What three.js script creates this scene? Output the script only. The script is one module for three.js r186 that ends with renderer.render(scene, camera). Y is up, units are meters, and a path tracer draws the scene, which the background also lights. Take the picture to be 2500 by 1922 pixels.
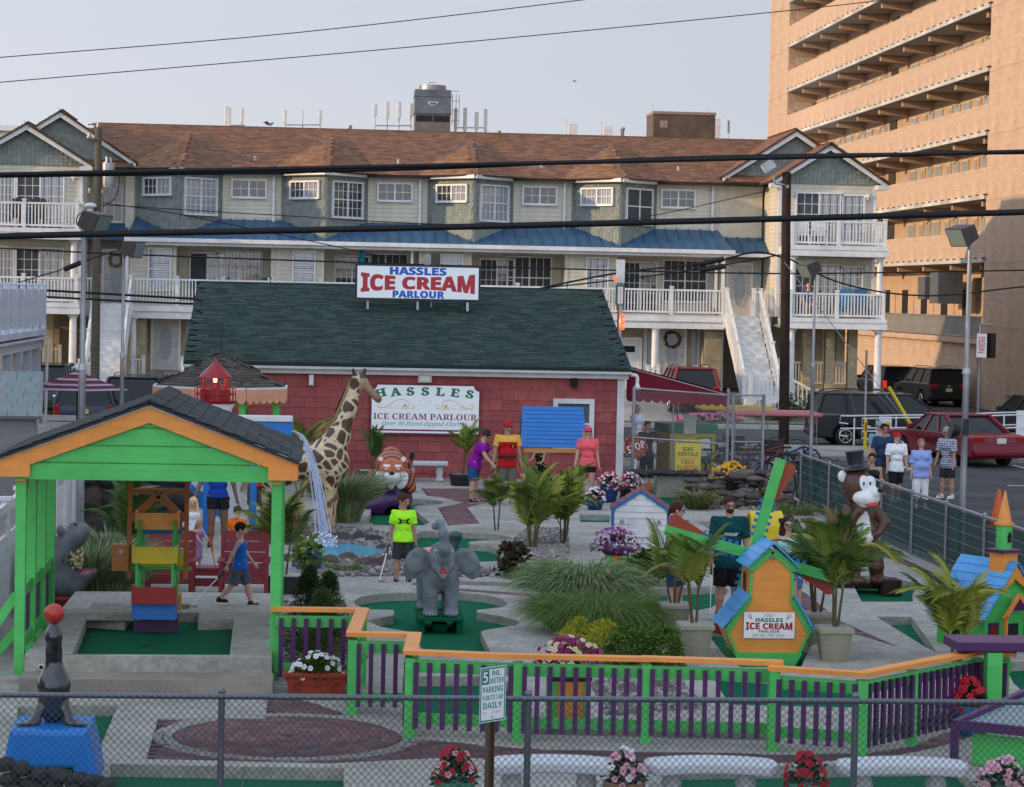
import*as THREE from 'three';
import{mergeGeometries}from 'three/addons/utils/BufferGeometryUtils.js';
import{RoundedBoxGeometry}from 'three/addons/geometries/RoundedBoxGeometry.js';

// camera, sky, sun, exposure
const scene=new THREE.Scene();
const FOC=6000,CAMH=4.7,ROLL=0.0205,YAW=0.08,PITCH=Math.atan(241 / 6000);
const camera=new THREE.PerspectiveCamera(2*Math.atan(961 / FOC)*180 / Math.PI,2500 / 1922,0.5,900);
camera.position.set(0,CAMH,0);
camera.rotation.order='YXZ';
camera.rotation.set(-PITCH,-YAW,ROLL);
const sunDir=new THREE.Vector3(-0.955,0.205,0.212).normalize();
{
const W=256,H=128,data=new Float32Array(W*H*4);
for(let j=0;j<H;j++)for(let i=0;i<W;i++){
const ph=((i+0.5)/ W - 0.5)*2*Math.PI,th=((j+0.5)/ H - 0.5)*Math.PI;
const d=new THREE.Vector3(Math.cos(th)*Math.cos(ph),Math.sin(th),Math.cos(th)*Math.sin(ph));
const e=Math.max(0,d.y),c=Math.max(-1,Math.min(1,d.dot(sunDir)));
const g=Math.pow((1+c)/ 2,1.5),up=Math.pow(e,0.6);
const haze=Math.exp(-e*7);
const k=0.76+0.9*g+0.95*Math.pow((1+d.z)/ 2,1.5);
const o=(j*W+i)*4;
data[o]=k*(0.60 - 0.20*up+0.02*haze)*(1+0.25*g*haze);
data[o+1]=k*(0.655 - 0.17*up+0.005*haze);
data[o+2]=k*(0.755 - 0.10*up - 0.045*haze)*(1 - 0.18*g*haze);
data[o+3]=1;
}
const t=new THREE.DataTexture(data,W,H,THREE.RGBAFormat,THREE.FloatType);
t.mapping=THREE.EquirectangularReflectionMapping;t.magFilter=t.minFilter=THREE.LinearFilter;
t.colorSpace=THREE.LinearSRGBColorSpace;t.needsUpdate=true;
scene.background=t;scene.environment=t;
}
const sun=new THREE.DirectionalLight(new THREE.Color(1,0.7,0.42),3.4);
sun.position.copy(sunDir).multiplyScalar(180).add(new THREE.Vector3(5,0,-70));
sun.target.position.set(5,0,-70);
sun.castShadow=true;sun.shadow.radius=2;sun.shadow.mapSize.set(4096,4096);
Object.assign(sun.shadow.camera,{left:-110,right:110,top:70,bottom:-70,near:1,far:400});
scene.add(sun,sun.target);
const renderer=new THREE.WebGLRenderer({antialias:true});
renderer.setSize(1024,787);
renderer.toneMapping=THREE.LinearToneMapping;
renderer.toneMappingExposure=1.12;
renderer.shadowMap.enabled=true;

// survey helpers: where a sight line of the photograph meets a level or a plane of the place
const V=(x,y,z)=>new THREE.Vector3(x,y,z);
function sight(u,v){
const a=u - 1250,b=v - 961,cr=Math.cos(ROLL),sr=Math.sin(ROLL);
return V(a*cr+b*sr,a*sr - b*cr,-FOC).applyEuler(new THREE.Euler(-PITCH,-YAW,0,'YXZ'));
}
function G(u,v,y=0){const d=sight(u,v),t=(y - CAMH)/ d.y;return V(d.x*t,y,d.z*t);}
function P(u,v,D){const d=sight(u,v),t=-D / d.z;return V(d.x*t,CAMH+d.y*t,-D);}

// random, noise, textures
let seed_=12345;
function rnd(){seed_=(seed_+0x6D2B79F5)|0;let t=Math.imul(seed_ ^(seed_>>>15),1|seed_);t=(t+Math.imul(t ^(t>>>7),61|t))^ t;return((t ^(t>>>14))>>>0)/ 4294967296;}
const rr=(a,b)=>a+(b - a)*rnd();
const reseed=s=>{seed_=s|0;};
const hash3=(x,y,z)=>{let h=Math.imul(x,374761393)+Math.imul(y,668265263)+Math.imul(z,2147483647);h=Math.imul(h ^(h>>>13),1274126177);return((h ^(h>>>16))>>>0)/ 4294967296;};
const sm=t=>t*t*(3 - 2*t);
function noise3(x,y,z){
const X=Math.floor(x),Y=Math.floor(y),Z=Math.floor(z),fx=sm(x - X),fy=sm(y - Y),fz=sm(z - Z);
const L=(a,b,t)=>a+(b - a)*t;
return L(L(L(hash3(X,Y,Z),hash3(X+1,Y,Z),fx),L(hash3(X,Y+1,Z),hash3(X+1,Y+1,Z),fx),fy),
L(L(hash3(X,Y,Z+1),hash3(X+1,Y,Z+1),fx),L(hash3(X,Y+1,Z+1),hash3(X+1,Y+1,Z+1),fx),fy),fz);
}
function tileNoise(x,y,n){
const X=Math.floor(x),Y=Math.floor(y),fx=sm(x - X),fy=sm(y - Y),h=(i,j)=>hash3(((i % n)+n)% n,((j % n)+n)% n,n);
const a=h(X,Y)+(h(X+1,Y)- h(X,Y))*fx,b=h(X,Y+1)+(h(X+1,Y+1)- h(X,Y+1))*fx;
return a+(b - a)*fy;
}

function makeTile(n,size,layers,lo,srgb=true){
const d=new Uint8Array(n*n*4);
let wsum=0;layers.forEach(l=>wsum+=l[2]);
for(let j=0;j<n;j++)for(let i=0;i<n;i++){
let v=0;
for(const[cu,cv,w]of layers){
if(cu===0)v+=w*hash3(i,j,7+cv);else{
const X=i / n*cu,Y=j / n*cv,xi=Math.floor(X),yi=Math.floor(Y),fx=sm(X - xi),fy=sm(Y - yi),h=(p,q)=>hash3(((p % cu)+cu)% cu,((q % cv)+cv)% cv,cu*131+cv);
const a=h(xi,yi)+(h(xi+1,yi)- h(xi,yi))*fx,b=h(xi,yi+1)+(h(xi+1,yi+1)- h(xi,yi+1))*fx;v+=w*(a+(b - a)*fy);
}
}
const g=Math.round(255*(lo+(1 - lo)*v / wsum)),o=(j*n+i)*4;
d[o]=d[o+1]=d[o+2]=g;d[o+3]=255;
}
const t=new THREE.DataTexture(d,n,n);t.wrapS=t.wrapT=THREE.RepeatWrapping;t.magFilter=THREE.LinearFilter;t.minFilter=THREE.LinearMipmapLinearFilter;t.generateMipmaps=true;
t.repeat.set(1 / size,1 / size);if(srgb)t.colorSpace=THREE.SRGBColorSpace;t.needsUpdate=true;return t;
}
const TX={
paint:makeTile(512,2.9,[[4,5,1],[19,23,.8],[3,90,.7],[0,1,.6]],.78),
rough:makeTile(512,3.1,[[4,4,1.2],[17,17,1],[61,61,1.2],[0,2,1.6]],.55),
dirty:makeTile(512,5.3,[[3,4,2],[9,9,1.4],[33,33,.8],[0,3,.8]],.55),
fine:makeTile(256,.5,[[0,4,1],[64,64,.6]],.7),
wood:makeTile(256,1.2,[[3,40,1],[7,110,1],[0,5,.3]],.72),
bump:makeTile(256,.6,[[0,6,1],[40,40,1],[11,11,1]],0,false),
turf:makeTile(256,.35,[[0,8,1],[50,50,.5]],.55),
};
const lin=c=>Array.isArray(c)?new THREE.Color().setRGB(c[0],c[1],c[2]):new THREE.Color(c);
function mat(color,rough=.7,o={}){
if(!o.metalness&&o.ior===undefined&&rough>=.6)o={...o,ior:rough>=.84?1.22:1.33};
const phys=['clearcoat','transmission','sheen','ior','thickness','attenuationColor','attenuationDistance'].some(k=>k in o);
const m=new(phys?THREE.MeshPhysicalMaterial:THREE.MeshStandardMaterial)({color:lin(color),roughness:rough,...o});
return m;
}
const painted=(c,rough=.5,tx='paint',o={})=>mat(c,rough,{map:TX[tx],...o});

// geometry helpers
const E_=(rx=0,ry=0,rz=0)=>new THREE.Euler(rx,ry,rz);
function place(g,x=0,y=0,z=0,rx=0,ry=0,rz=0,s=1){
const q=new THREE.Quaternion().setFromEuler(E_(rx,ry,rz));
const sc=typeof s==='number'?V(s,s,s):V(...s);
return g.applyMatrix4(new THREE.Matrix4().compose(V(x,y,z),q,sc));
}
const box=(w,h,d,x=0,y=0,z=0,rx=0,ry=0,rz=0)=>place(new THREE.BoxGeometry(w,h,d),x,y,z,rx,ry,rz);
const rbox=(w,h,d,r,x=0,y=0,z=0,rx=0,ry=0,rz=0)=>place(new RoundedBoxGeometry(w,h,d,2,r),x,y,z,rx,ry,rz);
const bx=(x0,x1,y0,y1,z0,z1)=>box(x1 - x0,y1 - y0,z1 - z0,(x0+x1)/ 2,(y0+y1)/ 2,(z0+z1)/ 2);
const cyl=(r0,r1,h,x=0,y=0,z=0,n=12,rx=0,ry=0,rz=0)=>place(new THREE.CylinderGeometry(r1,r0,h,n),x,y,z,rx,ry,rz);
const sph=(r,x=0,y=0,z=0,sx=1,sy=1,sz=1,n=14)=>place(new THREE.SphereGeometry(r,n,Math.max(6,n>>1)),x,y,z,0,0,0,[sx,sy,sz]);
const vec=p=>p.isVector3?p:V(p[0],p[1],p[2]);
function bar(a,b,r,n=6,r2=r){
a=vec(a);b=vec(b);const d=b.clone().sub(a),L=d.length();
const g=new THREE.CylinderGeometry(r2,r,L,n);const q=new THREE.Quaternion().setFromUnitVectors(V(0,1,0),d.normalize());
return g.applyMatrix4(new THREE.Matrix4().compose(a.clone().add(b).multiplyScalar(.5),q,V(1,1,1)));
}
function beam(a,b,w,h,upv){
a=vec(a);b=vec(b);const d=b.clone().sub(a),L=d.length();d.normalize();
let up=upv?vec(upv):V(0,1,0);if(Math.abs(up.dot(d))>.999)up=V(0,0,1);
const side=new THREE.Vector3().crossVectors(up,d).normalize(),u2=new THREE.Vector3().crossVectors(d,side);
return new THREE.BoxGeometry(w,h,L).applyMatrix4(new THREE.Matrix4().makeBasis(side,u2,d).setPosition(a.clone().add(b).multiplyScalar(.5)));
}
function tube(pts,r,n=6,seg=0,closed=false){return new THREE.TubeGeometry(new THREE.CatmullRomCurve3(pts.map(vec),closed),seg||Math.max(8,pts.length*4),r,n,closed);}
function shape(pts){const s=new THREE.Shape();pts.forEach((p,i)=>i?s.lineTo(p[0],p[1]):s.moveTo(p[0],p[1]));s.closePath();return s;}
function ext(pts,d,o={}){
const s=Array.isArray(pts)?shape(pts):pts;
return new THREE.ExtrudeGeometry(s,{depth:d,bevelEnabled:!!o.bevel,bevelSize:o.bevel||0,bevelThickness:o.bevel||0,bevelOffset:-(o.bevel||0),bevelSegments:o.bs||1,curveSegments:o.cs||8});
}
function flat(pts,y,h=0,o={}){
const s=shape(pts.map(p=>p.isVector3?[p.x,-p.z]:[p[0],-p[1]]));
if(o.holes)for(const hp of o.holes){const q=new THREE.Path();hp.forEach((p,i)=>{const c=p.isVector3?[p.x,-p.z]:[p[0],-p[1]];i?q.lineTo(c[0],c[1]):q.moveTo(c[0],c[1]);});q.closePath();s.holes.push(q);}
const g=h?new THREE.ExtrudeGeometry(s,{depth:h,bevelEnabled:!!o.bevel,bevelSize:o.bevel||0,bevelThickness:o.bevel||0,bevelOffset:-(o.bevel||0),bevelSegments:2}):new THREE.ShapeGeometry(s);
g.rotateX(-Math.PI / 2);g.translate(0,y - h,0);return g;
}
function quad(a,b,c,d){
const g=new THREE.BufferGeometry();a=vec(a);b=vec(b);c=vec(c);d=vec(d);
g.setAttribute('position',new THREE.Float32BufferAttribute([a,b,c,a,c,d].flatMap(p=>[p.x,p.y,p.z]),3));
g.computeVertexNormals();return g;
}
function slab(pts,t){
const p=pts.map(vec),n=p.length,nr=new THREE.Vector3();
for(let i=0;i<n;i++)nr.add(new THREE.Vector3().crossVectors(p[i],p[(i+1)% n]));nr.normalize();
const q=p.map(v=>v.clone().addScaledVector(nr,-t)),out=[];
const tri=(a,b,c)=>out.push(a.x,a.y,a.z,b.x,b.y,b.z,c.x,c.y,c.z);
for(let i=1;i<n - 1;i++){tri(p[0],p[i],p[i+1]);tri(q[0],q[i+1],q[i]);}
for(let i=0;i<n;i++){const j=(i+1)% n;tri(p[i],q[i],q[j]);tri(p[i],q[j],p[j]);}
const g=new THREE.BufferGeometry();g.setAttribute('position',new THREE.Float32BufferAttribute(out,3));g.computeVertexNormals();return g;
}
const lathe=(pts,n=20)=>new THREE.LatheGeometry(pts.map(p=>new THREE.Vector2(p[0],p[1])),n);
function boxUV(g){
const p=g.attributes.position,n=g.attributes.normal,uv=new Float32Array(p.count*2);
for(let i=0;i<p.count;i++){
const ax=Math.abs(n.getX(i)),ay=Math.abs(n.getY(i)),az=Math.abs(n.getZ(i));
const x=p.getX(i),y=p.getY(i),z=p.getZ(i);
if(ay>=ax&&ay>=az){uv[2*i]=x;uv[2*i+1]=z;}else if(ax>=az){uv[2*i]=z;uv[2*i+1]=y;}else{uv[2*i]=x;uv[2*i+1]=y;}
}
g.setAttribute('uv',new THREE.BufferAttribute(uv,2));return g;
}
function merge(list){
const l=list.flat(Infinity).filter(Boolean).map(g=>{
const q=g.index?g.toNonIndexed():g;if(!q.attributes.normal)q.computeVertexNormals();
for(const k of Object.keys(q.attributes))if(!['position','normal','uv'].includes(k))q.deleteAttribute(k);
if(!q.attributes.uv)q.setAttribute('uv',new THREE.BufferAttribute(new Float32Array(q.attributes.position.count*2),2));return q;
});
return l.length===1?l[0]:mergeGeometries(l,false);
}

// things and parts
const names_={};
function numbered(n){const k=names_[n]=(names_[n]??-1)+1;return k?n+'_'+String(k).padStart(3,'0'):n;}
function tag(o,label,category,group,kind){o.userData.label=label;if(category)o.userData.category=category;if(group)o.userData.group=group;if(kind)o.userData.kind=kind;return o;}
function thing(name,label,category,pos=[0,0,0],turn=0,group){
const o=new THREE.Group();o.name=numbered(name);scene.add(o);const p=vec(pos);o.position.copy(p);o.rotation.y=turn;return tag(o,label,category,group);
}
function mesh(name,geos,m,parent=scene,keepUV=false){
const g=geos.isBufferGeometry&&(keepUV||geos.attributes.color)?geos:merge([geos]);if(!keepUV&&m.map&&!g.attributes.color)boxUV(g);
const o=new THREE.Mesh(g,m);o.name=parent===scene?numbered(name):name;o.castShadow=o.receiveShadow=true;parent.add(o);return o;
}
const grp=(name,parent,x=0,y=0,z=0,ry=0)=>{const o=new THREE.Group();o.name=name;o.position.set(x,y,z);o.rotation.y=ry;parent.add(o);return o;};
function stuff(o,label){o.userData.kind='stuff';if(label)o.userData.label=label;return o;}
function structure(name,geos,m,label){const o=mesh(name,geos,m);o.userData.kind='structure';if(label)o.userData.label=label;return o;}
function copyOf(o,pos,turn,label){const c=o.clone();c.name=numbered(o.name.replace(/_\d{3}$/,''));c.userData={...o.userData};if(label)c.userData.label=label;c.position.copy(vec(pos));if(turn !==undefined)c.rotation.y=turn;scene.add(c);return c;}
function instanced(name,geo,m,mats,parent,colors){
const o=new THREE.InstancedMesh(geo,m,mats.length);mats.forEach((q,i)=>o.setMatrixAt(i,q));if(colors)colors.forEach((c,i)=>o.setColorAt(i,c));
o.name=name;o.castShadow=o.receiveShadow=true;parent.add(o);return stuff(o);
}
const M4=(x,y,z,rx=0,ry=0,rz=0,sx=1,sy=sx,sz=sx)=>new THREE.Matrix4().compose(V(x,y,z),new THREE.Quaternion().setFromEuler(E_(rx,ry,rz)),V(sx,sy,sz));
function canvasMat(w,h,draw,rough=.5,o={}){
const c=document.createElement('canvas');c.width=w;c.height=h;const x=c.getContext('2d');draw(x,w,h);
const t=new THREE.CanvasTexture(c);t.colorSpace=THREE.SRGBColorSpace;t.anisotropy=8;return mat('#ffffff',rough,{map:t,...o});
}

const face=(name,w,h,m,parent,x=0,y=0,z=0,rx=0,ry=0,rz=0)=>mesh(name,place(new THREE.PlaneGeometry(w,h),x,y,z,rx,ry,rz),m,parent,true);

function fitText(c,s,x,y,w,h,font,weight='',skew=0){
c.save();c.font=`${weight} 100px ${font}`;const m=c.measureText(s);const aw=m.actualBoundingBoxRight+m.actualBoundingBoxLeft,ah=m.actualBoundingBoxAscent+m.actualBoundingBoxDescent;
c.translate(x,y);c.scale(w / aw,h / ah);if(skew)c.transform(1,0,skew,1,0,0);c.textBaseline='alphabetic';c.fillText(s,m.actualBoundingBoxLeft,m.actualBoundingBoxAscent);if(c._stroke){c.lineWidth=c._stroke;c.strokeText(s,m.actualBoundingBoxLeft,m.actualBoundingBoxAscent);}c.restore();
}

// smooth solids from distance fields (surface nets)
const cap=(a,b,ra,rb=ra,k)=>{a=vec(a);b=vec(b);const m=Math.max(ra,rb),dx=b.x - a.x,dy=b.y - a.y,dz=b.z - a.z,L2=dx*dx+dy*dy+dz*dz||1e-9;
return{k,lo:[Math.min(a.x,b.x)- m,Math.min(a.y,b.y)- m,Math.min(a.z,b.z)- m],hi:[Math.max(a.x,b.x)+m,Math.max(a.y,b.y)+m,Math.max(a.z,b.z)+m],
f:(x,y,z)=>{const px=x - a.x,py=y - a.y,pz=z - a.z;let t=(px*dx+py*dy+pz*dz)/ L2;t=t<0?0:t>1?1:t;const ex=px - dx*t,ey=py - dy*t,ez=pz - dz*t;return Math.sqrt(ex*ex+ey*ey+ez*ez)-(ra+(rb - ra)*t);}};};
const ell=(c,r,rx=0,ry=0,rz=0,k)=>{c=vec(c);const m=Math.max(...r),q=new THREE.Matrix4().makeRotationFromEuler(E_(rx,ry,rz)).transpose().elements,mn=Math.min(...r);
return{k,lo:[c.x - m,c.y - m,c.z - m],hi:[c.x+m,c.y+m,c.z+m],f:(x,y,z)=>{const a=x - c.x,b=y - c.y,d=z - c.z;const X=(q[0]*a+q[4]*b+q[8]*d)/ r[0],Y=(q[1]*a+q[5]*b+q[9]*d)/ r[1],Z=(q[2]*a+q[6]*b+q[10]*d)/ r[2];const l=Math.sqrt(X*X+Y*Y+Z*Z);const g=Math.sqrt((X / r[0])**2+(Y / r[1])**2+(Z / r[2])**2);return g>1e-6?l*(l - 1)/ g:-mn;}};};
const rb3=(c,h,r,rx=0,ry=0,rz=0,k)=>{c=vec(c);const m=Math.hypot(...h),q=new THREE.Matrix4().makeRotationFromEuler(E_(rx,ry,rz)).transpose().elements;
return{k,lo:[c.x - m,c.y - m,c.z - m],hi:[c.x+m,c.y+m,c.z+m],f:(x,y,z)=>{const a=x - c.x,b=y - c.y,d=z - c.z;const X=Math.abs(q[0]*a+q[4]*b+q[8]*d)- h[0]+r,Y=Math.abs(q[1]*a+q[5]*b+q[9]*d)- h[1]+r,Z=Math.abs(q[2]*a+q[6]*b+q[10]*d)- h[2]+r;return Math.hypot(Math.max(X,0),Math.max(Y,0),Math.max(Z,0))+Math.min(0,Math.max(X,Y,Z))- r;}};};
const sub=p=>({...p,sub:true});
const colr=(p,c)=>({...p,c});
function solid(prims,o={}){
const cell=o.cell||.02,K=o.k??.04,lo=[1e9,1e9,1e9],hi=[-1e9,-1e9,-1e9];
for(const p of prims)if(!p.sub)for(let i=0;i<3;i++){lo[i]=Math.min(lo[i],p.lo[i]);hi[i]=Math.max(hi[i],p.hi[i]);}
const pad=cell*3+K*.3,n=[0,1,2].map(i=>{lo[i]-=pad;return Math.ceil((hi[i]+pad - lo[i])/ cell)+1;});
const[nx,ny,nz]=n,N=nx*ny*nz,F=new Float32Array(N).fill(1e3),ID=new Uint8Array(N);
prims.forEach((p,pi)=>{
const k=p.k??K,mg=p.sub?cell*2:k+cell*3,a=[0,1,2].map(i=>Math.max(0,Math.floor((p.lo[i]- mg - lo[i])/ cell))),b=[0,1,2].map(i=>Math.min(n[i]- 1,Math.ceil((p.hi[i]+mg - lo[i])/ cell)));
for(let z=a[2];z<=b[2];z++)for(let y=a[1];y<=b[1];y++)for(let x=a[0];x<=b[0];x++){
const i=(z*ny+y)*nx+x,d=p.f(lo[0]+x*cell,lo[1]+y*cell,lo[2]+z*cell),c=F[i];
if(p.sub){if(-d>c){F[i]=-d;ID[i]=pi;}}else{if(d<c)ID[i]=pi;const h=k - Math.abs(d - c);F[i]=Math.min(d,c)-(h>0?h*h /(4*k):0);}
}
});
if(o.clip)for(let z=0;z<nz;z++)for(let y=0;y<ny;y++)for(let x=0;x<nx;x++){const i=(z*ny+y)*nx+x;if(F[i]<4*cell)for(const c of o.clip)F[i]=Math.max(F[i],c(lo[0]+x*cell,lo[1]+y*cell,lo[2]+z*cell));}
const idx=new Int32Array(N).fill(-1),pos=[],ids=[],quads=[],cor=[0,1,nx,nx+1,nx*ny,nx*ny+1,nx*ny+nx,nx*ny+nx+1];
const ed=[[0,1],[2,3],[4,5],[6,7],[0,2],[1,3],[4,6],[5,7],[0,4],[1,5],[2,6],[3,7]];
for(let z=0;z<nz - 1;z++)for(let y=0;y<ny - 1;y++)for(let x=0;x<nx - 1;x++){
const i=(z*ny+y)*nx+x;let m=0;for(let c=0;c<8;c++)if(F[i+cor[c]]<0)m|=1<<c;if(m===0||m===255)continue;
let sx=0,sy=0,sz=0,q=0;for(const[a,b]of ed){if(((m>>a)&1)===((m>>b)&1))continue;const fa=F[i+cor[a]],fb=F[i+cor[b]],t=fa /(fa - fb);sx+=(a&1)+((b&1)-(a&1))*t;sy+=((a>>1)&1)+(((b>>1)&1)-((a>>1)&1))*t;sz+=(a>>2)+((b>>2)-(a>>2))*t;q++;}
idx[i]=pos.length / 3;pos.push(lo[0]+(x+sx / q)*cell,lo[1]+(y+sy / q)*cell,lo[2]+(z+sz / q)*cell);
let best=0,bv=1e9;for(let c=0;c<8;c++)if(F[i+cor[c]]<bv){bv=F[i+cor[c]];best=ID[i+cor[c]];}ids.push(best);
}
for(let z=1;z<nz - 1;z++)for(let y=1;y<ny - 1;y++)for(let x=1;x<nx - 1;x++){
const i=(z*ny+y)*nx+x,s=F[i]<0;
for(let a=0;a<3;a++){const st=a===0?1:a===1?nx:nx*ny;if((F[i+st]<0)===s)continue;const b=a===0?nx:a===1?nx*ny:1,c=a===0?nx*ny:a===1?1:nx;const q=[idx[i],idx[i - b],idx[i - b - c],idx[i - c]];if(q.some(v=>v<0))continue;if(s)quads.push(q[0],q[1],q[2],q[0],q[2],q[3]);else quads.push(q[0],q[2],q[1],q[0],q[3],q[2]);}
}
const g=new THREE.BufferGeometry();g.setAttribute('position',new THREE.Float32BufferAttribute(pos,3));g.setIndex(quads);g.computeVertexNormals();
if(o.color||prims.some(p=>p.c)){
const col=new Float32Array(pos.length),nr=g.attributes.normal;
for(let v=0;v<pos.length / 3;v++){const base=prims[ids[v]].c||o.base||[.5,.5,.5];const c=o.color?o.color(pos[3*v],pos[3*v+1],pos[3*v+2],base,ids[v],nr.getX(v),nr.getY(v),nr.getZ(v))||base:base;col[3*v]=c[0];col[3*v+1]=c[1];col[3*v+2]=c[2];}
g.setAttribute('color',new THREE.BufferAttribute(col,3));
}
g.setAttribute('uv',new THREE.BufferAttribute(new Float32Array(pos.length / 3*2),2));
return g;
}
const mergeSolid=l=>mergeGeometries(l,false);
const vcol=(rough=.6,o={})=>mat('#ffffff',rough,{vertexColors:true,...o});
const sRGB=(r,g,b)=>{const f=c=>{c /=255;return c<=.04045?c / 12.92:Math.pow((c+.055)/ 1.055,2.4);};return[f(r),f(g),f(b)];};
const hex=h=>{const n=parseInt(h.slice(1),16);return sRGB(n>>16,(n>>8)&255,n&255);};

// shared materials
const M={
white:painted([.82,.82,.80],.45),trim:painted([.84,.83,.81],.5),cream:painted([.72,.67,.54],.6),
stucco:painted([.62,.52,.34],.85,'rough',{bumpMap:TX.bump,bumpScale:.004}),sageBoard:painted([.22,.245,.22],.75),
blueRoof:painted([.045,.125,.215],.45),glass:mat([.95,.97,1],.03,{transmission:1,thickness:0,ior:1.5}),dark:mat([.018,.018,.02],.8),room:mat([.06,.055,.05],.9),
curtain:mat([.40,.39,.37],.9),blind:mat([.55,.55,.56],.8),screen:mat([.06,.065,.07],.8),steel:mat([.45,.46,.48],.38,{metalness:.85}),galv:painted([.50,.51,.53],.42,'dirty',{metalness:.7}),
brown:painted([.055,.042,.035],.5),black:mat([.012,.012,.013],.45),blackRubber:mat([.02,.02,.02],.85),cable:mat([.012,.012,.014],.6),
doorGrey:painted([.62,.60,.56],.5),oval:mat([.28,.31,.33],.25),concrete:painted([.47,.45,.40],.9,'dirty',{bumpMap:TX.bump,bumpScale:.003}),asphalt:painted([.125,.122,.118],.93,'dirty',{bumpMap:TX.bump,bumpScale:.006}),
deckTan:painted([.62,.56,.48],.7),chrome:mat([.7,.7,.72],.15,{metalness:1}),grassM:mat([.05,.10,.025],.9),
};
const shingleM=mat('#ffffff',.92);
function tabGeo(w,h,t){return box(w,h,t,0,0,t / 2);}

function shingles(name,parent,o,u,s,A,Bm,keep,w,e,t,cols,jit=.5,mkMat=shingleM,geo){
o=vec(o);u=vec(u).normalize();s=vec(s).normalize();const nrm=new THREE.Vector3().crossVectors(u,s).normalize();
const g=geo||tabGeo(w*.985,e*1.25,t),mats=[],cs=[];
const tilt=-Math.asin(Math.min(.4,t / e))*.8,q0=new THREE.Quaternion().setFromRotationMatrix(new THREE.Matrix4().makeBasis(u,s,nrm)),q=q0.multiply(new THREE.Quaternion().setFromEuler(E_(-tilt*-1,0,0)));
for(let r=0,b=e / 2;b<Bm;b+=e,r++){const off=rnd()*w*jit*2;for(let a=-off+w / 2;a<A+w;a+=w){if(!keep(a,b))continue;mats.push(new THREE.Matrix4().compose(o.clone().addScaledVector(u,a).addScaledVector(s,b).addScaledVector(nrm,.004),q,V(1,1,1)));const c=cols[Math.floor(rnd()*cols.length)],k=rr(.86,1.12);cs.push(new THREE.Color().setRGB(c[0]*k,c[1]*k,c[2]*k));}}
return instanced(name,g,mkMat,mats,parent,cs);
}
function siding(parent,x0,x1,y0,y1,z,m,e=.165,name='siding_board'){
const g=boxUV(box(x1 - x0,e*1.06,.022)),n=Math.max(1,Math.round((y1 - y0)/ e)),ee=(y1 - y0)/ n;
for(let i=0;i<n;i++){const o=new THREE.Mesh(g,m);o.name=name;o.position.set((x0+x1)/ 2,y0+ee*(i+.5),z+.012);o.rotation.x=-.09;parent.add(o);}
}
function windowUnit(parent,x,y,z,w,h,o={}){
const g=grp(o.name||'window',parent,x,y,z,o.ry||0),fw=o.fw??.07,n=o.sashes||1,gl=[];
const fr=[box(w+2*fw,fw,.09,0,h / 2+fw / 2,.045),box(w+2*fw,fw*1.3,.11,0,-h / 2 - fw*.65,.055),box(fw,h,.09,-w / 2 - fw / 2,0,.045),box(fw,h,.09,w / 2+fw / 2,0,.045)];
for(let i=1;i<n;i++)fr.push(box(fw*.9,h,.08,-w / 2+w*i / n,0,.042));
if(o.meet)fr.push(box(w,.045,.07,0,0,.04));
mesh('frame',fr,o.frameM||M.white,g);
const mu=[],c=o.cols||2,r=o.rows||2;
for(let k=0;k<n;k++){if(o.plain&&o.plain.includes(k))continue;const a=-w / 2+w*k / n,b=a+w / n;for(let i=1;i<c;i++)mu.push(box(.022,h,.02,a+(b - a)*i / c,0,.05));for(let j=1;j<r;j++)mu.push(box(b - a,.022,.019,(a+b)/ 2,-h / 2+h*j / r,.05));}
if(mu.length)mesh('muntin',mu,M.white,g);
mesh('interior',box(w,h,.012,0,0,.008),o.room||M.room,g);
for(let k=0;k<n;k++){const cx=-w / 2+w*(k+.5)/ n,ww=w / n,cu=(o.curtain||[])[k]??(o.curtain||[])[0];
if(cu==='c'){const p=[];const s=Math.round(ww / .07);for(let i=0;i<s;i++)p.push(box(ww / s*.92,h*.97,.012,cx - ww / 2+ww*(i+.5)/ s,0,.022+(i % 2)*.008));mesh('curtain',p,M.curtain,g);}
else if(cu==='h'){const p=[];const s=Math.round(ww / .14);for(let i=0;i<s;i++)p.push(box(ww / s*.6,h*.97,.012,cx - ww / 2+ww*(i+.5)/ s,0,.022+(i % 2)*.006));mesh('curtain',p,M.curtain,g);}
else if(cu==='b'){const p=[];const s=Math.round(h / .09);for(let i=0;i<s;i++)p.push(box(ww*.95,h / s*.86,.006,cx,-h / 2+h*(i+.5)/ s,.024,.35));mesh('blind',p,M.blind,g);}
if((o.screen||[]).includes(k))mesh('screen',box(ww*.98,h*.98,.006,cx,0,.052),M.screen,g);else mesh('pane',box(ww*.98,h*.98,.004,cx,0,.04),M.glass,g);}
return g;
}
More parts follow.
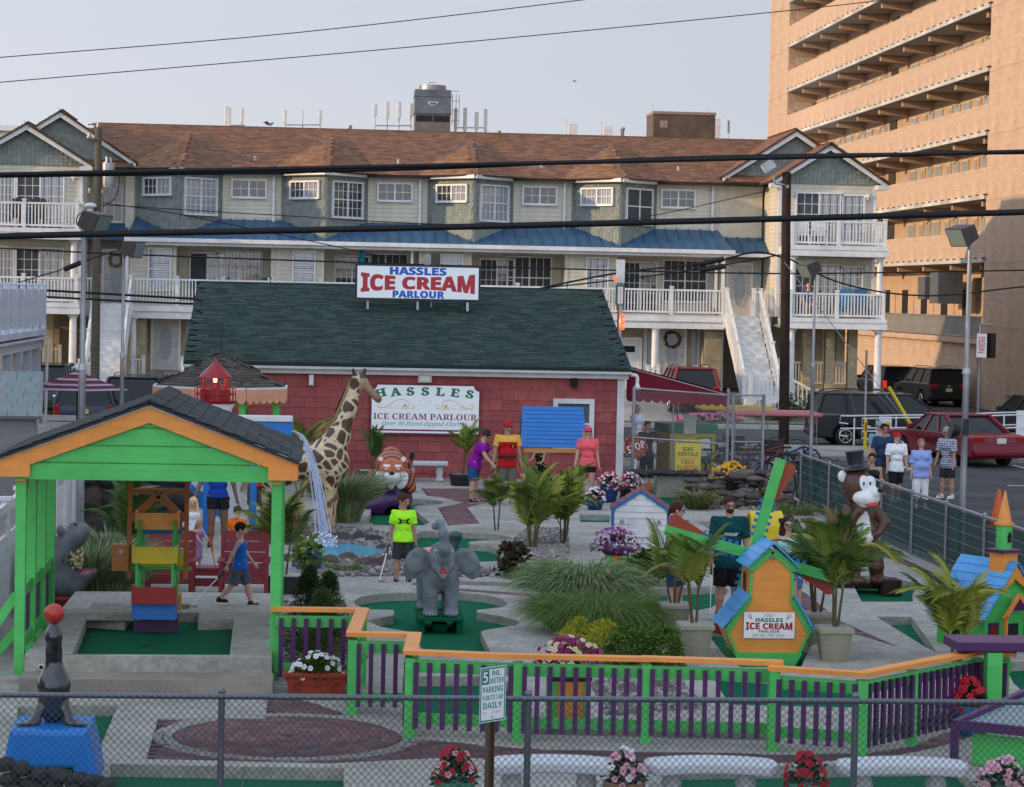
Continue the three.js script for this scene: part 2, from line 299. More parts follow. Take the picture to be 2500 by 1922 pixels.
function railing(parent,a,b,h=1.0,o={}){
a=vec(a);b=vec(b);const d=b.clone().sub(a),L=d.length(),u=d.clone().normalize(),n=o.posts??Math.max(1,Math.round(L / 2.2)),g=grp('railing',parent),W=o.m||M.white;
const at=(t,y)=>V(a.x+u.x*t,a.y+u.y*t+y,a.z+u.z*t);
mesh('top_rail',beam(at(0,h - .05),at(L,h - .05),.09,.07),W,g);mesh('bottom_rail',beam(at(0,.1),at(L,.1),.06,.07),W,g);
for(let i=0;i<=n;i++){if(o.noEnd&&i===n)continue;if(o.noStart&&i===0)continue;const p=at(L*i / n,0);mesh('post',[box(.13,h+.08,.13,p.x,p.y+(h+.08)/ 2 - .02,p.z),box(.17,.05,.17,p.x,p.y+h+.08,p.z)],W,g);}
const bl=[],s=o.gap||.125;for(let t=s;t<L - .03;t+=s){const p=at(t,0);bl.push(box(.045,h - .18,.045,p.x,p.y+.1+(h - .18)/ 2,p.z));}
stuff(mesh('balusters',bl,W,g));return g;
}
const roofCols=[[.20,.105,.065],[.155,.085,.055],[.25,.14,.09],[.18,.10,.07],[.22,.11,.06]];
function column(parent,x,y0,y1,z,r=.13){return mesh('column',[cyl(r,r*.88,y1 - y0 - .16,x,(y0+y1)/ 2 - .02,z,18),box(r*2.5,.08,r*2.5,x,y0+.04,z),box(r*2.5,.08,r*2.5,x,y1 - .04,z),cyl(r*1.15,r*1.15,.05,x,y1 - .12,z,18),cyl(r*1.15,r*1.2,.05,x,y0+.11,z,18)],M.white,parent);}
function ovalDoor(parent,x,y,z,w=.95,h=2.1,knob=1){
const g=grp('door',parent,x,y,z);
mesh('leaf',box(w,h,.05,0,h / 2,.03),M.doorGrey,g);
mesh('frame',[box(.09,h+.09,.09,-w / 2 - .045,h / 2+.045,.045),box(.09,h+.09,.09,w / 2+.045,h / 2+.045,.045),box(w,.09,.09,0,h+.045,.045)],M.trim,g);
const e=new THREE.Shape();e.absellipse(0,0,.24,.72,0,Math.PI*2);const ring=new THREE.Shape();ring.absellipse(0,0,.28,.76,0,Math.PI*2);const hl=new THREE.Path();hl.absellipse(0,0,.235,.715,0,Math.PI*2);ring.holes.push(hl);
mesh('oval_window',place(new THREE.ExtrudeGeometry(e,{depth:.012,bevelEnabled:false,curveSegments:20}),0,h*.54,.055),M.oval,g);
mesh('oval_frame',place(new THREE.ExtrudeGeometry(ring,{depth:.03,bevelEnabled:false,curveSegments:20}),0,h*.54,.055),M.doorGrey,g);
mesh('knob',[sph(.035,knob*(w / 2 - .1),.95,.09),sph(.03,knob*(w / 2 - .1),1.12,.08)],M.steel,g);
return g;
}
function wreath(parent,x,y,z,r,col){reseed(77);const p=[];for(let i=0;i<70;i++){const a=i / 70*6.283,q=rr(-.05,.05);p.push(box(.09,.025,.05,x+Math.cos(a)*(r+q),y+Math.sin(a)*(r+q),z+rr(0,.05),rr(-1,1),rr(-1,1),a+rr(-.6,2)));}const o=mesh('door_wreath',p,mat(col,.9));return o;}
const SAGE=[[.215,.24,.215],[.23,.255,.23]];

// townhouse row
const town=thing('townhouse_row','three storey cream townhouse row with brown shingle roof, sage bays and blue metal porch roofs','building');
reseed(11);
{
const XB=[-7.15,-1.38,4.44,10.24],zU=-98.5,YD=4.05,YG=1.0,eave=9.3;
mesh('rear_wall',[bx(-13.2,21.8,.6,9.25,-110,-101.2)],M.cream,town);

mesh('wall',[bx(-7.35,17.9,6.3,eave,zU - .35,zU),bx(-7.35,17.9,YD,6.6,-99.3,-98.85),bx(-7.35,16.2,YG,3.62,-98.2,-97.75)],M.cream,town);
mesh('wall',bx(-7.35,16.0,YG - .6,3.6,-97.75,-97.6),M.stucco,town);
mesh('porch_ceiling',bx(-7.35,16.2,6.42,6.5,-98.85,-96.8),M.trim,town);

XB.forEach((xb,i)=>{
const L=V(xb,0,zU),A=V(xb+1.68,0,-96.85),R=V(xb+3.28,0,zU);
const pr=place(ext([[L.x,-L.z],[R.x,-R.z],[A.x,-A.z]],eave - 6.45),0,0,0,-Math.PI / 2);pr.translate(0,6.45,0);
const b=mesh('bay',pr,M.sageBoard,town);
const fl=A.clone().sub(L),fr=R.clone().sub(A),wl=fl.length(),wr=fr.length();
const sc=new THREE.Shape();sc.moveTo(-.085,.12);sc.lineTo(.085,.12);sc.lineTo(.085,-.02);sc.absarc(0,-.02,.085,0,-Math.PI,true);sc.closePath();
const sg=ext(sc,.014,{cs:5});
shingles('scalloped_shingles',b,[L.x,6.5,L.z],fl,[0,1,0],wl,2.8,(p,q)=>p<wl - .05&&p>.05,.175,.13,.018,SAGE,0.25,shingleM,sg);
shingles('scalloped_shingles',b,[A.x,6.5,A.z],fr,[0,1,0],wr,2.8,(p,q)=>p<wr - .05&&p>.05,.175,.13,.018,SAGE,0.25,shingleM,sg);
for(const q of[bx(A.x - .05,A.x+.05,6.6,eave - .1,A.z - .06,A.z+.05),bx(R.x - .03,R.x+.07,7.2,eave - .1,zU - .02,zU+.04),bx(L.x - .1,L.x+.01,7.2,eave - .1,zU - .02,zU+.04)])mesh('corner_board',q,M.sageBoard,b);
const nl=-Math.atan2(fl.z,fl.x),nr=-Math.atan2(fr.z,fr.x),ml=L.clone().lerp(A,.52),mr=A.clone().lerp(R,.5);
windowUnit(town,ml.x+Math.sin(nl)*.03,8.68,ml.z+Math.cos(nl)*.03,1.5,.58,{ry:nl,sashes:2,cols:3,rows:2,curtain:i===3?['c','c']:['','c']});
windowUnit(town,mr.x+Math.sin(nr)*.03,8.32,mr.z+Math.cos(nr)*.03,1.62,1.32,{ry:nr,sashes:2,cols:i % 2?3:3,rows:4,meet:1,curtain:i===0||i===2?['c']:[''],screen:i===3?[0,1]:[],plain:i===3?[0,1]:[]});

const x0=R.x+.07,x1=i<3?XB[i+1]- .1:16.15;
siding(town,x0,x1,7.2,eave - .05,zU,M.cream,.165);
windowUnit(town,(x0+x1)/ 2 - .12+(i===3?-.3:0),8.7,zU+.03,1.28,.62,{sashes:2,cols:2,rows:2});
mesh('downspout',[box(.1,2.0,.08,x1 - .3,8.25,zU+.09),box(.1,.3,.08,x1 - .3,9.2,zU+.16,.5)],M.white,town);

const gb=(p,q)=>beam([p[0],eave+.02,p[1]],[q[0],eave+.02,q[1]],.16,.15);
mesh('gutter',[gb([L.x - .05,zU+.32],[A.x,A.z+.35]),gb([A.x,A.z+.35],[R.x+.05,zU+.32]),gb([R.x,zU+.3],[x1+.1,zU+.3])],M.white,town);
mesh('soffit',slab([[L.x - .1,eave - .04,zU],[x1+.2,eave - .04,zU],[x1+.2,eave - .04,zU+.28],[R.x+.02,eave - .04,zU+.28],[A.x,eave - .04,A.z+.28],[L.x - .1,eave - .04,zU+.28]].reverse(),.03),M.trim,town);

const apex=V(A.x+.1,11.1,-102.2),eL=V(L.x - .65,eave+.08,zU+.3),eR=V(R.x+.7,eave+.08,zU+.3),eA=V(A.x,eave+.08,A.z+.4);
const hip=mesh('bay_roof',[slab([eL,eA,apex],.05),slab([eA,eR,apex],.05)],M.brown,town);
for(const[p,q]of[[eL,eA],[eA,eR]]){
const u=q.clone().sub(p),len=u.length();u.normalize();const w=apex.clone().sub(p),a0=w.dot(u),sv=w.clone().addScaledVector(u,-a0),H=sv.length();sv.normalize();
shingles('roof_shingles',hip,p,u,sv,len,H,(a,b2)=>{const t=b2 / H;return a>a0*t - .12&&a<len+(a0 - len)*t+.12;},.3,.15,.014,p===eL?[[.24,.13,.075],[.20,.10,.06],[.28,.155,.085]]:roofCols);  // left slopes get lighter, warmer tabs: sunlight put into the shingle colour
}
mesh('hip_cap',[beam(eA.clone().setY(eA.y+.02),apex.clone().setY(apex.y+.02),.2,.03)],mat([.2,.105,.06],.9),hip);

const bl=i?XB[i]- .42:-7.3,br=XB[i]+1.62,pr2=i<3?XB[i+1]- .42:16.15;
mesh('wall',bx(bl,br,YD,6.5,-98.85,-97.25),M.cream,town);siding(town,bl+.1,br - .1,YD,6.45,-97.25,M.cream,.165);
for(const q of[bx(bl - .02,bl+.1,YD,6.5,-97.3,-97.2),bx(br - .1,br+.02,YD,6.5,-97.3,-97.2)])mesh('corner_board',q,M.cream,town);
windowUnit(town,(bl+br)/ 2+.25,5.42,-97.22,.78,1.55,{cols:3,rows:4,meet:1,curtain:i===3?['h']:['b']});
siding(town,br+.02,pr2 - .02,YD,6.42,-98.85,M.cream,.165);
const px=(br+pr2)/ 2;
windowUnit(town,br+1.15,YD+1.03,-98.83,1.3,2.0,{name:'sliding_door',sashes:2,cols:3,rows:5,curtain:i===0?['','c']:[''],plain:i===0?[0]:[],screen:i===0||i>1?[0]:[]});
windowUnit(town,pr2 - 1.3,5.4,-98.83,1.7,1.6,{sashes:2,cols:3,rows:4,meet:1,curtain:i===0?['h','h']:[''],screen:i?[0,1]:[]});
mesh('beam',bx(br,pr2,6.35,6.55,-97.2,-97.0),M.trim,town);
if(i===1||i===3)mesh('downspout',[box(.1,2.2,.1,pr2 - .3,5.4,-97.1),box(.1,.35,.1,pr2 - .2,6.5,-96.95,.6)],M.white,town);
});

siding(town,16.2,17.9,6.6,eave - .05,zU - .3,M.cream);windowUnit(town,17.1,8.2,zU - .27,.62,1.35,{cols:3,rows:4,meet:1});
mesh('wall',bx(16.15,17.9,YD,9.3,-99.2,-98.8),M.cream,town);siding(town,16.2,17.9,YD,6.3,-98.4,M.cream);
mesh('gutter',[beam([16.0,eave+.02,zU+.1],[17.9,eave+.02,zU+.1],.16,.15),beam([-9.2,eave+.02,zU+.1],[-7.1,eave+.02,zU+.3],.16,.15)],M.white,town);
mesh('wall',bx(-9.1,-7.3,YD,9.3,-99.2,-98.9),M.cream,town);siding(town,-9.0,-7.6,4.1,9.25,-98.9,M.cream);windowUnit(town,-8.1,8.0,-98.87,.6,1.35,{cols:2,rows:2,meet:1});
mesh('corner_board',bx(-7.62,-7.3,6.7,eave,-98.9,-98.44),M.cream,town);

const br=mesh('porch_roof',[slab([[-7.45,6.64,-96.6],[16.45,6.64,-96.6],[16.1,7.48,-98.5],[-7.2,7.48,-98.5]],.06),slab([[16.45,6.64,-96.6],[16.45,6.64,-98.5],[16.1,7.48,-98.5]],.03),slab([[16.3,6.52,-97.0],[18.1,6.52,-97.0],[17.95,7.2,-98.5],[16.3,7.2,-98.5]],.05),slab([[-9.2,6.55,-97.2],[-7.5,6.55,-97.2],[-7.5,7.2,-98.8],[-9.2,7.2,-98.8]],.05)],M.blueRoof,town);
const seams=[];for(let x=-7.2;x<16.3;x+=.47)seams.push(beam([x,6.67,-96.62],[x -(x>15.9?.2:0),7.5,-98.48],.03,.05));for(let x=16.5;x<18;x+=.45)seams.push(beam([x,6.55,-97],[x - .05,7.22,-98.48],.03,.05));
mesh('standing_seam',seams,M.blueRoof,br);
mesh('gutter',[beam([-7.5,6.56,-96.55],[16.5,6.56,-96.55],.15,.16),bx(-7.4,16.3,6.36,6.5,-96.85,-96.65),beam([16.3,6.46,-96.95],[18.1,6.46,-96.95],.12,.13)],M.white,town);

const rs=V(0,2.15,-5.9),RL=rs.length();
mesh('roof',[slab([[-9.3,eave+.05,-98.0],[19.3,eave+.05,-98.0],[19.3,11.45,-104],[-9.3,11.45,-104]],.12),slab([[19.3,eave,-110],[-9.3,eave,-110],[-9.3,11.44,-104.02],[19.3,11.44,-104.02]],.1)],M.brown,town);
shingles('roof_shingles',town,[-9.3,eave+.06,-98.0],[1,0,0],[0,2.15,-6],28.5,6.3,(a,b)=>a<28.5,.36,.15,.015,roofCols);
mesh('ridge_cap',beam([-9.3,11.5,-104],[19.3,11.5,-104],.25,.06),mat([.16,.085,.055],.9),town);
for(const x of[-2.55,3.2,9.0,14.6])mesh('roof_vent',[cyl(.07,.07,.22,x,9.95,-99.5,10),cyl(.16,.1,.06,x,9.9,-99.5,12)],M.galv,town);

mesh('deck',[bx(-7.3,16.1,3.92,YD,-98.8,-96.1)],M.deckTan,town);mesh('deck_fascia',[bx(-7.35,16.15,3.78,3.97,-96.16,-96.02),bx(-7.35,16.15,3.5,3.78,-96.22,-96.1)],M.white,town);
[[-7.2,-1.85],[-1.75,3.95],[4.05,9.75],[9.85,16.0]].forEach(([a,b])=>railing(town,[a,YD,-96.2],[b,YD,-96.2],1.02,{posts:3}));
for(const x of[-7.1,-1.8,4.0,9.8,13.35])column(town,x,YG - .5,3.55,-96.3,.15);
mesh('downspout',[bx(16.0,16.12,.8,6.4,-96.7,-96.58),bx(-7.45,-7.33,.8,6.4,-96.7,-96.58),bx(18.0,18.1,4,6.4,-97.2,-97.1)],M.white,town);
mesh('pier',bx(15.35,16.05,.4,3.5,-97.3,-96.5),M.stucco,town);mesh('pier',bx(-7.4,-6.6,.4,3.5,-97.3,-96.5),M.stucco,town);

for(const x of[14.2,-5.9]){ovalDoor(town,x,YG+.45,-97.55,1.0,2.1);mesh('sidelight',[bx(x - .98,x - .78,1.5,3.4,-97.6,-97.56),bx(x+.78,x+.98,1.5,3.4,-97.6,-97.56)],M.oval,town);mesh('door_surround',[bx(x - 1.15,x - 1.0,1.2,3.6,-97.6,-97.5),bx(x+1.0,x+1.15,1.2,3.6,-97.6,-97.5)],M.doorGrey,town);mesh('doorstep',bx(x - 1.2,x+1.2,.6,1.42,-97.6,-96.6),M.concrete,town);for(const s of[-1,1])railing(town,[x+s*1.15,.95,-96.0],[x+s*.75,.95,-96.0],1.0,{posts:1});}
for(const x of[11.6,6.5]){const gd=mesh('garage_door',bx(x - 1.25,x+1.25,.9,2.95,-97.62,-97.56),M.white,town);for(let k=0;k<4;k++)mesh('garage_window',bx(x - 1.1+k*.58,x - .62+k*.58,2.5,2.75,-97.56,-97.55),M.dark,gd);mesh('garage_frame',[bx(x - 1.4,x - 1.25,.9,3.1,-97.6,-97.5),bx(x+1.25,x+1.4,.9,3.1,-97.6,-97.5),bx(x - 1.25,x+1.25,2.95,3.1,-97.6,-97.5)],M.trim,gd);const pl=[];for(let k=1;k<4;k++)pl.push(bx(x - 1.24,x+1.24,.9+k*.5,.92+k*.5,-97.562,-97.553));mesh('panel_groove',pl,M.doorGrey,gd);}

for(const[sx,x0,x1]of[[1,18.0,21.85],[-1,-13.2,-9.05]]){
const xm=(x0+x1)/ 2,zf=-95.5;
mesh('wall',[bx(x0,x1,YD,9.35,-99,zf - .02),bx(x0+.6,x1,YG - .6,3.6,-101.0,-100.8),ext([[x0,9.35],[x1,9.35],[xm,10.62]],3).translate(0,0,zf - 3.02)],M.cream,town);
siding(town,x0+.08,x1 - .08,6.85,9.3,zf,M.cream,.165);siding(town,x0+.08,x1 - .08,YD,6.4,zf,M.cream,.165);
if(sx>0){const g=boxUV(box(.022,.175,2.9));for(let y=YD+.08;y<9.2;y+=.165){const o=new THREE.Mesh(g,M.cream);o.name='siding_board';o.position.set(x0 - .012,y,-97.0);o.rotation.z=-.09;town.add(o);}}
else{const g=boxUV(box(.022,.175,3.4));for(let y=YD+.08;y<9.2;y+=.165){const o=new THREE.Mesh(g,M.cream);o.name='siding_board';o.position.set(x1+.012,y,-97.2);o.rotation.z=.09;town.add(o);}}
for(const q of[bx(x0 - .03,x0+.1,YD,9.3,zf - .06,zf+.05),bx(x1 - .1,x1+.03,YD,9.3,zf - .06,zf+.05)])mesh('corner_board',q,M.trim,town);

const gw=x1 - x0,sc=new THREE.Shape();sc.moveTo(-.085,.12);sc.lineTo(.085,.12);sc.lineTo(.085,-.02);sc.absarc(0,-.02,.085,0,-Math.PI,true);sc.closePath();const sg=ext(sc,.014,{cs:5});
const gable=(cx,hw,yb,yp,z)=>{const tri=mesh('gable',ext([[cx - hw,yb],[cx+hw,yb],[cx,yp]],.06).translate(0,0,z - .03),M.sageBoard,town);shingles('scalloped_shingles',tri,[cx - hw,yb - .1,z+.04],[1,0,0],[0,1,0],hw*2,yp - yb+.1,(a,b)=>Math.abs(a - hw)<hw*(1 -(b - .05)/(yp - yb))- .02,.175,.13,.018,SAGE,.25,shingleM,sg);};
gable(xm,gw / 2+.05,9.42,10.6,zf+.02);
const rake=(cx,hw,yb,yp,z,zb,hb)=>{for(const s of[-1,1]){const a=V(cx+s*hw,yb,z),b=V(cx,yp,z);mesh('rake_board',slab(s>0?[[a.x,a.y - hb,z],[a.x,a.y,z],[b.x,b.y,z],[b.x,b.y - hb*1.25,z]].map(p=>p):[[a.x,a.y,z],[a.x,a.y - hb,z],[b.x,b.y - hb*1.25,z],[b.x,b.y,z]],.08),M.white,town);
const rf=mesh('gable_roof',slab(s>0?[[a.x+.04,a.y+.01,z+.06],[a.x+.04,a.y+.01,zb],[b.x,b.y+.03,zb],[b.x,b.y+.03,z+.06]]:[[b.x,b.y+.03,z+.06],[b.x,b.y+.03,zb],[a.x - .04,a.y+.01,zb],[a.x - .04,a.y+.01,z+.06]],.07),M.brown,town);const len=Math.abs(zb - z);const sv=b.clone().sub(a),H=sv.length();
shingles('roof_shingles',rf,[a.x,a.y+.03,s>0?z+.05:zb],[0,0,s>0?-1:1],sv,len,H,(p)=>p<len,.3,.15,.014,roofCols);}};
rake(xm,gw / 2+.42,9.32,10.85,zf+.45,-100,.2);
mesh('eave_return',[bx(x0 - .4,x0+.0,9.1,9.28,zf - .1,zf+.44),bx(x1 - .02,x1+.4,9.1,9.28,zf - .1,zf+.44)],M.white,town);
const c2=sx>0?19.1:-10.15;gable(c2,2.75,9.75,11.35,-98.2);rake(c2,2.95,9.62,11.55,-97.8,-104,.2);
shingles('roof_shingles',town,[c2 - 2.6,9.38,-97.4],[1,0,0],[0,.4,-1],5.2,.9,()=>true,.3,.15,.014,roofCols);
mesh('skirt_roof',slab([[c2 - 2.75,9.36,-97.4],[c2+2.75,9.36,-97.4],[c2+2.75,9.72,-98.3],[c2 - 2.75,9.72,-98.3]],.05),M.brown,town);

const dw=sx>0?[[xm - .33,1.75],[xm+1.0,.85]]:[[xm+.5,1.7],[xm - 1.0,1.0]];
for(const y of[6.87,YD]){windowUnit(town,dw[0][0],y+1.03,zf+.03,dw[0][1],2.0,{name:'sliding_door',sashes:2,cols:3,rows:5,curtain:['','h'],screen:[0],plain:[]});windowUnit(town,dw[1][0],y+1.1,zf+.03,dw[1][1],1.75,{cols:3,rows:5,curtain:['h']});
for(const xx of sx>0?[x0+.32,x1 - .34]:[x1 - .3])mesh('porch_lamp',[cyl(.13,.05,.12,xx,y+2.0,zf+.16,12),cyl(.05,.05,.1,xx,y+1.9,zf+.16,8),box(.05,.05,.14,xx,y+2.05,zf+.08)],M.white,town);}

const a=x0+.12,b=x1+.1,zd=-93.6;
for(const y of[6.85,YD]){mesh('deck',bx(a,b,y - .14,y,zf,zd),M.deckTan,town);mesh('deck_fascia',[bx(a - .03,b+.03,y - .17,y - .02,zd - .06,zd+.05),bx(a - .05,b+.05,y - .42,y - .17,zd - .1,zd+.02),bx(a - .05,a+.05,y - .42,y - .05,zf,zd - .1),bx(b - .05,b+.05,y - .42,y - .05,zf,zd - .1)],M.white,town);mesh('balcony_soffit',bx(a,b,y - .36,y - .32,zf,zd - .1),M.trim,town);
railing(town,[a+.1,y,zd - .1],[b - .1,y,zd - .1],.98,{posts:2});railing(town,[b - .1,y,zd - .1],[b - .1,y,zf],.98,{posts:1,noStart:1});railing(town,[a+.1,y,zf],[a+.1,y,zd - .1],.98,{posts:1,noEnd:1});}
for(const xx of[a+.2,b - .22]){column(town,xx,YD,6.45,zd - .3,.13);column(town,xx,.95,3.65,zd - .3,.15);}
for(const zz of[-95.2,-97.5])for(const xx of[x0+1.2,x0+2.1,x0+3.0])mesh('pier',bx(xx - .18,xx+.18,.9,3.65,zz - .18,zz+.18),M.stucco,town);
mesh('carport_ceiling',bx(x0,x1,3.66,3.75,-101,zf),M.cream,town);
mesh('carport_wall',[bx(x0 - .1,x0+.1,.6,3.6,-101,-97.5)],M.stucco,town);
railing(town,[x0+.4,1.35,-96.4],[x0+3.3,1.35,-96.4],.95,{posts:1});mesh('carport_wall',bx(x0+.4,x0+3.4,.8,1.35,-96.5,-96.3),M.stucco,town);
}

for(const[x,xl,zb]of[[16.95,16.35,-91.4],[-8.0,-8.55,-91.4]]){
ovalDoor(town,x+.05,YD,-98.32,.92,2.05,x>0?1:-1);
mesh('landing',[bx(x - .95,x+.95,3.75,YD,-98.4,-96.0),bx(x - .95,x+.95,3.55,3.85,-96.1,-95.9)],M.trim,town);
if(x>0)railing(town,[x+.25,YD,-96.0],[x+.95,YD,-96.0],1.0,{posts:1});else railing(town,[x - .95,YD,-96.0],[x - .4,YD,-96.0],1.0,{posts:1});
const st=grp('stairs',town),n=15,z0=-96,dz=.285,dy=(YD - 1.0)/ n,sxm=x>0?x - .15:x+.15,hw=.62;
for(let k=0;k<n;k++){const y=YD - dy*(k+1),z=z0+dz*k;mesh('tread',box(2*hw,.05,dz+.04,sxm,y,z+dz / 2),M.trim,st);mesh('riser',box(2*hw,dy,.025,sxm,y+dy / 2,z),M.white,st);}
const ze=z0+dz*n,sh=0;
for(const s of[-1,1]){const xx=sxm+s*(hw+.05);mesh('stringer',slab(s>0?[[xx,YD+.02,z0],[xx,3.7,z0],[xx,.7,ze],[xx,1.05,ze]]:[[xx,3.7,z0],[xx,YD+.02,z0],[xx,1.05,ze],[xx,.7,ze]],.06),M.white,st);railing(town,[xx,YD,z0],[xx,1.0,ze],1.0,{posts:3,gap:.14});mesh('stringer_panel',slab(s>0?[[xx+.01,3.95,z0+.1],[xx+.01,3.4,z0+.1],[xx+.01,.9,ze - .3],[xx+.01,1.2,ze]]:[[xx - .01,3.4,z0+.1],[xx - .01,3.95,z0+.1],[xx - .01,1.2,ze],[xx - .01,.9,ze - .3]],.02),M.white,st);}
mesh('landing',bx(sxm - .75,sxm+.75,.4,.98,ze,ze+1.1),M.trim,town);
railing(town,[sxm - .6,.98,ze+1.05],[sxm+.75,.98,ze+1.05],.95,{posts:1,gap:.16});
railing(town,x>0?[sxm+.75,.98,ze+.9]:[sxm - .75,.98,ze+.9],x>0?[sxm+1.9,.35,ze+1.3]:[sxm - 1.6,.4,ze+1.3],.95,{posts:1,gap:.18});
}
mesh('house_plaque',bx(17.55,17.9,5.3,5.75,-98.38,-98.34),painted([.45,.62,.6],.5),town);
}
tag(wreath(scene,14.2,3.05,-97.42,.3,[.10,.055,.03]),'dark twig wreath hanging on the ground floor oval door','wreath');
tag(wreath(scene,-7.95,5.75,-98.2,.24,[.25,.16,.08]),'straw wreath hanging on the upper entry door','wreath');

// ground, road, pavements
structure('ground',flat([[-260,40],[300,40],[300,-420],[-260,-420]],0),M.asphalt,'grey asphalt of the street and parking lot');
{
const kerb=mat([.42,.41,.38],.9),conc=M.concrete;
structure('pavement',[flat([[8.2,-71.5],[60,-71.5],[60,-76.9],[8.2,-76.9]],.12,.12,{bevel:.015})],conc,'pale concrete pavement beside the parking lot');
structure('pavement',[flat([[-60,-88.2],[60,-88.2],[60,-88.45],[-60,-88.45]],.14,.14,{bevel:.015})],kerb,'concrete kerb along the far side of the street');
const gv=mesh('grass_verge',flat([[-60,-88.46],[60,-88.46],[60,-90.2],[-60,-90.2]],.13,.1),M.grassM);gv.userData.kind='structure';gv.userData.label='strip of green lawn along the far kerb';
const yard=new THREE.BufferGeometry(),ps=[],ys=[[-90.2,.13],[-91.5,.3],[-93.2,.85],[-97,1.0],[-110,1.0]],ix=[];ys.forEach(([z,y])=>{for(const x of[-60,-20,0,18,22.6])ps.push(x,y,z);});for(let r=0;r<4;r++)for(let c=0;c<4;c++){const a=r*5+c;ix.push(a,a+1,a+6,a,a+6,a+5);}
yard.setAttribute('position',new THREE.Float32BufferAttribute(ps,3));yard.setIndex(ix);yard.computeVertexNormals();structure('driveway',yard,conc,'pale concrete driveways rising to the townhouses');
structure('retaining_edge',[bx(22.4,22.62,0,.98,-110,-91.6)],conc,'low concrete edge beside the raised driveway');
const lm=mat([.75,.75,.72],.8);[[9.6,12.3,-58.2],[12.9,13.0,-60.5]].forEach(()=>0);
for(let k=0;k<4;k++){const x=13.2+k*3.6;const s=structure('parking_line',flat([[x,-70.6],[x+.1,-70.6],[x+.1,-66.2],[x,-66.2]],.005),lm,'white painted parking bay line on the asphalt');}
const q=G(2490,1187);structure('parking_line',flat([[q.x - .3,q.z],[q.x+3,q.z],[q.x+3,q.z - .12],[q.x - .3,q.z - .12]],.005),lm,'short white painted line on the open asphalt');
}

// unseen tall block, added to keep the low sun off the course
{
const b=thing('shade_block','tall plain motel block standing left of the golf course, outside the view','building',[-80,0,-30]);
mesh('wall',[bx(-9,0,0,23.5,-37,62)],painted([.55,.5,.42],.8),b);mesh('parapet',bx(-9.2,.2,23.5,24.2,-37.2,62.2),M.trim,b);
for(let f=0;f<7;f++)for(let k=0;k<9;k++)mesh('window',bx(0,.05,1+f*3.2,2.6+f*3.2,-34+k*11,-30+k*11),M.dark,b);
}

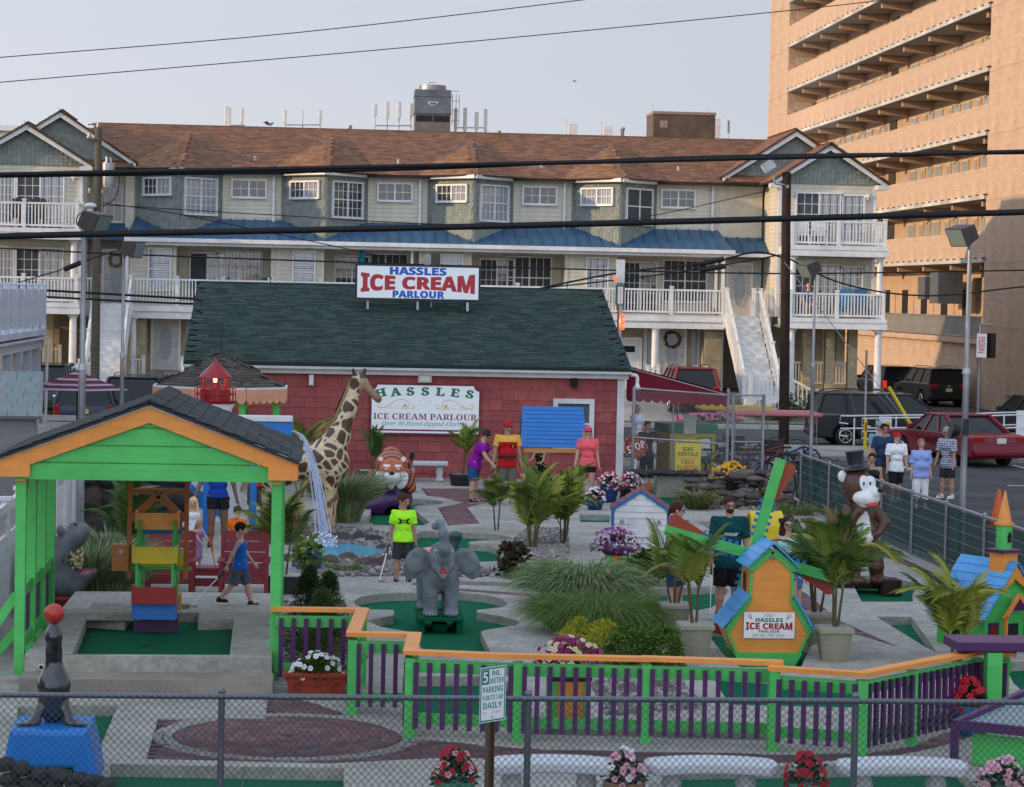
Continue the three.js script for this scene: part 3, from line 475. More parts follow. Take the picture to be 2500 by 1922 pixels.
// orange apartment block
{
reseed(31);
const A=thing('apartment_block','orange stucco apartment block with open galleries on every floor','building',[38,0,-130]);
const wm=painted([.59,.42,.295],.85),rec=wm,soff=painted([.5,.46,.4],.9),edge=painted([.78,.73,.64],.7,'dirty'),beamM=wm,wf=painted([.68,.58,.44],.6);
const X=-8,Z=z=>z+130,fl=2.865,ys=[];for(let k=0;k<8;k++)ys.push(6.6+k*fl);
mesh('wall',[bx(X,X+15,0,32,Z(-163.7),Z(-157)),bx(X,X+15,0,32,Z(-109),Z(-94)),bx(X+1.9,X+15,0,32,Z(-157),Z(-109))],wm,A);
for(let y=3.7;y<31;y+=fl)mesh('stucco_joint',[bx(X - .012,X+.01,y,y+.035,Z(-109),Z(-94)),bx(X - .012,X+.01,y,y+.035,Z(-163.6),Z(-157))],beamM,A);
ys.forEach((y,k)=>{
if(k>6)return;
const g=grp('gallery',A);
mesh('parapet',bx(X,X+.16,y+.24,y+1.42,Z(-156.98),Z(-109.02)),wm,g);
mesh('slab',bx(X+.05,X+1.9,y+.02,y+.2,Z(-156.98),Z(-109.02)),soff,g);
const ed=[],sc=[];for(let z=-156.9;z<-109.3;z+=1.25){ed.push(bx(X - .1,X+.05,y,y+.23,Z(z),Z(Math.min(z+1.25,-109.03))));sc.push(bx(X - .105,X - .06,y+.17,y+.225,Z(z+.2),Z(z+.75)));}
mesh('slab_edge',ed,edge,g);mesh('scupper',sc,M.dark,g);
for(let z=-153.5,n=0;z<-109;z+=5.35,n++)mesh('beam',slab([[X+.25,y - .28,Z(z)],[X+.25,y,Z(z)],[X+1.9,y,Z(z)],[X+1.9,y - .42,Z(z)]],.3),beamM,g);
const wy=y+.2;
for(let z=-151.8,n=0;z<-110;z+=5.35,n++){
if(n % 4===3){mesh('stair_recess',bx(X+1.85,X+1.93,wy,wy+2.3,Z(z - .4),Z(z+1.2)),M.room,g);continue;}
const w=grp('window',g);mesh('frame',bx(X+1.82,X+1.9,wy+.85,wy+2.15,Z(z - .65),Z(z+.65)),wf,w);for(const s of[0,1])mesh('pane',bx(X+1.8,X+1.825,wy+.92,wy+2.08,Z(z - .58+s*.6),Z(z - .02+s*.6)),M.oval,w);
const d=grp('door',g);mesh('frame',bx(X+1.82,X+1.9,wy,wy+2.15,Z(z+1.7),Z(z+2.6)),wf,d);mesh('leaf',bx(X+1.8,X+1.83,wy,wy+2.05,Z(z+1.78),Z(z+2.52)),wm,d);mesh('pane',bx(X+1.78,X+1.805,wy+1.0,wy+1.95,Z(z+1.95),Z(z+2.35)),M.oval,d);
const w2=grp('window',g);mesh('frame',bx(X+1.82,X+1.9,wy+.85,wy+2.15,Z(z+3.2),Z(z+4.1)),wf,w2);mesh('pane',bx(X+1.8,X+1.825,wy+.92,wy+2.08,Z(z+3.27),Z(z+4.03)),M.oval,w2);
}
const ex=grp('exit_door',g);mesh('leaf',bx(X+.5,X+1.6,wy,wy+2.1,Z(-157.0),Z(-156.93)),wf,ex);mesh('door_glass',bx(X+.95,X+1.15,wy+.95,wy+1.5,Z(-156.94),Z(-156.91)),M.dark,ex);
mesh('exit_sign',bx(X+.1,X+.45,wy+1.35,wy+1.6,Z(-156.93),Z(-156.85)),mat([.7,.35,.3],.5),g);
});

const low=wm;
mesh('base_wall',bx(X+.1,X+2,0,2.9,Z(-157),Z(-109)),low,A);mesh('deck',bx(X - .15,X+1.9,2.9,3.15,Z(-157),Z(-109.02)),low,A);
const pk=[];for(let z=-150;z<-109.1;z+=.17)pk.push(bx(X - .06,X - .03,3.2,4.1,Z(z),Z(z+.11)));stuff(mesh('railing_pickets',pk,painted([.33,.31,.28],.6),A));mesh('deck_rail',[bx(X - .09,X,4.1,4.16,Z(-150),Z(-109.1)),bx(X - .08,X - .01,3.2,3.25,Z(-150),Z(-109.1))],M.galv,A);
for(let z=-149;z<-110;z+=4.2){mesh('window',bx(X+1.86,X+1.93,3.9,5.4,Z(z),Z(z+1.2)),M.dark,A);mesh('door',bx(X+1.86,X+1.93,3.15,5.2,Z(z+1.8),Z(z+2.6)),rec,A);}
for(const q of[bx(X - .3,X+.9,4.9,6.0,Z(-120),Z(-118.6)),bx(X - .3,X+.9,4.7,6.2,Z(-117.6),Z(-116))])mesh('air_conditioner',q,painted([.12,.13,.14],.6),A);
mesh('wall_pipe',[bar([X - .12,.8,Z(-104.2)],[X - .12,.8,Z(-103.4)],.06),bar([X,.8,Z(-103.8)],[X - .3,.8,Z(-103.8)],.09)],M.galv,A);
}

// plant and aerials on the roof of the block beyond
{
const R=thing('beach_hotel','far flat roofed hotel mostly hidden behind the townhouse ridge','building',[8,0,-146]);
mesh('wall',bx(-30,22,0,13.3,-8,6),M.cream,R);mesh('parapet',bx(-30.2,22.2,13.3,13.6,-8.2,6.2),M.trim,R);
const Q=(u,v)=>P(u,v,140);
const ct=P(1010,322,140),cw=P(1098,322,140).x - ct.x,yT=P(1050,222,140).y,yM=P(1050,280,140).y,yB=13.6,xm=ct.x+cw / 2;
const C=thing('cooling_tower','big grey louvred cooling tower with a round fan on the far roof','cooling tower',[xm,13.6,-140]);
const grey=painted([.22,.25,.28],.6,'dirty');
mesh('casing',[box(cw,yT - yM,2,0,(yT+yM)/ 2 - yB,0),box(cw+.06,.06,2.06,0,yM - yB+.02,0),box(cw+.06,.05,2.06,0,(yT+yM)/ 2 - yB+.3,0)],grey,C);
mesh('base',box(cw*.98,yM - yB,1.9,0,(yM - yB)/ 2,0),painted([.27,.24,.21],.7,'dirty'),C);
for(const s of[-1,1])mesh('louvre',box(cw*.43,.32,.05,s*cw*.24,yM - yB - .28,.97),M.dark,C);
mesh('fan_ring',[cyl(cw*.39,cw*.37,.3,0,yT - yB+.15,0,24)],M.galv,C);mesh('fan_guard',[bar([-.2,yT - yB+.3,0],[-.2,yT - yB+.5,0],.02),bar([-.2,yT - yB+.5,0],[.2,yT - yB+.45,0],.02)],M.galv,C);
mesh('emblem',ext([[-.28,.1],[.28,.1],[.28,-.02],[0,-.12],[-.28,-.02]],.02).translate(0,(yT+yM)/ 2 - yB - .12,1.01),mat([.5,.6,.66],.5),C);
mesh('emblem',ext([[-.22,.06],[.22,.06],[.2,0],[0,-.07],[-.2,0]],.02).translate(0,(yT+yM)/ 2 - yB - .12,1.025),mat([.06,.09,.12],.5),C);
const lad=[];for(const x of[cw / 2+.1,cw / 2+.3,cw / 2+.48])lad.push(bar([x,.6,.5],[x,yT - yB - .2,.5],.02));for(let y=.9;y<yT - yB;y+=.55)lad.push(bar([cw / 2+.05,y,.5],[cw / 2+.48,y,.5],.02));mesh('ladder_cage',lad,M.galv,C);
const aerial=(list,rails,name,label)=>{const b=P(list[0][0],320,141);const T=thing(name,label,'antenna',[b.x,13.5,-141]);for(const[u,v0,v1,w]of list){const a=P(u,v0,141),c=P(u,v1,141);mesh('antenna_panel',rbox(w,a.y - c.y,w*.7,w*.2,a.x - b.x,(a.y+c.y)/ 2 - 13.5,0),painted([.72,.69,.62],.5),T);mesh('mast',bar([a.x - b.x,0,-.1],[a.x - b.x,c.y - 13.4,-.1],.035),M.galv,T);}for(const[u0,u1,v]of rails){const a=P(u0,v,141),c=P(u1,v,141);mesh('cross_rail',[bar([a.x - b.x,a.y - 13.5,0],[c.x - b.x,c.y - 13.5,0],.04),bar([a.x - b.x,0,0],[a.x - b.x,a.y - 13.5,0],.03),bar([c.x - b.x,0,0],[c.x - b.x,c.y - 13.5,0],.03)],M.galv,T);}return T;};
aerial([[553,258,300,.18],[560,262,308,.2],[591,265,298,.2]],[[556,598,306]],'cell_antenna','pair of tall white panel aerials close to the left roof end');
aerial([[696,268,300,.2],[782,269,300,.2],[739,270,272,.05]],[[696,782,305]],'cell_antenna','two white panel aerials at the ends of one long bracket');
aerial([[916,253,284,.22],[946,248,290,.22],[975,248,290,.22],[1004,252,285,.22]],[[916,1004,307]],'cell_antenna','four white panel aerials left of the cooling tower');
aerial([[1113,264,318,.2],[1136,263,320,.22],[1164,273,318,.22],[1186,266,322,.2]],[[1113,1186,312]],'cell_antenna','four thick white aerials right of the cooling tower');
const pb=P(1592,335,140),pe=P(1742,335,140),pt=P(1660,280,140);
const ph=thing('roof_penthouse','flat brown rooftop plant room beyond the townhouse ridge','plant room',[(pb.x+pe.x)/ 2,13.5,-141]);const pw=pe.x - pb.x;mesh('wall',box(pw,pt.y - 13.5,3,0,(pt.y - 13.5)/ 2,0),painted([.20,.15,.12],.85,'dirty'),ph);mesh('coping',box(pw+.1,.16,3.1,0,pt.y - 13.45,0),painted([.36,.25,.21],.8),ph);mesh('side_cabinet',[box(.3,1.2,.6,pw / 2+.16,.9,1.2)],M.trim,ph);mesh('patch',box(.45,.4,.02,-pw / 2+.6,pt.y - 14.1,1.51),painted([.36,.26,.22],.8),ph);mesh('lightning_rod',[bar([-pw / 2,pt.y - 13.4,1],[-pw / 2,pt.y - 12.9,1],.02),bar([pw / 2 - .4,pt.y - 13.4,1],[pw / 2 - .4,pt.y - 13,1],.015)],M.galv,ph);
for(const[u,v,w,l]of[[853,310,.26,'squat round roof vent left of the cooling tower'],[1217,323,.26,'squat round roof vent right of the white aerials'],[1520,315,.24,'tall capped roof vent beside the brown plant room']]){const a=P(u,v,139);const t=thing('roof_vent',l,'vent',[a.x,13.4,-139]);mesh('pipe',cyl(w*.4,w*.4,a.y - 13.4,0,(a.y - 13.4)/ 2,0,12),M.galv,t);mesh('vent_cap',cyl(w*.55,w*.55,.18,0,a.y - 13.4,0,14),M.galv,t);}
for(const[u,v,l]of[[1398,316,'small pale roof cabinet with a thin aerial'],[1484,322,'low white box on the far roof']]){const a=P(u,v,139);const t=thing('roof_cabinet',l,'cabinet',[a.x,13.4,-139]);mesh('box',box(.5,a.y - 13.1,.5,0,(a.y - 13.1)/ 2,0),M.trim,t);mesh('aerial',bar([-.35,0,0],[-.35,a.y - 12.8,0],.02),M.galv,t);}
const mp=P(1779,318,139),ma=thing('whip_antenna','short stubby grey aerial beside the orange block','antenna',[mp.x,13.4,-139]);mesh('mast',bar([0,0,0],[0,mp.y - 13.3,0],.02),M.galv,ma);mesh('head',box(.12,.7,.12,0,mp.y - 13.2,0),M.galv,ma);
for(const[u,v,d,l]of[[656,304,120,'seagull gliding low over the brown ridge'],[1403,199,290,'small dark seagull high in the sky']]){const a=P(u,v,d),t=thing('seagull',l,'bird',a);t.scale.setScalar(.75);t.rotation.y=1.0;const gm=mat([.28,.28,.29],.8);mesh('body',place(solid([cap([0,0,-.2],[0,0,.15],.05,.07),cap([0,.02,.15],[0,.03,.28],.05,.03)],{cell:.02}),0,0,0,0,1.2),gm,t);for(const s of[-1,1])mesh('wing',slab(s>0?[[0,.02,.1],[.35,.2,.12],[.62,.1,-.05],[.3,.16,-.05],[0,.02,-.08]]:[[0,.02,-.08],[-.3,.16,-.05],[-.62,.1,-.05],[-.35,.2,.12],[0,.02,.1]],.015),gm,t);}
}

// ice cream parlour
function bowtie(c,s,x,y,w,h,font,dip){
const t=document.createElement('canvas');t.width=1200;t.height=300;const k=t.getContext('2d');k.fillStyle=c.fillStyle;k.strokeStyle=c.fillStyle;k.lineJoin='miter';k._stroke=7;fitText(k,s,10,20,1180,260,font,'bold');
for(let i=0;i<1200;i+=2){const u=i / 600 - 1,f=1 - dip*(1 - u*u),hh=h*f;c.drawImage(t,i,0,2,300,x+w*i / 1200,y+(h - hh)/ 2,w / 600+.6,hh);}
}
{
reseed(41);
const L=thing('ice_cream_parlour','low red shingled ice cream parlour with a long green roof','building',[2.3,0,-63.5]);
const ox=-2.3,oz=63.5,red=painted([.47,.13,.115],.7),redM=[[.41,.10,.095],[.43,.106,.10],[.38,.09,.088],[.445,.115,.105]].map(c=>painted(c,.72));
const x0=-2.95+ox,x1=7.6+ox,zf=-60.3+oz;
mesh('wall',[bx(x0,x1,0,2.9,zf - 12,zf)],red,L);

const h=.262,rows=11,far=[];let n=0;
for(let r=0;r<rows;r++){let x=x0 - rnd()*.2;const yb=.02+r*h;while(x<x1 - .03){const w=rr(.24,.42),a=Math.max(x,x0),b=Math.min(x+w - .008,x1);if(b - a>.04){const dy=rr(-.006,.006),g=box(b - a,h+.02,.022,(a+b)/ 2,yb+h / 2+dy,zf+.014+rr(0,.004),-.07);if(a>-.62&&n<300){mesh('shake',g,redM[Math.floor(rnd()*4)],L);n++;}else far.push(g);}x+=w;}}
stuff(mesh('shakes',far,redM[0],L));
mesh('gable_wall',[ext([[0,2.9],[0,2.94],[-6.4,4.8],[-12.6,2.9]],.1).rotateY(Math.PI / 2*-1).scale(-1,1,-1).translate(x1 - .05,0,zf - 12.4)].slice(0,0).concat([slab([[x1,2.9,zf],[x1,2.9,zf - 12],[x1,4.75,zf - 6.2]],.1)]),red,L);
const RL=-3.2+ox,RR=7.75+ox,sz=-6.6,sy=1.93,RLn=Math.hypot(sz,sy);
mesh('roof',[slab([[RL,2.93,zf+.4],[RR,2.93,zf+.4],[RR,4.86,zf - 6.2],[RL,4.86,zf - 6.2]],.1),slab([[RR,2.93,zf - 12.8],[RL,2.93,zf - 12.8],[RL,4.855,zf - 6.22],[RR,4.855,zf - 6.22]],.1)],mat([.03,.045,.04],.9),L);
shingles('roof_shingles',L,[RL,2.945,zf+.4],[1,0,0],[0,sy,sz],RR - RL,RLn,(a)=>a>.15&&a<RR - RL - .15,.31,.15,.016,[[.040,.062,.052],[.030,.049,.042],[.05,.075,.062],[.034,.055,.047],[.058,.078,.064]]);
mesh('ridge_cap',beam([RL,4.88,zf - 6.2],[RR,4.88,zf - 6.2],.24,.04),mat([.028,.05,.042],.9),L);
mesh('fascia',[bx(RL+.05,RR - .05,2.68,2.82,zf+.04,zf+.2)],M.trim,L);
const gp=[[0,0],[.13,0],[.17,.05],[.17,.13],[.14,.14],[.14,.07],[.02,.04],[0,.14]];mesh('gutter',[ext(gp,RR - RL).rotateY(Math.PI / 2).scale(1,1,1).translate(RL,2.8,zf+.38)],painted([.66,.66,.64],.4),L);
mesh('corner_board',[bx(x1 - .16,x1+.02,0,2.7,zf - .02,zf+.06)],M.trim,L);
mesh('downspout',[tube([[x1+.12,2.8,zf+.3],[x1+.28,2.76,zf+.3],[x1+.3,2.55,zf+.3]],.045,10),cyl(.1,.05,.14,x1+.3,2.5,zf+.3,14)],M.white,L);
const w=windowUnit(L,6.36+ox,1.55,zf+.04,.78,1.0,{fw:.12,meet:1,cols:1,rows:1,room:mat([.10,.12,.12],.6)});

const sp=thing('outdoor_speaker','small black loudspeaker high on the red wall','speaker',[6.35,2.45,-60.15]);mesh('cabinet',rbox(.16,.24,.16,.03,0,.12,0),M.black,sp);mesh('grille',rbox(.13,.2,.03,.012,0,.12,.08),M.blackRubber,sp);mesh('bracket',box(.05,.08,.12,0,.12,-.1),M.black,sp);
const fl=thing('wall_floodlight','square cream floodlight fixed under the parlour gutter','floodlight',[2.67,2.5,-60.15]);mesh('housing',rbox(.35,.2,.18,.02,0,.1,0),painted([.52,.47,.34],.5),fl);mesh('lens',box(.25,.13,.01,0,.1,.095),mat([.55,.55,.5],.2),fl);
const cm=thing('security_camera','white security camera fixed under the gutter left of the sign','camera',[-.1,2.35,-60.12]);mesh('housing',rbox(.12,.2,.1,.02,0,.2,0),M.white,cm);mesh('dome',sph(.06,0,.07,.02),M.trim,cm);mesh('lens',sph(.025,0,.04,.06),M.black,cm);

const sw=2.72,sh=1.26,cr=.13,sgn=thing('wall_sign','white parlour wall sign with scooped corners and maroon border','sign',[2.7,1.22,-60.22]);
const outline=(m)=>{const s=new THREE.Shape(),W=sw / 2 - m,H1=sh - m,c=cr;s.moveTo(-W,m);s.lineTo(W,m);s.lineTo(W,H1 - c);s.absarc(W,H1,c,-Math.PI / 2,-Math.PI,true);s.lineTo(-W+c,H1);s.absarc(-W,H1,c,0,-Math.PI / 2,true);s.closePath();return s;};
mesh('border',ext(outline(0),.05,{cs:8}),painted([.20,.018,.045],.5),sgn);
const inner=outline(.045),ig=new THREE.ShapeGeometry(inner,10);{const p=ig.attributes.position,uv=ig.attributes.uv;for(let i=0;i<p.count;i++)uv.setXY(i,(p.getX(i)+sw / 2)/ sw,p.getY(i)/ sh);ig.translate(0,0,.054);}
const wallPrint=canvasMat(1728,800,(c,W,H)=>{
c.fillStyle='#eef2f0';c.fillRect(0,0,W,H);const S='HASSLES';
for(let i=0;i<7;i++){const a=(i - 3)*.075,px=165+i*232,py=165 - Math.cos((i - 3)/ 3.2)*85+40;c.save();c.translate(px,py);c.rotate(a*1.1);c.scale(1.28,1);c.font='bold 168px serif';c.textAlign='center';c.lineWidth=9;c.fillStyle='#bcd6ca';c.fillText(S[i],-9,66);c.fillStyle=c.strokeStyle='#0d6b4a';c.strokeText(S[i],0,60);c.fillText(S[i],0,60);c.restore();}
c.strokeStyle='#e0a03c';c.fillStyle='#e0a03c';c.lineCap='round';
for(const s of[0,1]){c.save();if(s){c.translate(W,0);c.scale(-1,1);}c.lineWidth=6;c.beginPath();c.moveTo(110,388);c.lineTo(700,388);c.stroke();c.lineWidth=9;c.beginPath();c.moveTo(175,330);c.arc(150,350,30,-.6,2.6,true);c.quadraticCurveTo(150,392,220,380);c.quadraticCurveTo(300,340,380,280);c.quadraticCurveTo(520,220,590,290);c.quadraticCurveTo(610,340,590,370);c.arc(545,350,45,.4,2.9);c.stroke();c.beginPath();c.arc(545,348,24,0,7);c.fill();c.lineWidth=6;c.beginPath();c.arc(660,358,26,-2.4,2.2);c.stroke();c.beginPath();c.arc(310,345,24,3.4,.5,true);c.stroke();c.restore();}
c.strokeStyle='#cfc5c6';c.lineWidth=5;c.beginPath();c.arc(864,245,52,2.6,.6);c.arc(925,290,36,-1.2,1.6);c.arc(864,315,40,.4,2.7);c.arc(803,290,36,1.5,4.4);c.stroke();c.beginPath();c.arc(868,262,22,0,4.5);c.stroke();
c.fillStyle='#7c1f3e';fitText(c,'ICE CREAM PARLOUR',55,468,W - 110,96,'serif','bold');
c.fillStyle='#2f6f5f';fitText(c,'Over 30 Hand-dipped Flavors',200,590,W - 400,88,'serif','italic',-.18);
c.fillStyle='#7c1f3e';c.fillRect(20,716,W - 40,26);
},.45);
mesh('printed_face',ig,wallPrint,sgn,true);

const rs=thing('roof_sign','long white roof sign box with blue and red lettering','sign',[2.62,4.5,-64.2]);const W=3.26,H=.93;
mesh('cabinet',[rbox(W,H,.32,.015,0,H / 2,0)],M.black,rs);
mesh('frame',[box(W,.05,.34,0,.025,.002),box(W,.05,.34,0,H - .025,.002),box(.05,H - .1,.34,-W / 2+.025,H / 2,.002),box(.05,H - .1,.34,W / 2 - .025,H / 2,.002)],M.black,rs);
const rp=canvasMat(1740,470,(c,w,h)=>{c.fillStyle='#f3f7f6';c.fillRect(0,0,w,h);c.fillStyle=c.strokeStyle='#0b57b5';c._stroke=7;fitText(c,'HASSLES',470,14,800,108,'sans-serif','bold');fitText(c,'PARLOUR',515,358,730,98,'sans-serif','bold');c.fillStyle='#b3202e';bowtie(c,'ICE CREAM',50,85,1640,315,'sans-serif',.37);},.35);
face('printed_face',W - .09,H - .09,rp,rs,0,H / 2,.168);
for(const x of[-1.3,.0,1.3])mesh('support_leg',[beam([x,0,.1],[x,-.26,.22],.06,.06),beam([x,.1,-.16],[x,-.1,-.9],.05,.05)],M.galv,rs);
const ac=thing('rooftop_meter_box','small dark electrical box poking above the roof sign','box',[3.0,5.3,-64.6]);mesh('housing',box(.24,.62,.16,.1,.15,0),painted([.10,.09,.07],.6),ac);mesh('side_panel',box(.14,.56,.16,-.12,.14,0),M.galv,ac);mesh('stand',[box(.04,.9,.04,0,-.55,0)],M.galv,ac);

const aw=thing('red_awning','dark red sloping fabric awning on the side of the parlour','awning',[8.0,0,-62.5]);
const rm=painted([.20,.008,.025],.8);const dz=2.2;
mesh('canopy',[slab([[-.3,3.0,2.0],[2.3,2.36,2.0],[2.3,2.36,-dz],[-.3,3.0,-dz]],.02),slab([[-.3,2.22,2.0],[2.3,2.12,2.0],[2.3,2.36,2.0],[-.3,3.0,2.0]],.02)],rm,aw);
const sc=[];for(let i=0;i<12;i++)sc.push(cyl(.11,.11,.018,-.19+i*.216,2.22 - .008*i,1.99,14,Math.PI / 2));mesh('scalloped_valance',sc,rm,aw);
mesh('awning_frame',[bar([2.28,2.1,1.9],[2.28,0,1.9],.025),bar([.9,2.2,1.9],[.9,0,1.9],.022),bar([1.6,2.1,-2],[1.6,0,-2],.022),bar([-.3,2.95,2],[2.3,2.3,2],.02)],M.galv,aw);
}

{const a=P(1513,760,66);const s=thing('blade_sign','narrow white and green blade sign on a post behind the roof','sign',[a.x,0,-66]);const yA=P(1513,730,66).y,yB=a.y+.85;mesh('post',bar([0,0,0],[0,yA+.3,0],.07),M.galv,s);mesh('panel',[box(.22,.62,.1,0,yA+.75,0)],painted([.72,.76,.78],.5),s);mesh('panel',[box(.24,.55,.1,0,yA+.1,.0)],painted([.05,.16,.09],.5),s);mesh('panel',[box(.14,.45,.11,0,yA+.1,.01)],M.trim,s);for(const[y,k]of[[yA+.55,1],[yA - .45,1],[yA - .62,1],[yA - .78,1]])mesh('lamp',sph(.06,y>yA?-.15:.08,y,.06,1,1.1,1),mat([.5,.05,.02],.4,{emissive:new THREE.Color(1,.16,.04),emissiveIntensity:1.2}),s);
const g2=new THREE.PointLight(new THREE.Color(1,.25,.1),.6,6);g2.position.set(a.x+.1,yA - .6,-65.7);g2.castShadow=true;scene.add(g2);}

// gazebo
const paintGreen=painted([.095,.62,.13],.45),paintOrange=painted([.98,.36,.06],.45),paintYellow=painted([.75,.55,.02],.45),paintPurple=painted([.085,.012,.11],.45),paintBlue=painted([.012,.20,.62],.45),paintRed=painted([.42,.02,.02],.4),paintSky=painted([.08,.38,.78],.4);
{
reseed(51);
const c=P(540,900,57),yE=P(540,945,57).y,yP=P(540,862,57).y,r=1.62;
const g=thing('gazebo','small octagonal gazebo with brown shingle roof and scalloped peach trim','gazebo',[c.x,0,-57]);
const pt=(i,rad,y)=>V(Math.cos((i+.5)*Math.PI / 4)*rad,y,Math.sin((i+.5)*Math.PI / 4)*rad),peach=painted([.80,.38,.24],.6);
for(let i=0;i<8;i++){
const a=pt(i,r,yE),b=pt(i+1,r,yE),t=V(0,yP,0);
const rf=mesh('roof_panel',slab([b,a,t],.04),mat([.07,.06,.05],.9),g);const u=a.clone().sub(b),len=u.length();u.normalize();const w=t.clone().sub(b),a0=w.dot(u),sv=w.clone().addScaledVector(u,-a0),H=sv.length();sv.normalize();
shingles('roof_shingles',rf,b,u,sv,len,H,(p,q)=>{const k=q / H;return p>a0*k - .05&&p<len+(a0 - len)*k+.05;},.24,.13,.014,[[.085,.072,.06],[.07,.06,.05],[.10,.085,.07]]);
const m=a.clone().add(b).multiplyScalar(.5),ry=Math.atan2(m.x,m.z),s=new THREE.Shape(),hw=len / 2;s.moveTo(-hw,.02);s.lineTo(hw,.02);s.lineTo(hw,-.2);const ns=6;for(let k=0;k<ns;k++){const x=hw -(k+.5)*2*hw / ns;s.absarc(x,-.2,hw / ns,0,-Math.PI,true);}s.closePath();
mesh('scalloped_trim',place(ext(s,.03,{cs:4}),m.x,yE - .02,m.z,0,ry),peach,g);mesh('eave_strip',place(box(len,.05,.05),m.x,yE+.02,m.z,0,ry),M.trim,g);
const p=pt(i,r*.86,0);mesh('post',box(.14,yE - .1,.14,p.x,(yE - .1)/ 2,p.z),paintGreen,g);
for(const k of[-1,1]){const q=pt(i+k,r*.86,0),d=q.clone().sub(p).normalize(),n=Math.atan2(-d.z,d.x);const bs=new THREE.Shape();bs.moveTo(.07,-.55);bs.quadraticCurveTo(.06,-.28,.2,-.3);bs.quadraticCurveTo(.22,-.14,.38,-.16);bs.lineTo(.38,-.08);bs.lineTo(.07,-.08);bs.closePath();mesh('bracket',place(ext(bs,.05,{cs:5}),p.x,yE - .05,p.z,0,n),paintYellow,g);}
}
mesh('floor',cyl(r*.95,r*.95,.12,0,.06,0,8),M.concrete,g);
const wv=thing('weathervane','thin black weathervane on top of the gazebo roof','weathervane',[c.x,yP - .02,-57]);
mesh('spindle',[bar([0,0,0],[0,.75,0],.012),place(new THREE.ConeGeometry(.03,.14,8),0,.8,0)],M.black,wv);mesh('compass_arms',[bar([-.24,.42,0],[.24,.42,0],.009),bar([0,.42,-.2],[0,.42,.2],.009)],M.black,wv);
mesh('compass_letter',[box(.018,.09,.01,.22,.42,.01),box(.06,.018,.01,.25,.46,.01),box(.05,.018,.01,.245,.42,.01),box(.06,.018,.01,.25,.38,.01),box(.015,.1,.01,-.29,.42,.01,0,0,.2),box(.015,.08,.01,-.26,.41,.01,0,0,-.3),box(.015,.08,.01,-.235,.41,.01,0,0,.3),box(.015,.1,.01,-.21,.42,.01,0,0,-.2)],M.black,wv);


const lc=P(523,1100,48.5),LT=thing('lighthouse','small white toy lighthouse with red lantern and glowing bulb','lighthouse',[lc.x,.15,-48.5]);
const yl=v=>P(523,v,48.5).y - .15,red=painted([.36,.008,.012],.3);
const yR=yl(985),yTop=yl(878),yC=yl(922),yRail=yl(948);
mesh('tower',lathe([[.66,0],[.66,.08],[.6,.1],[.52,yR*.35],[.43,yR*.62],[.33,yR*.85],[.33,yR*.95],[.40,yR],[0,yR]],32),painted([.8,.81,.82],.4),LT);
{const p=[],N=40,rad=h=>(h<.35?.6 -(h - .05)*.27:h<.62?.52 -(h - .35)*.333:.43 -(h - .62)*.435)+.012;for(let i=0;i<N;i++){const f=(k,o)=>{const h=.04+.9*k / N+o,a=k / N*8.2+1.2,q=rad(Math.min(h,.93));return V(Math.cos(a)*q,Math.min(h,.95)*yR,Math.sin(a)*q);};p.push(quad(f(i,0),f(i,.14),f(i+1,.14),f(i+1,0)));}mesh('spiral_stripe',p,paintBlue,LT);}
mesh('gallery',[cyl(.40,.42,.06,0,yR+.03,0,24),cyl(.3,.3,yRail - yR - .02,0,(yR+yRail)/ 2,0,20)],red,LT);
const rail=[],prt=[];for(let i=0;i<12;i++){const a=i / 12*6.283;rail.push(bar([Math.cos(a)*.4,yR+.05,Math.sin(a)*.4],[Math.cos(a)*.4,yRail+.02,Math.sin(a)*.4],.009));}for(const y of[yRail+.02,(yRail+yR)/ 2+.04])rail.push(place(new THREE.TorusGeometry(.4,.012,6,28),0,y,0,Math.PI / 2));mesh('railing',rail,red,LT);
for(let i=0;i<6;i++){const a=i / 6*6.283+.3;mesh('lantern_post',bar([Math.cos(a)*.26,yRail,Math.sin(a)*.26],[Math.cos(a)*.26,yC,Math.sin(a)*.26],.02),red,LT);}
mesh('lantern_roof',lathe([[.31,yC - .01],[.32,yC],[.3,yC+.05],[.02,yTop - .03],[.0,yTop]],12),red,LT);mesh('lamp_base',cyl(.12,.09,.12,0,yRail+.06,0,14),red,LT);
mesh('bulb',place(solid([ell([0,.13,0],[.045,.085,.045]),cap([0,0,0],[0,.1,0],.028)],{cell:.012}),0,yRail+.12,0),mat([1,.9,.7],.3,{emissive:new THREE.Color(1,.78,.4),emissiveIntensity:6}),LT);
const bulb=new THREE.PointLight(new THREE.Color(1,.8,.5),.5,10);bulb.position.set(lc.x,.15+yRail+.28,-48.5);bulb.castShadow=true;scene.add(bulb);
}

// golf course: concrete slab with sunken greens, brick and gravel beds
const SY=.15;
const fromView=(ox,oy,k)=>p=>p.map(q=>G(ox+q[0]/ k,oy+q[1]/ k,SY));
const vA=fromView(660,1150,2.953),vB=fromView(1300,1150,3.054),vC=fromView(1900,1080,2.71),vD=fromView(0,1420,2.731),vE=fromView(800,1550,1.285),vS=fromView(0,0,1);
const courseConc=painted([.60,.565,.485],.92,'rough',{bumpMap:TX.bump,bumpScale:.004}),carpet=mat([.006,.19,.085],.95,{map:TX.turf,bumpMap:TX.bump,bumpScale:.003});
function inPoly(x,z,P2){let c=false;for(let i=0,j=P2.length - 1;i<P2.length;j=i++){const a=P2[i],b=P2[j];if((a.z>z)!==(b.z>z)&&x<(b.x - a.x)*(z - a.z)/(b.z - a.z)+a.x)c=!c;}return c;}
const smoothPoly=(p,n=4)=>{const c=new THREE.CatmullRomCurve3(p,true,'centripetal');return c.getPoints(p.length*n).slice(0,-1);};
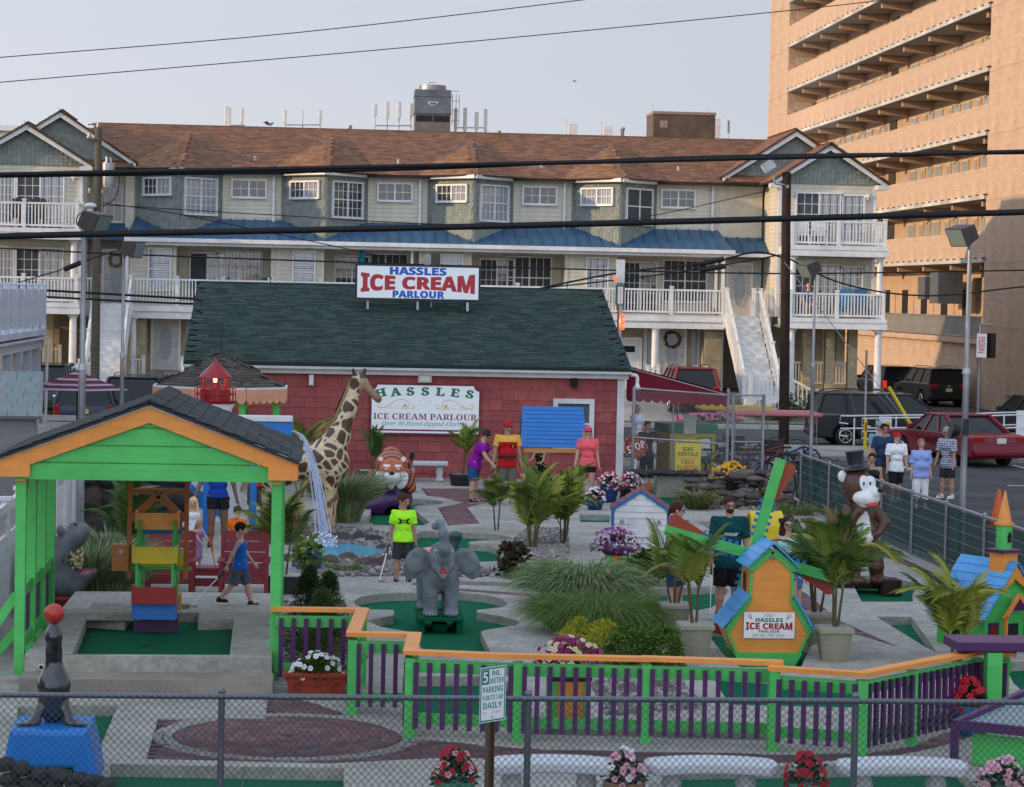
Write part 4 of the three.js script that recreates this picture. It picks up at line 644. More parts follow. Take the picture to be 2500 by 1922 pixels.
const greens={
h15:vA([[600,945],[650,912],[760,893],[900,884],[1100,880],[1350,878],[1540,895],[1670,925],[1712,960],[1680,985],[1487,1008],[1490,1022],[1650,1048],[1780,1082],[1798,1100],[1770,1118],[1560,1150],[1515,1163],[1580,1300],[1590,1330],[1120,1330],[1040,1200],[1000,1165],[800,1130],[690,1083],[890,1045],[893,1008],[700,1003],[620,972]]),
h14:vA([[1030,830],[1090,797],[1340,795],[1500,800],[1925,815],[1920,842],[1600,832],[1350,828]]),
h13:vA([[1085,440],[1250,440],[1450,446],[1640,462],[1750,488],[1700,500],[1450,512],[1440,528],[1560,538],[1640,565],[1670,600],[1640,655],[1300,660],[1085,660]]),
h8:vA([[600,200],[1000,203],[1180,213],[1255,231],[1200,245],[1045,258],[1070,310],[1105,395],[752,392],[728,270],[640,250],[600,245]]),
h7:vA([[560,120],[880,120],[1060,148],[1070,156],[560,158]]),
h6:vB([[775,95],[1020,90],[1080,225],[1090,290],[775,290]]),h5:vB([[350,325],[575,330],[575,388],[360,386]]),h4:vB([[1215,378],[1420,380],[1700,380],[1690,430],[1330,440]]),
h12:vB([[680,915],[830,895],[1000,880],[1415,868],[1405,960],[1240,1042],[830,1005],[690,990]]),h17:vB([[1265,1176],[1430,1176],[1900,1250],[2080,1300],[2000,1470],[1560,1470],[1440,1385]]),
h3:vC([[500,885],[700,885],[920,938],[915,965],[888,1008],[895,1060],[555,1060],[505,960]]),h2:vC([[650,1158],[880,1158],[1050,1395],[985,1365]]),h1:vC([[1490,1460],[1900,1440],[1900,1760],[1720,1750],[1560,1600]]),
h16:vE([[235,133],[470,131],[570,150],[600,285],[235,278]]),h18:vE([[615,292],[980,302],[1385,312],[1378,335],[1000,325],[620,316]]),h19:vE([[1195,113],[1420,128],[1680,150],[1670,232],[1262,222]]),
front:vD([[735,1222],[2290,1250],[2290,1560],[735,1560]]),frontRight:vS([[1640,1876],[2330,1866],[2420,1960],[1640,1970]]),seal:vD([[120,835],[785,828],[655,1135],[640,1200],[90,1200]]),
};
for(const k of['h14','h13','h8','h6','h12'])greens[k]=smoothPoly(greens[k],3);
const beds={
pondBed:vA([[160,400],[420,398],[560,410],[640,425],[870,470],[900,640],[1060,650],[1060,765],[420,770],[160,700]]),stripBed:vA([[1320,720],[1480,715],[1870,735],[1880,768],[1330,772]]),palmBed:vA([[1760,515],[1900,655],[2140,650],[2140,430],[1850,425]]),
grassBed:vB([[30,700],[160,690],[640,790],[670,900],[820,1080],[950,1130],[930,1190],[200,1290],[60,1000]]),shrubBed:vE([[830,162],[1075,122],[1180,236],[875,258]]),rockBed:vB([[1045,30],[1700,20],[2060,300],[1860,320],[1500,290],[1160,290],[1110,190]]),spruceBed:vA([[60,960],[480,960],[575,1020],[700,1330],[640,1420],[60,1420]]),
};
const pondPoly=smoothPoly(vA([[215,590],[330,558],[430,548],[600,550],[760,566],[850,592],[760,624],[620,638],[420,645],[280,648]]),4);
const bricks={
plaza:vS([[357,1856],[386,1756],[648,1756],[655,1700],[700,1697],[870,1752],[1010,1803],[1260,1828],[1570,1836],[1880,1842],[2110,1842],[2225,1822],[2310,1792],[2400,1790],[2330,1815],[2240,1838],[2130,1856],[1900,1866],[1500,1867],[1100,1852],[800,1867]]),
path8:vA([[1085,128],[1590,128],[1575,225],[1420,268],[1512,383],[1282,398],[1240,320],[1205,268],[1385,232],[1260,198],[1130,183]]),path14:vA([[985,856],[1340,850],[1890,888],[1985,1005],[1930,960],[1860,908],[1350,868],[1100,864]]),
pathR:vC([[100,960],[180,1000],[420,1190],[800,1362],[560,1290],[300,1230],[190,1130],[130,1060]]),pathEdge:vC([[140,505],[230,500],[420,620],[660,690],[1180,935],[1150,945],[700,760],[420,660],[250,620]]),
};
{
reseed(61);
const all=[...Object.values(greens),...Object.values(bricks)];
structure('golf_course_slab',flat([[-6.2,-21.0],[13,-21.0],[11.2,-30],[11.05,-69],[-3.5,-69],[-5.2,-40]],SY,.15,{holes:all,bevel:.012}),courseConc,'pale exposed aggregate concrete of the miniature golf course');
for(const[k,p]of Object.entries(greens))structure('putting_green',flat(p,.035),carpet,'dark green carpet of a sunken golf hole');
const bedM=painted([.16,.145,.13],.95,'rough'),gcol=[[.28,.255,.23],[.19,.175,.165],[.37,.335,.30],[.14,.125,.12],[.24,.2,.175]];
const pebble=new THREE.IcosahedronGeometry(.03,0);pebble.scale(1.3,.6,1);
for(const[k,p]of Object.entries(beds)){
structure('gravel_bed',flat(p,SY+.006),bedM,'bed of river gravel and mulch between the holes');
let x0=1e9,x1=-1e9,z0=1e9,z1=-1e9;p.forEach(q=>{x0=Math.min(x0,q.x);x1=Math.max(x1,q.x);z0=Math.min(z0,q.z);z1=Math.max(z1,q.z);});const ms=[],cs=[],n=Math.min(4200,(x1 - x0)*(z1 - z0)*420);
for(let i=0;i<n;i++){const x=rr(x0,x1),z=rr(z0,z1);if(!inPoly(x,z,p)||(k==='pondBed'&&inPoly(x,z,pondPoly)))continue;const s=rr(.7,1.7);ms.push(M4(x,SY+.015+rr(0,.03),z,rr(0,3),rr(0,6),rr(-.4,.4),s));const c=gcol[Math.floor(rnd()*5)],q=rr(.8,1.15);cs.push(new THREE.Color().setRGB(c[0]*q,c[1]*q,c[2]*q));}
const g=instanced(numbered('river_gravel'),pebble,mat('#ffffff',.9),ms,scene,cs);g.userData.label='loose grey river pebbles filling a garden bed';
}

const brickCols=[[.165,.085,.085],[.14,.08,.085],[.19,.10,.095],[.12,.085,.09],[.155,.075,.075],[.20,.12,.115]],brickMats=brickCols.map(c=>painted(c,.9,'fine',{bumpMap:TX.bump,bumpScale:.002})),sand=painted([.10,.085,.075],.95,'rough');
const pg=boxUV(new RoundedBoxGeometry(.196,.06,.096,1,.006)),greyM=[[.30,.28,.25],[.26,.245,.22],[.34,.31,.27]].map(c=>painted(c,.9,'fine'));
for(const[k,p]of Object.entries(bricks)){
const base=structure('brick_paving',flat(p,.1),sand,k==='plaza'?'dull red brick plaza with a round paver medallion':'narrow dull red brick path between the holes');let x0=1e9,x1=-1e9,z0=1e9,z1=-1e9;p.forEach(q=>{x0=Math.min(x0,q.x);x1=Math.max(x1,q.x);z0=Math.min(z0,q.z);z1=Math.max(z1,q.z);});
const cc=k==='plaza'?G(702,1797,SY):null,list=[],R=1.17;
let row=0;for(let z=z0;z<z1;z+=.1,row++)for(let x=x0 -(row % 2)*.1;x<x1;x+=.2){if(!inPoly(x,z,p)||(cc&&Math.hypot(x - cc.x,z - cc.z)<R+.2))continue;list.push([x,z,0,0]);}
if(cc){for(let r=.1;r<R;r+=.1){const n=Math.max(3,Math.round(6.283*r / .2));for(let i=0;i<n;i++){const a=i / n*6.283+r*3;list.push([cc.x+Math.cos(a)*r,cc.z+Math.sin(a)*r,-a+Math.PI / 2,0]);}}for(const r of[R+.04,R+.145]){const n=Math.round(6.283*r / .21);for(let i=0;i<n;i++){const a=i / n*6.283;list.push([cc.x+Math.cos(a)*r,cc.z+Math.sin(a)*r,-a+Math.PI / 2,1]);}}}
list.sort((a,b)=>b[1]- a[1]);const ms=[],cs=[];
list.forEach(([x,z,a,ring],i)=>{const y=SY - .028+rr(-.002,.003);if(cc&&i<300||(cc&&ring&&i<360)){const o=new THREE.Mesh(pg,ring?greyM[Math.floor(rnd()*3)]:brickMats[Math.floor(rnd()*6)]);o.name='paver';o.position.set(x,y,z);o.rotation.y=a;base.add(o);}else{ms.push(M4(x,y,z,0,a,0));const c=ring?[.30,.28,.25]:brickCols[Math.floor(rnd()*6)];cs.push(new THREE.Color().setRGB(...c));}});
instanced('pavers',pg,mat('#ffffff',.9),ms,base,cs);
}
const jm=painted([.16,.15,.14],.95);for(const[x0,z0,x1,z1]of[[-.6,-21.4,-.62,-23.9],[1.42,-21.4,1.4,-24.2],[3.3,-21.4,3.3,-24.1],[5.2,-21.4,5.25,-23.9],[-.2,-37.9,1.1,-37.8],[.4,-36.2,.45,-39.6],[6.9,-26.5,8.6,-26.4],[7.6,-34.0,9.2,-33.6],[4.1,-38.2,6.0,-38.0],[3.2,-49,5.2,-48.9]])structure('expansion_joint',flat([[x0,z0],[x1,z1],[x1+.012,z1+.012],[x0+.012,z0+.012]],SY+.004),jm,'thin dark joint between concrete pours');

const num=(u,v,bars,w,l)=>{const p=G(u,v,SY);structure('hole_number',bars.map(b=>flat([[b[0],b[1]],[b[2],b[1]],[b[2],b[3]],[b[0],b[3]]].map(q=>[p.x+q[0]*w,p.z+q[1]*w*2.2]),SY+.004,.003)),painted([.24,.05,.05],.8),l);};
num(1212,1590,[[-.55,-.5,-.35,.5],[-.68,.42,-.22,.52],[0,-.5,.15,0],[.15,-.5,.55,-.38],[0,-.06,.5,.06],[.42,0,.56,.45],[0,.4,.45,.52]],.17,'red painted number fifteen on the concrete');
num(898,1278,[[-.3,-.5,.3,-.36],[-.3,.36,.3,.5],[-.3,-.07,.3,.07],[-.36,-.5,-.2,.5],[.2,-.5,.36,.5]],.16,'red painted number eight on the concrete');
num(2461,1692,[[-.08,-.5,.1,.5],[-.25,.38,.28,.5],[-.2,-.5,.0,-.36]],.16,'red painted number one on the concrete');
}

// purple and green picket fence
{
const F=thing('picket_fence','purple picket fence with green posts and an orange top rail','fence',[3,SY,-25.5]);
const L=(p)=>V(p.x - 3,0,p.z+25.5),pts=[[672,1487],[885,1490],[862,1548],[1012,1550],[1002,1592],[1266,1602],[1578,1608],[1900,1617]].map(q=>L(G(q[0],q[1],1.03))),pts2=[[1890,1632],[2106,1646],[2228,1622],[2385,1592],[2470,1597]].map(q=>L(G(q[0],q[1],.99)));
const run=(ps,H,skip)=>{for(let i=0;i<ps.length - 1;i++){const a=ps[i],b=ps[i+1],d=b.clone().sub(a),n=d.length();d.normalize();const e=d.clone().multiplyScalar(.05);
const A=a.clone().sub(e).setY(H),Bq=b.clone().add(e).setY(H - .001*i);mesh('top_rail',beam(A,Bq,.15,.045),paintOrange,F);
mesh('upper_rail',beam(a.clone().setY(H - .14),b.clone().setY(H - .14),.04,.13),paintGreen,F);mesh('lower_rail',beam(a.clone().setY(.2),b.clone().setY(.2),.04,.11),paintGreen,F);
if(i&&!skip.includes(i))mesh('post',box(.105,H - .02,.105,a.x,(H - .02)/ 2 - .04,a.z),paintGreen,F);
const k=Math.max(1,Math.round(n / .135)),sd=V(-d.z,0,d.x).multiplyScalar(.045);for(let j=0;j<k;j++){const p=a.clone().addScaledVector(d,n*(j+.5)/ k);if(n<.5&&j % 2)continue;mesh('picket',box(.048,H - .2,.04,p.x+sd.x,.1+(H - .2)/ 2,p.z+sd.z,0,Math.atan2(-d.z,d.x)),paintPurple,F);}}};
run(pts,.88,[]);run(pts2,.84,[]);mesh('post',box(.11,.84,.11,pts2[0].x,.4,pts2[0].z+.02),paintGreen,F);

const q=G(2420,1795,SY),gt=thing('entry_counter','purple counter top on square green posts beside the picket fence','counter',[q.x,SY,q.z]);
for(const[x,z]of[[0,0],[.22,-.5],[1.4,0],[1.6,-.5]])mesh('post',box(.16,.88,.16,x,.44,z),paintGreen,gt);mesh('counter_top',rbox(2.1,.1,.6,.01,.65,.94,-.25),paintPurple,gt);
}

// gabled hut over the ferris wheel hole
{
reseed(71);
const Hx=-1.88,zf=-28.4,H=thing('gabled_hut','open green and orange hut with a grey shingle gable roof','hut',[Hx,SY,zf]);
const plat=thing('hut_platform','stepped concrete platform under the green hut with sunken putting green','platform',[Hx,SY,zf]);const px=x=>x - Hx;
const green=fromView(0,1420,2.731),gpts=[[480,495],[1530,497],[1557,256],[1318,262],[1325,213],[870,208],[832,262],[583,245]].map(q=>G(q[0]/ 2.731,1420+q[1]/ 2.731,.52)).map(p=>V(p.x - Hx,0,p.z - zf));
const outer=[[-1.34,.46],[1.44,.46],[1.44,-5.4],[-1.34,-5.4]];
mesh('slab',flat(outer,.37,.37,{holes:[gpts],bevel:.015}),courseConc,plat);mesh('step',rbox(2.82,.19,.5,.02,.06,.095,.68),painted([.46,.41,.34],.95,'dirty',{bumpMap:TX.bump,bumpScale:.006}),plat);mesh('putting_green',flat(gpts,.25),carpet,plat);
const cp=G(358,1578,.4);mesh('golf_cup',cyl(.055,.055,.004,cp.x - Hx,.2525,cp.z - zf,16),M.dark,plat);mesh('drain_pipe',cyl(.035,.035,.03,-1.15,.24,.475,14,Math.PI / 2),M.white,plat);mesh('drain_hole',cyl(.025,.025,.032,-1.15,.24,.476,12,Math.PI / 2),M.dark,plat);
const mt=G(430,1488,.5);mesh('tee_mat',box(.35,.012,.5,mt.x - Hx,.38,mt.z - zf),painted([.10,.12,.03],.95),plat);mesh('wing_kerb',[rbox(.62,.12,.9,.02,-.62,.425,-2.95)],courseConc,plat);
const Y=v=>P(362,v,28.3).y - SY,xL=-1.45,xR=1.46,eL=-1.68,eR=1.7,yB=Y(1174),yE=Y(1128),yPk=Y(988);
for(const z of[0,-1.05,-2.1,-3.15])for(const x of[xL,xR])mesh('post',box(.115,yB+.05,.115,x,(yB+.05)/ 2 - .04,z),paintGreen,H);
for(const x of[xL,xR])mesh('side_beam',box(.1,.2,3.3,x,yB+.06,-1.6),paintGreen,H);

const edge=(y)=>{const t=(y - yE)/(yPk - yE - .06);return(1 - t);},vs=[1174,1131,1088,1044];const ys=vs.map(Y);ys.push(yPk - .1);
for(let i=0;i<4;i++){const a=ys[i],b=ys[i+1]- .013,wa=i?Math.max(.02,edge(a)):1,wb=Math.max(.01,edge(b));const hw=(xR - xL)/ 2+.08;mesh('gable_board',place(ext([[-hw*Math.min(1,wa*1.04),a],[hw*Math.min(1,wa*1.04),a],[hw*Math.min(1,wb*1.04),b],[-hw*Math.min(1,wb*1.04),b]],.025),0,0,.1),paintGreen,H);}mesh('gable_backing',place(ext([[-1.4,ys[0]+.05],[1.4,ys[0]+.05],[0,yPk - .12]],.02),0,0,.075),paintGreen,H);
for(const s of[-1,1]){const x=s*(s<0?-eL:eR),m=.19;mesh('bargeboard',ext(s>0?[[x,yE - m+.02],[x,yE+.0],[0,yPk - .02],[0,yPk - m*1.08]]:[[x,yE],[x,yE - m+.02],[0,yPk - m*1.08],[0,yPk - .02]],.035).translate(0,0,.14),paintOrange,H);mesh('eave_block',[box(.34,.17,.03,x - s*.172,yE - .1,.174),box(.11,.13,.17,s<0?xL:xR,yB+.04,.02)],paintOrange,H);mesh('drip_edge',ext(s>0?[[x+.01,yE],[x+.01,yE+.04],[0,yPk+.02],[0,yPk - .02]]:[[x - .01,yE+.04],[x - .01,yE],[0,yPk - .02],[0,yPk+.02]],.03).translate(0,0,.165),M.trim,H);}

const zb=-3.45,zt=.22,sl=[[.085,.09,.088],[.065,.072,.072],[.10,.105,.10]].map(c=>painted(c,.95,'fine'));
for(const s of[-1,1]){const xe=s*1.72;mesh('roof_deck',slab(s>0?[[xe,yE+.03,zt],[xe,yE+.03,zb],[0,yPk+.03,zb],[0,yPk+.03,zt]]:[[0,yPk+.03,zt],[0,yPk+.03,zb],[xe,yE+.03,zb],[xe,yE+.03,zt]],.03),sl[1],H);
const sv=V(-xe,yPk - yE,0),Ln=sv.length();sv.normalize();const rows=13,e=Ln / rows,nrm=V(s*(yPk - yE),Math.abs(xe),0).normalize();for(let r=0;r<rows;r++){let z=zt+.02 -(r % 2)*.12;while(z>zb){const w=rr(.26,.34),z2=Math.max(z - w,zb);const g=place(new THREE.BoxGeometry(e*1.2,.014,z - z2 - .006),xe+sv.x*e*(r+.5)+nrm.x*.018,yE+.03+sv.y*e*(r+.5)+nrm.y*.018,(z+z2)/ 2,0,0,Math.atan2(sv.y,sv.x)*1+(s>0?.05:-.05)+(s>0?0:0));mesh('roof_shingle',g,sl[Math.floor(rnd()*3)],H);z=z2;}}}
for(let z=zt;z>zb;z -=.2)mesh('ridge_shingle',place(ext([[-.16,-.07],[0,0],[.16,-.07],[.16,-.085],[0,-.015],[-.16,-.085]],.21),0,yPk+.075,z - .2,.03),sl[Math.floor(rnd()*3)],H);

const yr=1.02,yl=.42;mesh('side_rail',[box(.05,.13,3.2,xL,yr,-1.6),box(.05,.13,3.2,xL,yl,-1.6)],paintGreen,H);for(let z=-.15;z>-3.1;z -=.17)if(Math.abs((z % 1.05)+.02)>.1)mesh('picket',box(.03,yr - yl,.055,xL - .02,(yr+yl)/ 2,z),paintPurple,H);
for(const z of[-.25,-1.3,-2.35]){const bs=new THREE.Shape();bs.moveTo(0,-.42);bs.quadraticCurveTo(.0,-.2,.14,-.22);bs.quadraticCurveTo(.14,-.06,.3,-.08);bs.lineTo(.3,0);bs.lineTo(0,0);bs.closePath();mesh('bracket',place(ext(bs,.05,{cs:5}),xL - .02,yB - .05,z+.05,0,Math.PI / 2),paintYellow,H);}
mesh('brace',[beam([xL - .05,1.0,-.05],[xL - .75,-.1,-.05],.05,.1),beam([xL - .05,.6,-1.2],[xL - .6,-.1,-1.2],.05,.1)],paintGreen,H);mesh('footing',[rbox(.4,.2,.4,.03,xL - .05,-.02,0),rbox(.34,.16,.34,.03,xR+.02,-.04,0)],courseConc,H);

const q0=P(385,1388,31.0),Wh=thing('toy_ferris_wheel','small upright ferris wheel with coloured paddles hung from an orange frame','ferris wheel',[q0.x,.55,-31.0]);const ay=q0.y - .55,R=.66,hw=.22;
for(const s of[-1,1]){const rim=[],N=8;for(let i=0;i<N;i++){const a=i / N*6.283+.39,b=(i+1)/ N*6.283+.39;rim.push(beam([s*hw,ay+Math.sin(a)*R,Math.cos(a)*R],[s*hw,ay+Math.sin(b)*R,Math.cos(b)*R],.03,.06));}for(let i=0;i<4;i++){const a=i / 4*Math.PI+.39;rim.push(beam([s*hw,ay+Math.sin(a)*R,Math.cos(a)*R],[s*hw,ay - Math.sin(a)*R,-Math.cos(a)*R],.025,.05));}mesh('rim',rim,paintGreen,Wh);}
const pc=[paintOrange,paintYellow,paintRed,paintPurple,paintBlue,paintBlue,paintYellow,paintOrange],ang=[1.35,.42,-.35,-1.3,-.72,2.2,3.0,3.9];ang.forEach((a,i)=>{const b=grp('bucket',Wh,0,ay+Math.sin(a)*R,Math.cos(a)*R);mesh('paddle',[box(2*hw+.05,.2,.03,0,-.03,.06),box(2*hw+.05,.03,.16,0,-.12,0)],pc[i],b);for(const s of[-1,1])mesh('paddle_end',box(.03,.22,.16,s*(hw+.04),-.02,0),pc[i],b);});
mesh('axle',bar([-.42,ay,0],[.42,ay,0],.025),paintGreen,Wh);const yt=P(362,1172,31).y - .55+.12,xa=P(316,1300,31).x - q0.x,xb=P(455,1300,31).x - q0.x;
for(const x of[xa,xb])mesh('hanger_post',box(.055,yt - ay+.13,.055,x,(yt+ay - .13)/ 2,.0),painted([.50,.15,.015],.5),Wh);const xm=(xa+xb)/ 2;mesh('cross_beam',[box(xb - xa,.06,.05,xm,yt - .26,0),beam([xm,yt - .3,0],[xa+.02,yt - .62,0],.05,.09),beam([xm,yt - .3,0],[xb - .02,yt - .62,0],.05,.09)],painted([.50,.15,.015],.5),Wh);
mesh('motor_box',[rbox(.21,.33,.2,.008,xa - .1,ay+.14,.03)],painted([.55,.19,.03],.5),Wh);mesh('motor_lock',cyl(.028,.028,.02,xa - .09,ay+.22,.135,14,Math.PI / 2),M.chrome,Wh);
}

// front chain link fence and parking sign
const linkM=mat([.035,.055,.055],.55),railM=painted([.26,.29,.32],.45,'dirty',{metalness:.5});
function chainLink(x0,x1,y0,y1,z,pitch=.061,r=.0042){const out=[],H=y1 - y0;for(let s of[-1,1])for(let x=x0 - H;x<x1+H;x+=pitch){let a=[x,y0],b=[x+H*.95*s,y1];const cl=(p,q,X)=>{const t=(X - p[0])/(q[0]- p[0]);return[X,p[1]+(q[1]- p[1])*t];};if(Math.max(a[0],b[0])<x0||Math.min(a[0],b[0])>x1)continue;for(const X of[x0,x1]){if((a[0]- X)*(b[0]- X)<0){if(X===x0?a[0]<X:a[0]>X)a=cl(a,b,X);else b=cl(a,b,X);}}out.push(beam([a[0],a[1],z+s*r*.6],[b[0],b[1],z+s*r*.6],r,r));}return out;}
{
const F=thing('chain_link_fence','grey chain link fence with pipe rail along the front pavement','fence',[1.7,0,-20.7]);
mesh('top_rail',bar([-5.2,1.27,0],[5.2,1.27,0],.024,10),railM,F);
for(const u of[540,1290,2090]){const x=P(u,1750,20.7).x - 1.7;mesh('post',[bar([x,0,-.03],[x,1.3,-.03],.03,10),sph(.034,x,1.31,-.03)],railM,F);}
stuff(mesh('chain_link_mesh',chainLink(-5.2,5.2,.05,1.29,.03),linkM,F),'diamond wire mesh');
const a=P(1196,1694,20.25),S=thing('parking_sign','white and teal five hour meter parking sign on a steel post','sign',[a.x,0,a.z],.72);const sm_=canvasMat(300,450,(c,w,h)=>{
c.fillStyle='#dfe8e6';c.fillRect(0,0,w,h);c.strokeStyle='#17766e';c.lineWidth=12;c.strokeRect(12,12,w - 24,h - 24);c.fillStyle='#17766e';c.fillRect(22,22,84,118);c.fillStyle='#e8f0ee';fitText(c,'5',38,38,52,86,'sans-serif','bold');c.fillStyle='#17766e';fitText(c,'HR.',138,34,100,44,'sans-serif','bold');fitText(c,'METER',116,92,160,46,'sans-serif','bold');fitText(c,'PARKING',34,160,232,50,'sans-serif','bold');fitText(c,'9 AM TO 1 AM',34,228,232,44,'sans-serif','bold');fitText(c,'DAILY',40,290,220,50,'sans-serif','bold');c.fillStyle='#f2f2f2';c.fillRect(26,354,248,36);c.strokeStyle=c.fillStyle='#c9526a';c.lineWidth=3;fitText(c,'MAY 1 - OCTOBER 1',36,360,228,24,'sans-serif','');c.fillStyle='#333';c.beginPath();c.arc(150,412,7,0,7);c.fill();c.beginPath();c.arc(150,36,7,0,7);c.fill();},.4);
const y=a.y;mesh('panel',rbox(.31,.465,.006,.002,0,y,.03),M.galv,S);face('printed_face',.305,.458,sm_,S,0,y,.0345);mesh('post',[box(.07,y+.1,.008,0,(y+.1)/ 2,-.006),box(.008,y+.1,.035,-.036,(y+.1)/ 2,.012),box(.008,y+.1,.035,.036,(y+.1)/ 2,.012)],painted([.20,.14,.09],.6,'dirty',{metalness:.3}),S);
}

// statues and play houses
const statueM=vcol(.45),matteM=vcol(.8),glossM=vcol(.22,{clearcoat:.6,clearcoatRoughness:.15});
const mix=(a,b,t)=>a.map((v,i)=>v+(b[i]- v)*t),mottle=(c,x,y,z,s=9,k=.35)=>{const n=1+(noise3(x*s,y*s,z*s)- .5)*k+(noise3(x*s*4,y*s*4,z*s*4)- .5)*k*.5;return c.map(v=>v*n);};
const statue=(name,label,pos,ry,prims,o,m,partName='body')=>{const t=thing(name,label,'statue',pos,ry);mesh(partName,solid(prims,o),m,t);return t;};
{
const p=G(128,1895,SY),st=thing('seal_stand','bright blue moulded plastic stand under the seal statue','stand',p),bl=painted([.006,.22,.70],.35);
const tz=(w0,w1,h,d)=>{const s=ext([[-w0 / 2,0],[-.2,0],[-.2,.14],[.22,.14],[.22,0],[w0 / 2,0],[w0 / 2 - .03,.2],[w1 / 2,h],[-w1 / 2,h]],d,{bevel:.055,bs:4});return s.translate(0,0,-d / 2);};
mesh('shell',[tz(.9,.7,.5,.7)],bl,st);mesh('carpet_ramp',box(.4,.13,.5,.01,.07,.15),carpet,st);
const B=[.016,.017,.022];
const s=statue('seal_statue','glossy black seal statue balancing a red ball on its nose',[p.x,SY+.5,p.z],0,[cap([0,.1,-.05],[0,.34,.0],.125,.14),cap([0,.34,0],[0,.66,.02],.125,.06,.1),cap([0,.66,.02],[0,.84,.05],.066,.052),cap([0,.82,.05],[0,.93,.05],.055,.035),ell([0,.79,.06],[.062,.1,.07]),cap([-.1,.16,.04],[-.16,.03,.14],.05,.04),cap([.1,.16,.04],[.17,.03,.14],.05,.04),ell([-.22,.02,.17],[.12,.018,.06],0,.5,0),ell([.24,.02,.17],[.12,.018,.06],0,-.5,0),cap([0,.1,-.1],[0,.04,-.35],.1,.04)],{cell:.013,k:.06,base:B,color:(x,y,z,b)=>mottle(mix(B,[.06,.035,.025],Math.max(0,noise3(x*5+3,y*4,z*5)- .55)*1.6),x,y,z,14,.4)},glossM);
mesh('ball',sph(.094,0,1.02,.05,1,1,1,24),painted([.52,.035,.018],.35),s);for(const x of[-1,1])mesh('eye',sph(.013,x*.048,.82,.115),M.black,s);
}
{
const p=P(1075,1512,33.6),E=[.17,.19,.20],t=thing('elephant_statue','grey elephant calf statue with raised trunk and wide ears','statue',[p.x,.28,-33.6],.04);
const base=thing('elephant_platform','low dark green carpeted platform under the elephant','platform',[p.x,.04,-33.7]);mesh('deck',rbox(.64,.05,1.2,.01,0,.2,-.3),carpet,base);mesh('foot_rail',[box(.08,.18,1.1,-.26,.09,-.3),box(.08,.18,1.1,.26,.09,-.3),box(.2,.1,.3,0,.06,-.1)],carpet,base);
const leg=(x,z)=>[cap([x,.06,z],[x*1.05,.45,z - .02],.092,.11),ell([x,.03,z+.03],[.1,.045,.11])];
mesh('body',solid([ell([0,.55,-.42],[.28,.3,.52]),ell([0,.56,-.05],[.23,.24,.24]),...leg(-.14,.02),...leg(.14,.02),...leg(-.17,-.72),...leg(.17,-.72),ell([0,.8,.12],[.19,.2,.19]),ell([0,.92,.08],[.14,.1,.14]),
cap([0,.82,.26],[.01,.95,.36],.085,.07),cap([.01,.95,.36],[-.01,1.16,.36],.07,.055),cap([-.01,1.16,.36],[-.05,1.3,.3],.055,.047),cap([-.05,1.3,.3],[-.12,1.25,.26],.047,.05),
ell([-.33,.76,.04],[.19,.17,.035],0,.35,.5),ell([-.42,.62,.04],[.12,.13,.03],0,.3,.3),ell([.33,.76,.04],[.19,.17,.035],0,-.35,-.5),ell([.43,.63,.04],[.12,.13,.03],0,-.3,-.35),
cap([-.09,.68,.22],[0,.56,.3],.05,.035),cap([.09,.68,.22],[0,.56,.3],.05,.035),cap([0,.6,-.95],[.03,.4,-1.0],.03,.02)],{cell:.014,k:.06,base:E,color:(x,y,z,b,i,nx,ny,nz)=>{let c=mix(E,[.24,.27,.30],Math.max(0,noise3(x*6,y*6,z*6)- .4));if(y<.045&&nz>.3&&Math.abs(Math.sin(x*70))>.8)c=[.4,.4,.38];return mottle(c,x,y,z,12,.5);}}),matteM,t);
mesh('mouth',place(solid([ell([0,0,0],[.06,.06,.04])],{cell:.01}),0,.625,.285,-.3),mat([.35,.012,.015],.4),t);
for(const s of[-1,1]){mesh('eye',sph(.026,s*.105,.9,.245,.9,1.2,.5),mat([.7,.72,.74],.3),t);mesh('pupil',sph(.014,s*.107,.898,.258,.8,1.2,.5),M.black,t);}
mesh('saddle',solid([ell([-.06,.82,-.4],[.24,.08,.2])],{cell:.02}),painted([.75,.3,.22],.5),t);mesh('saddle_knob',solid([cap([.2,.86,-.5],[.24,1.02,-.52],.07,.08),ell([.24,1.05,-.5],[.09,.06,.09])],{cell:.015}),painted([.03,.085,.09],.5),t);
}
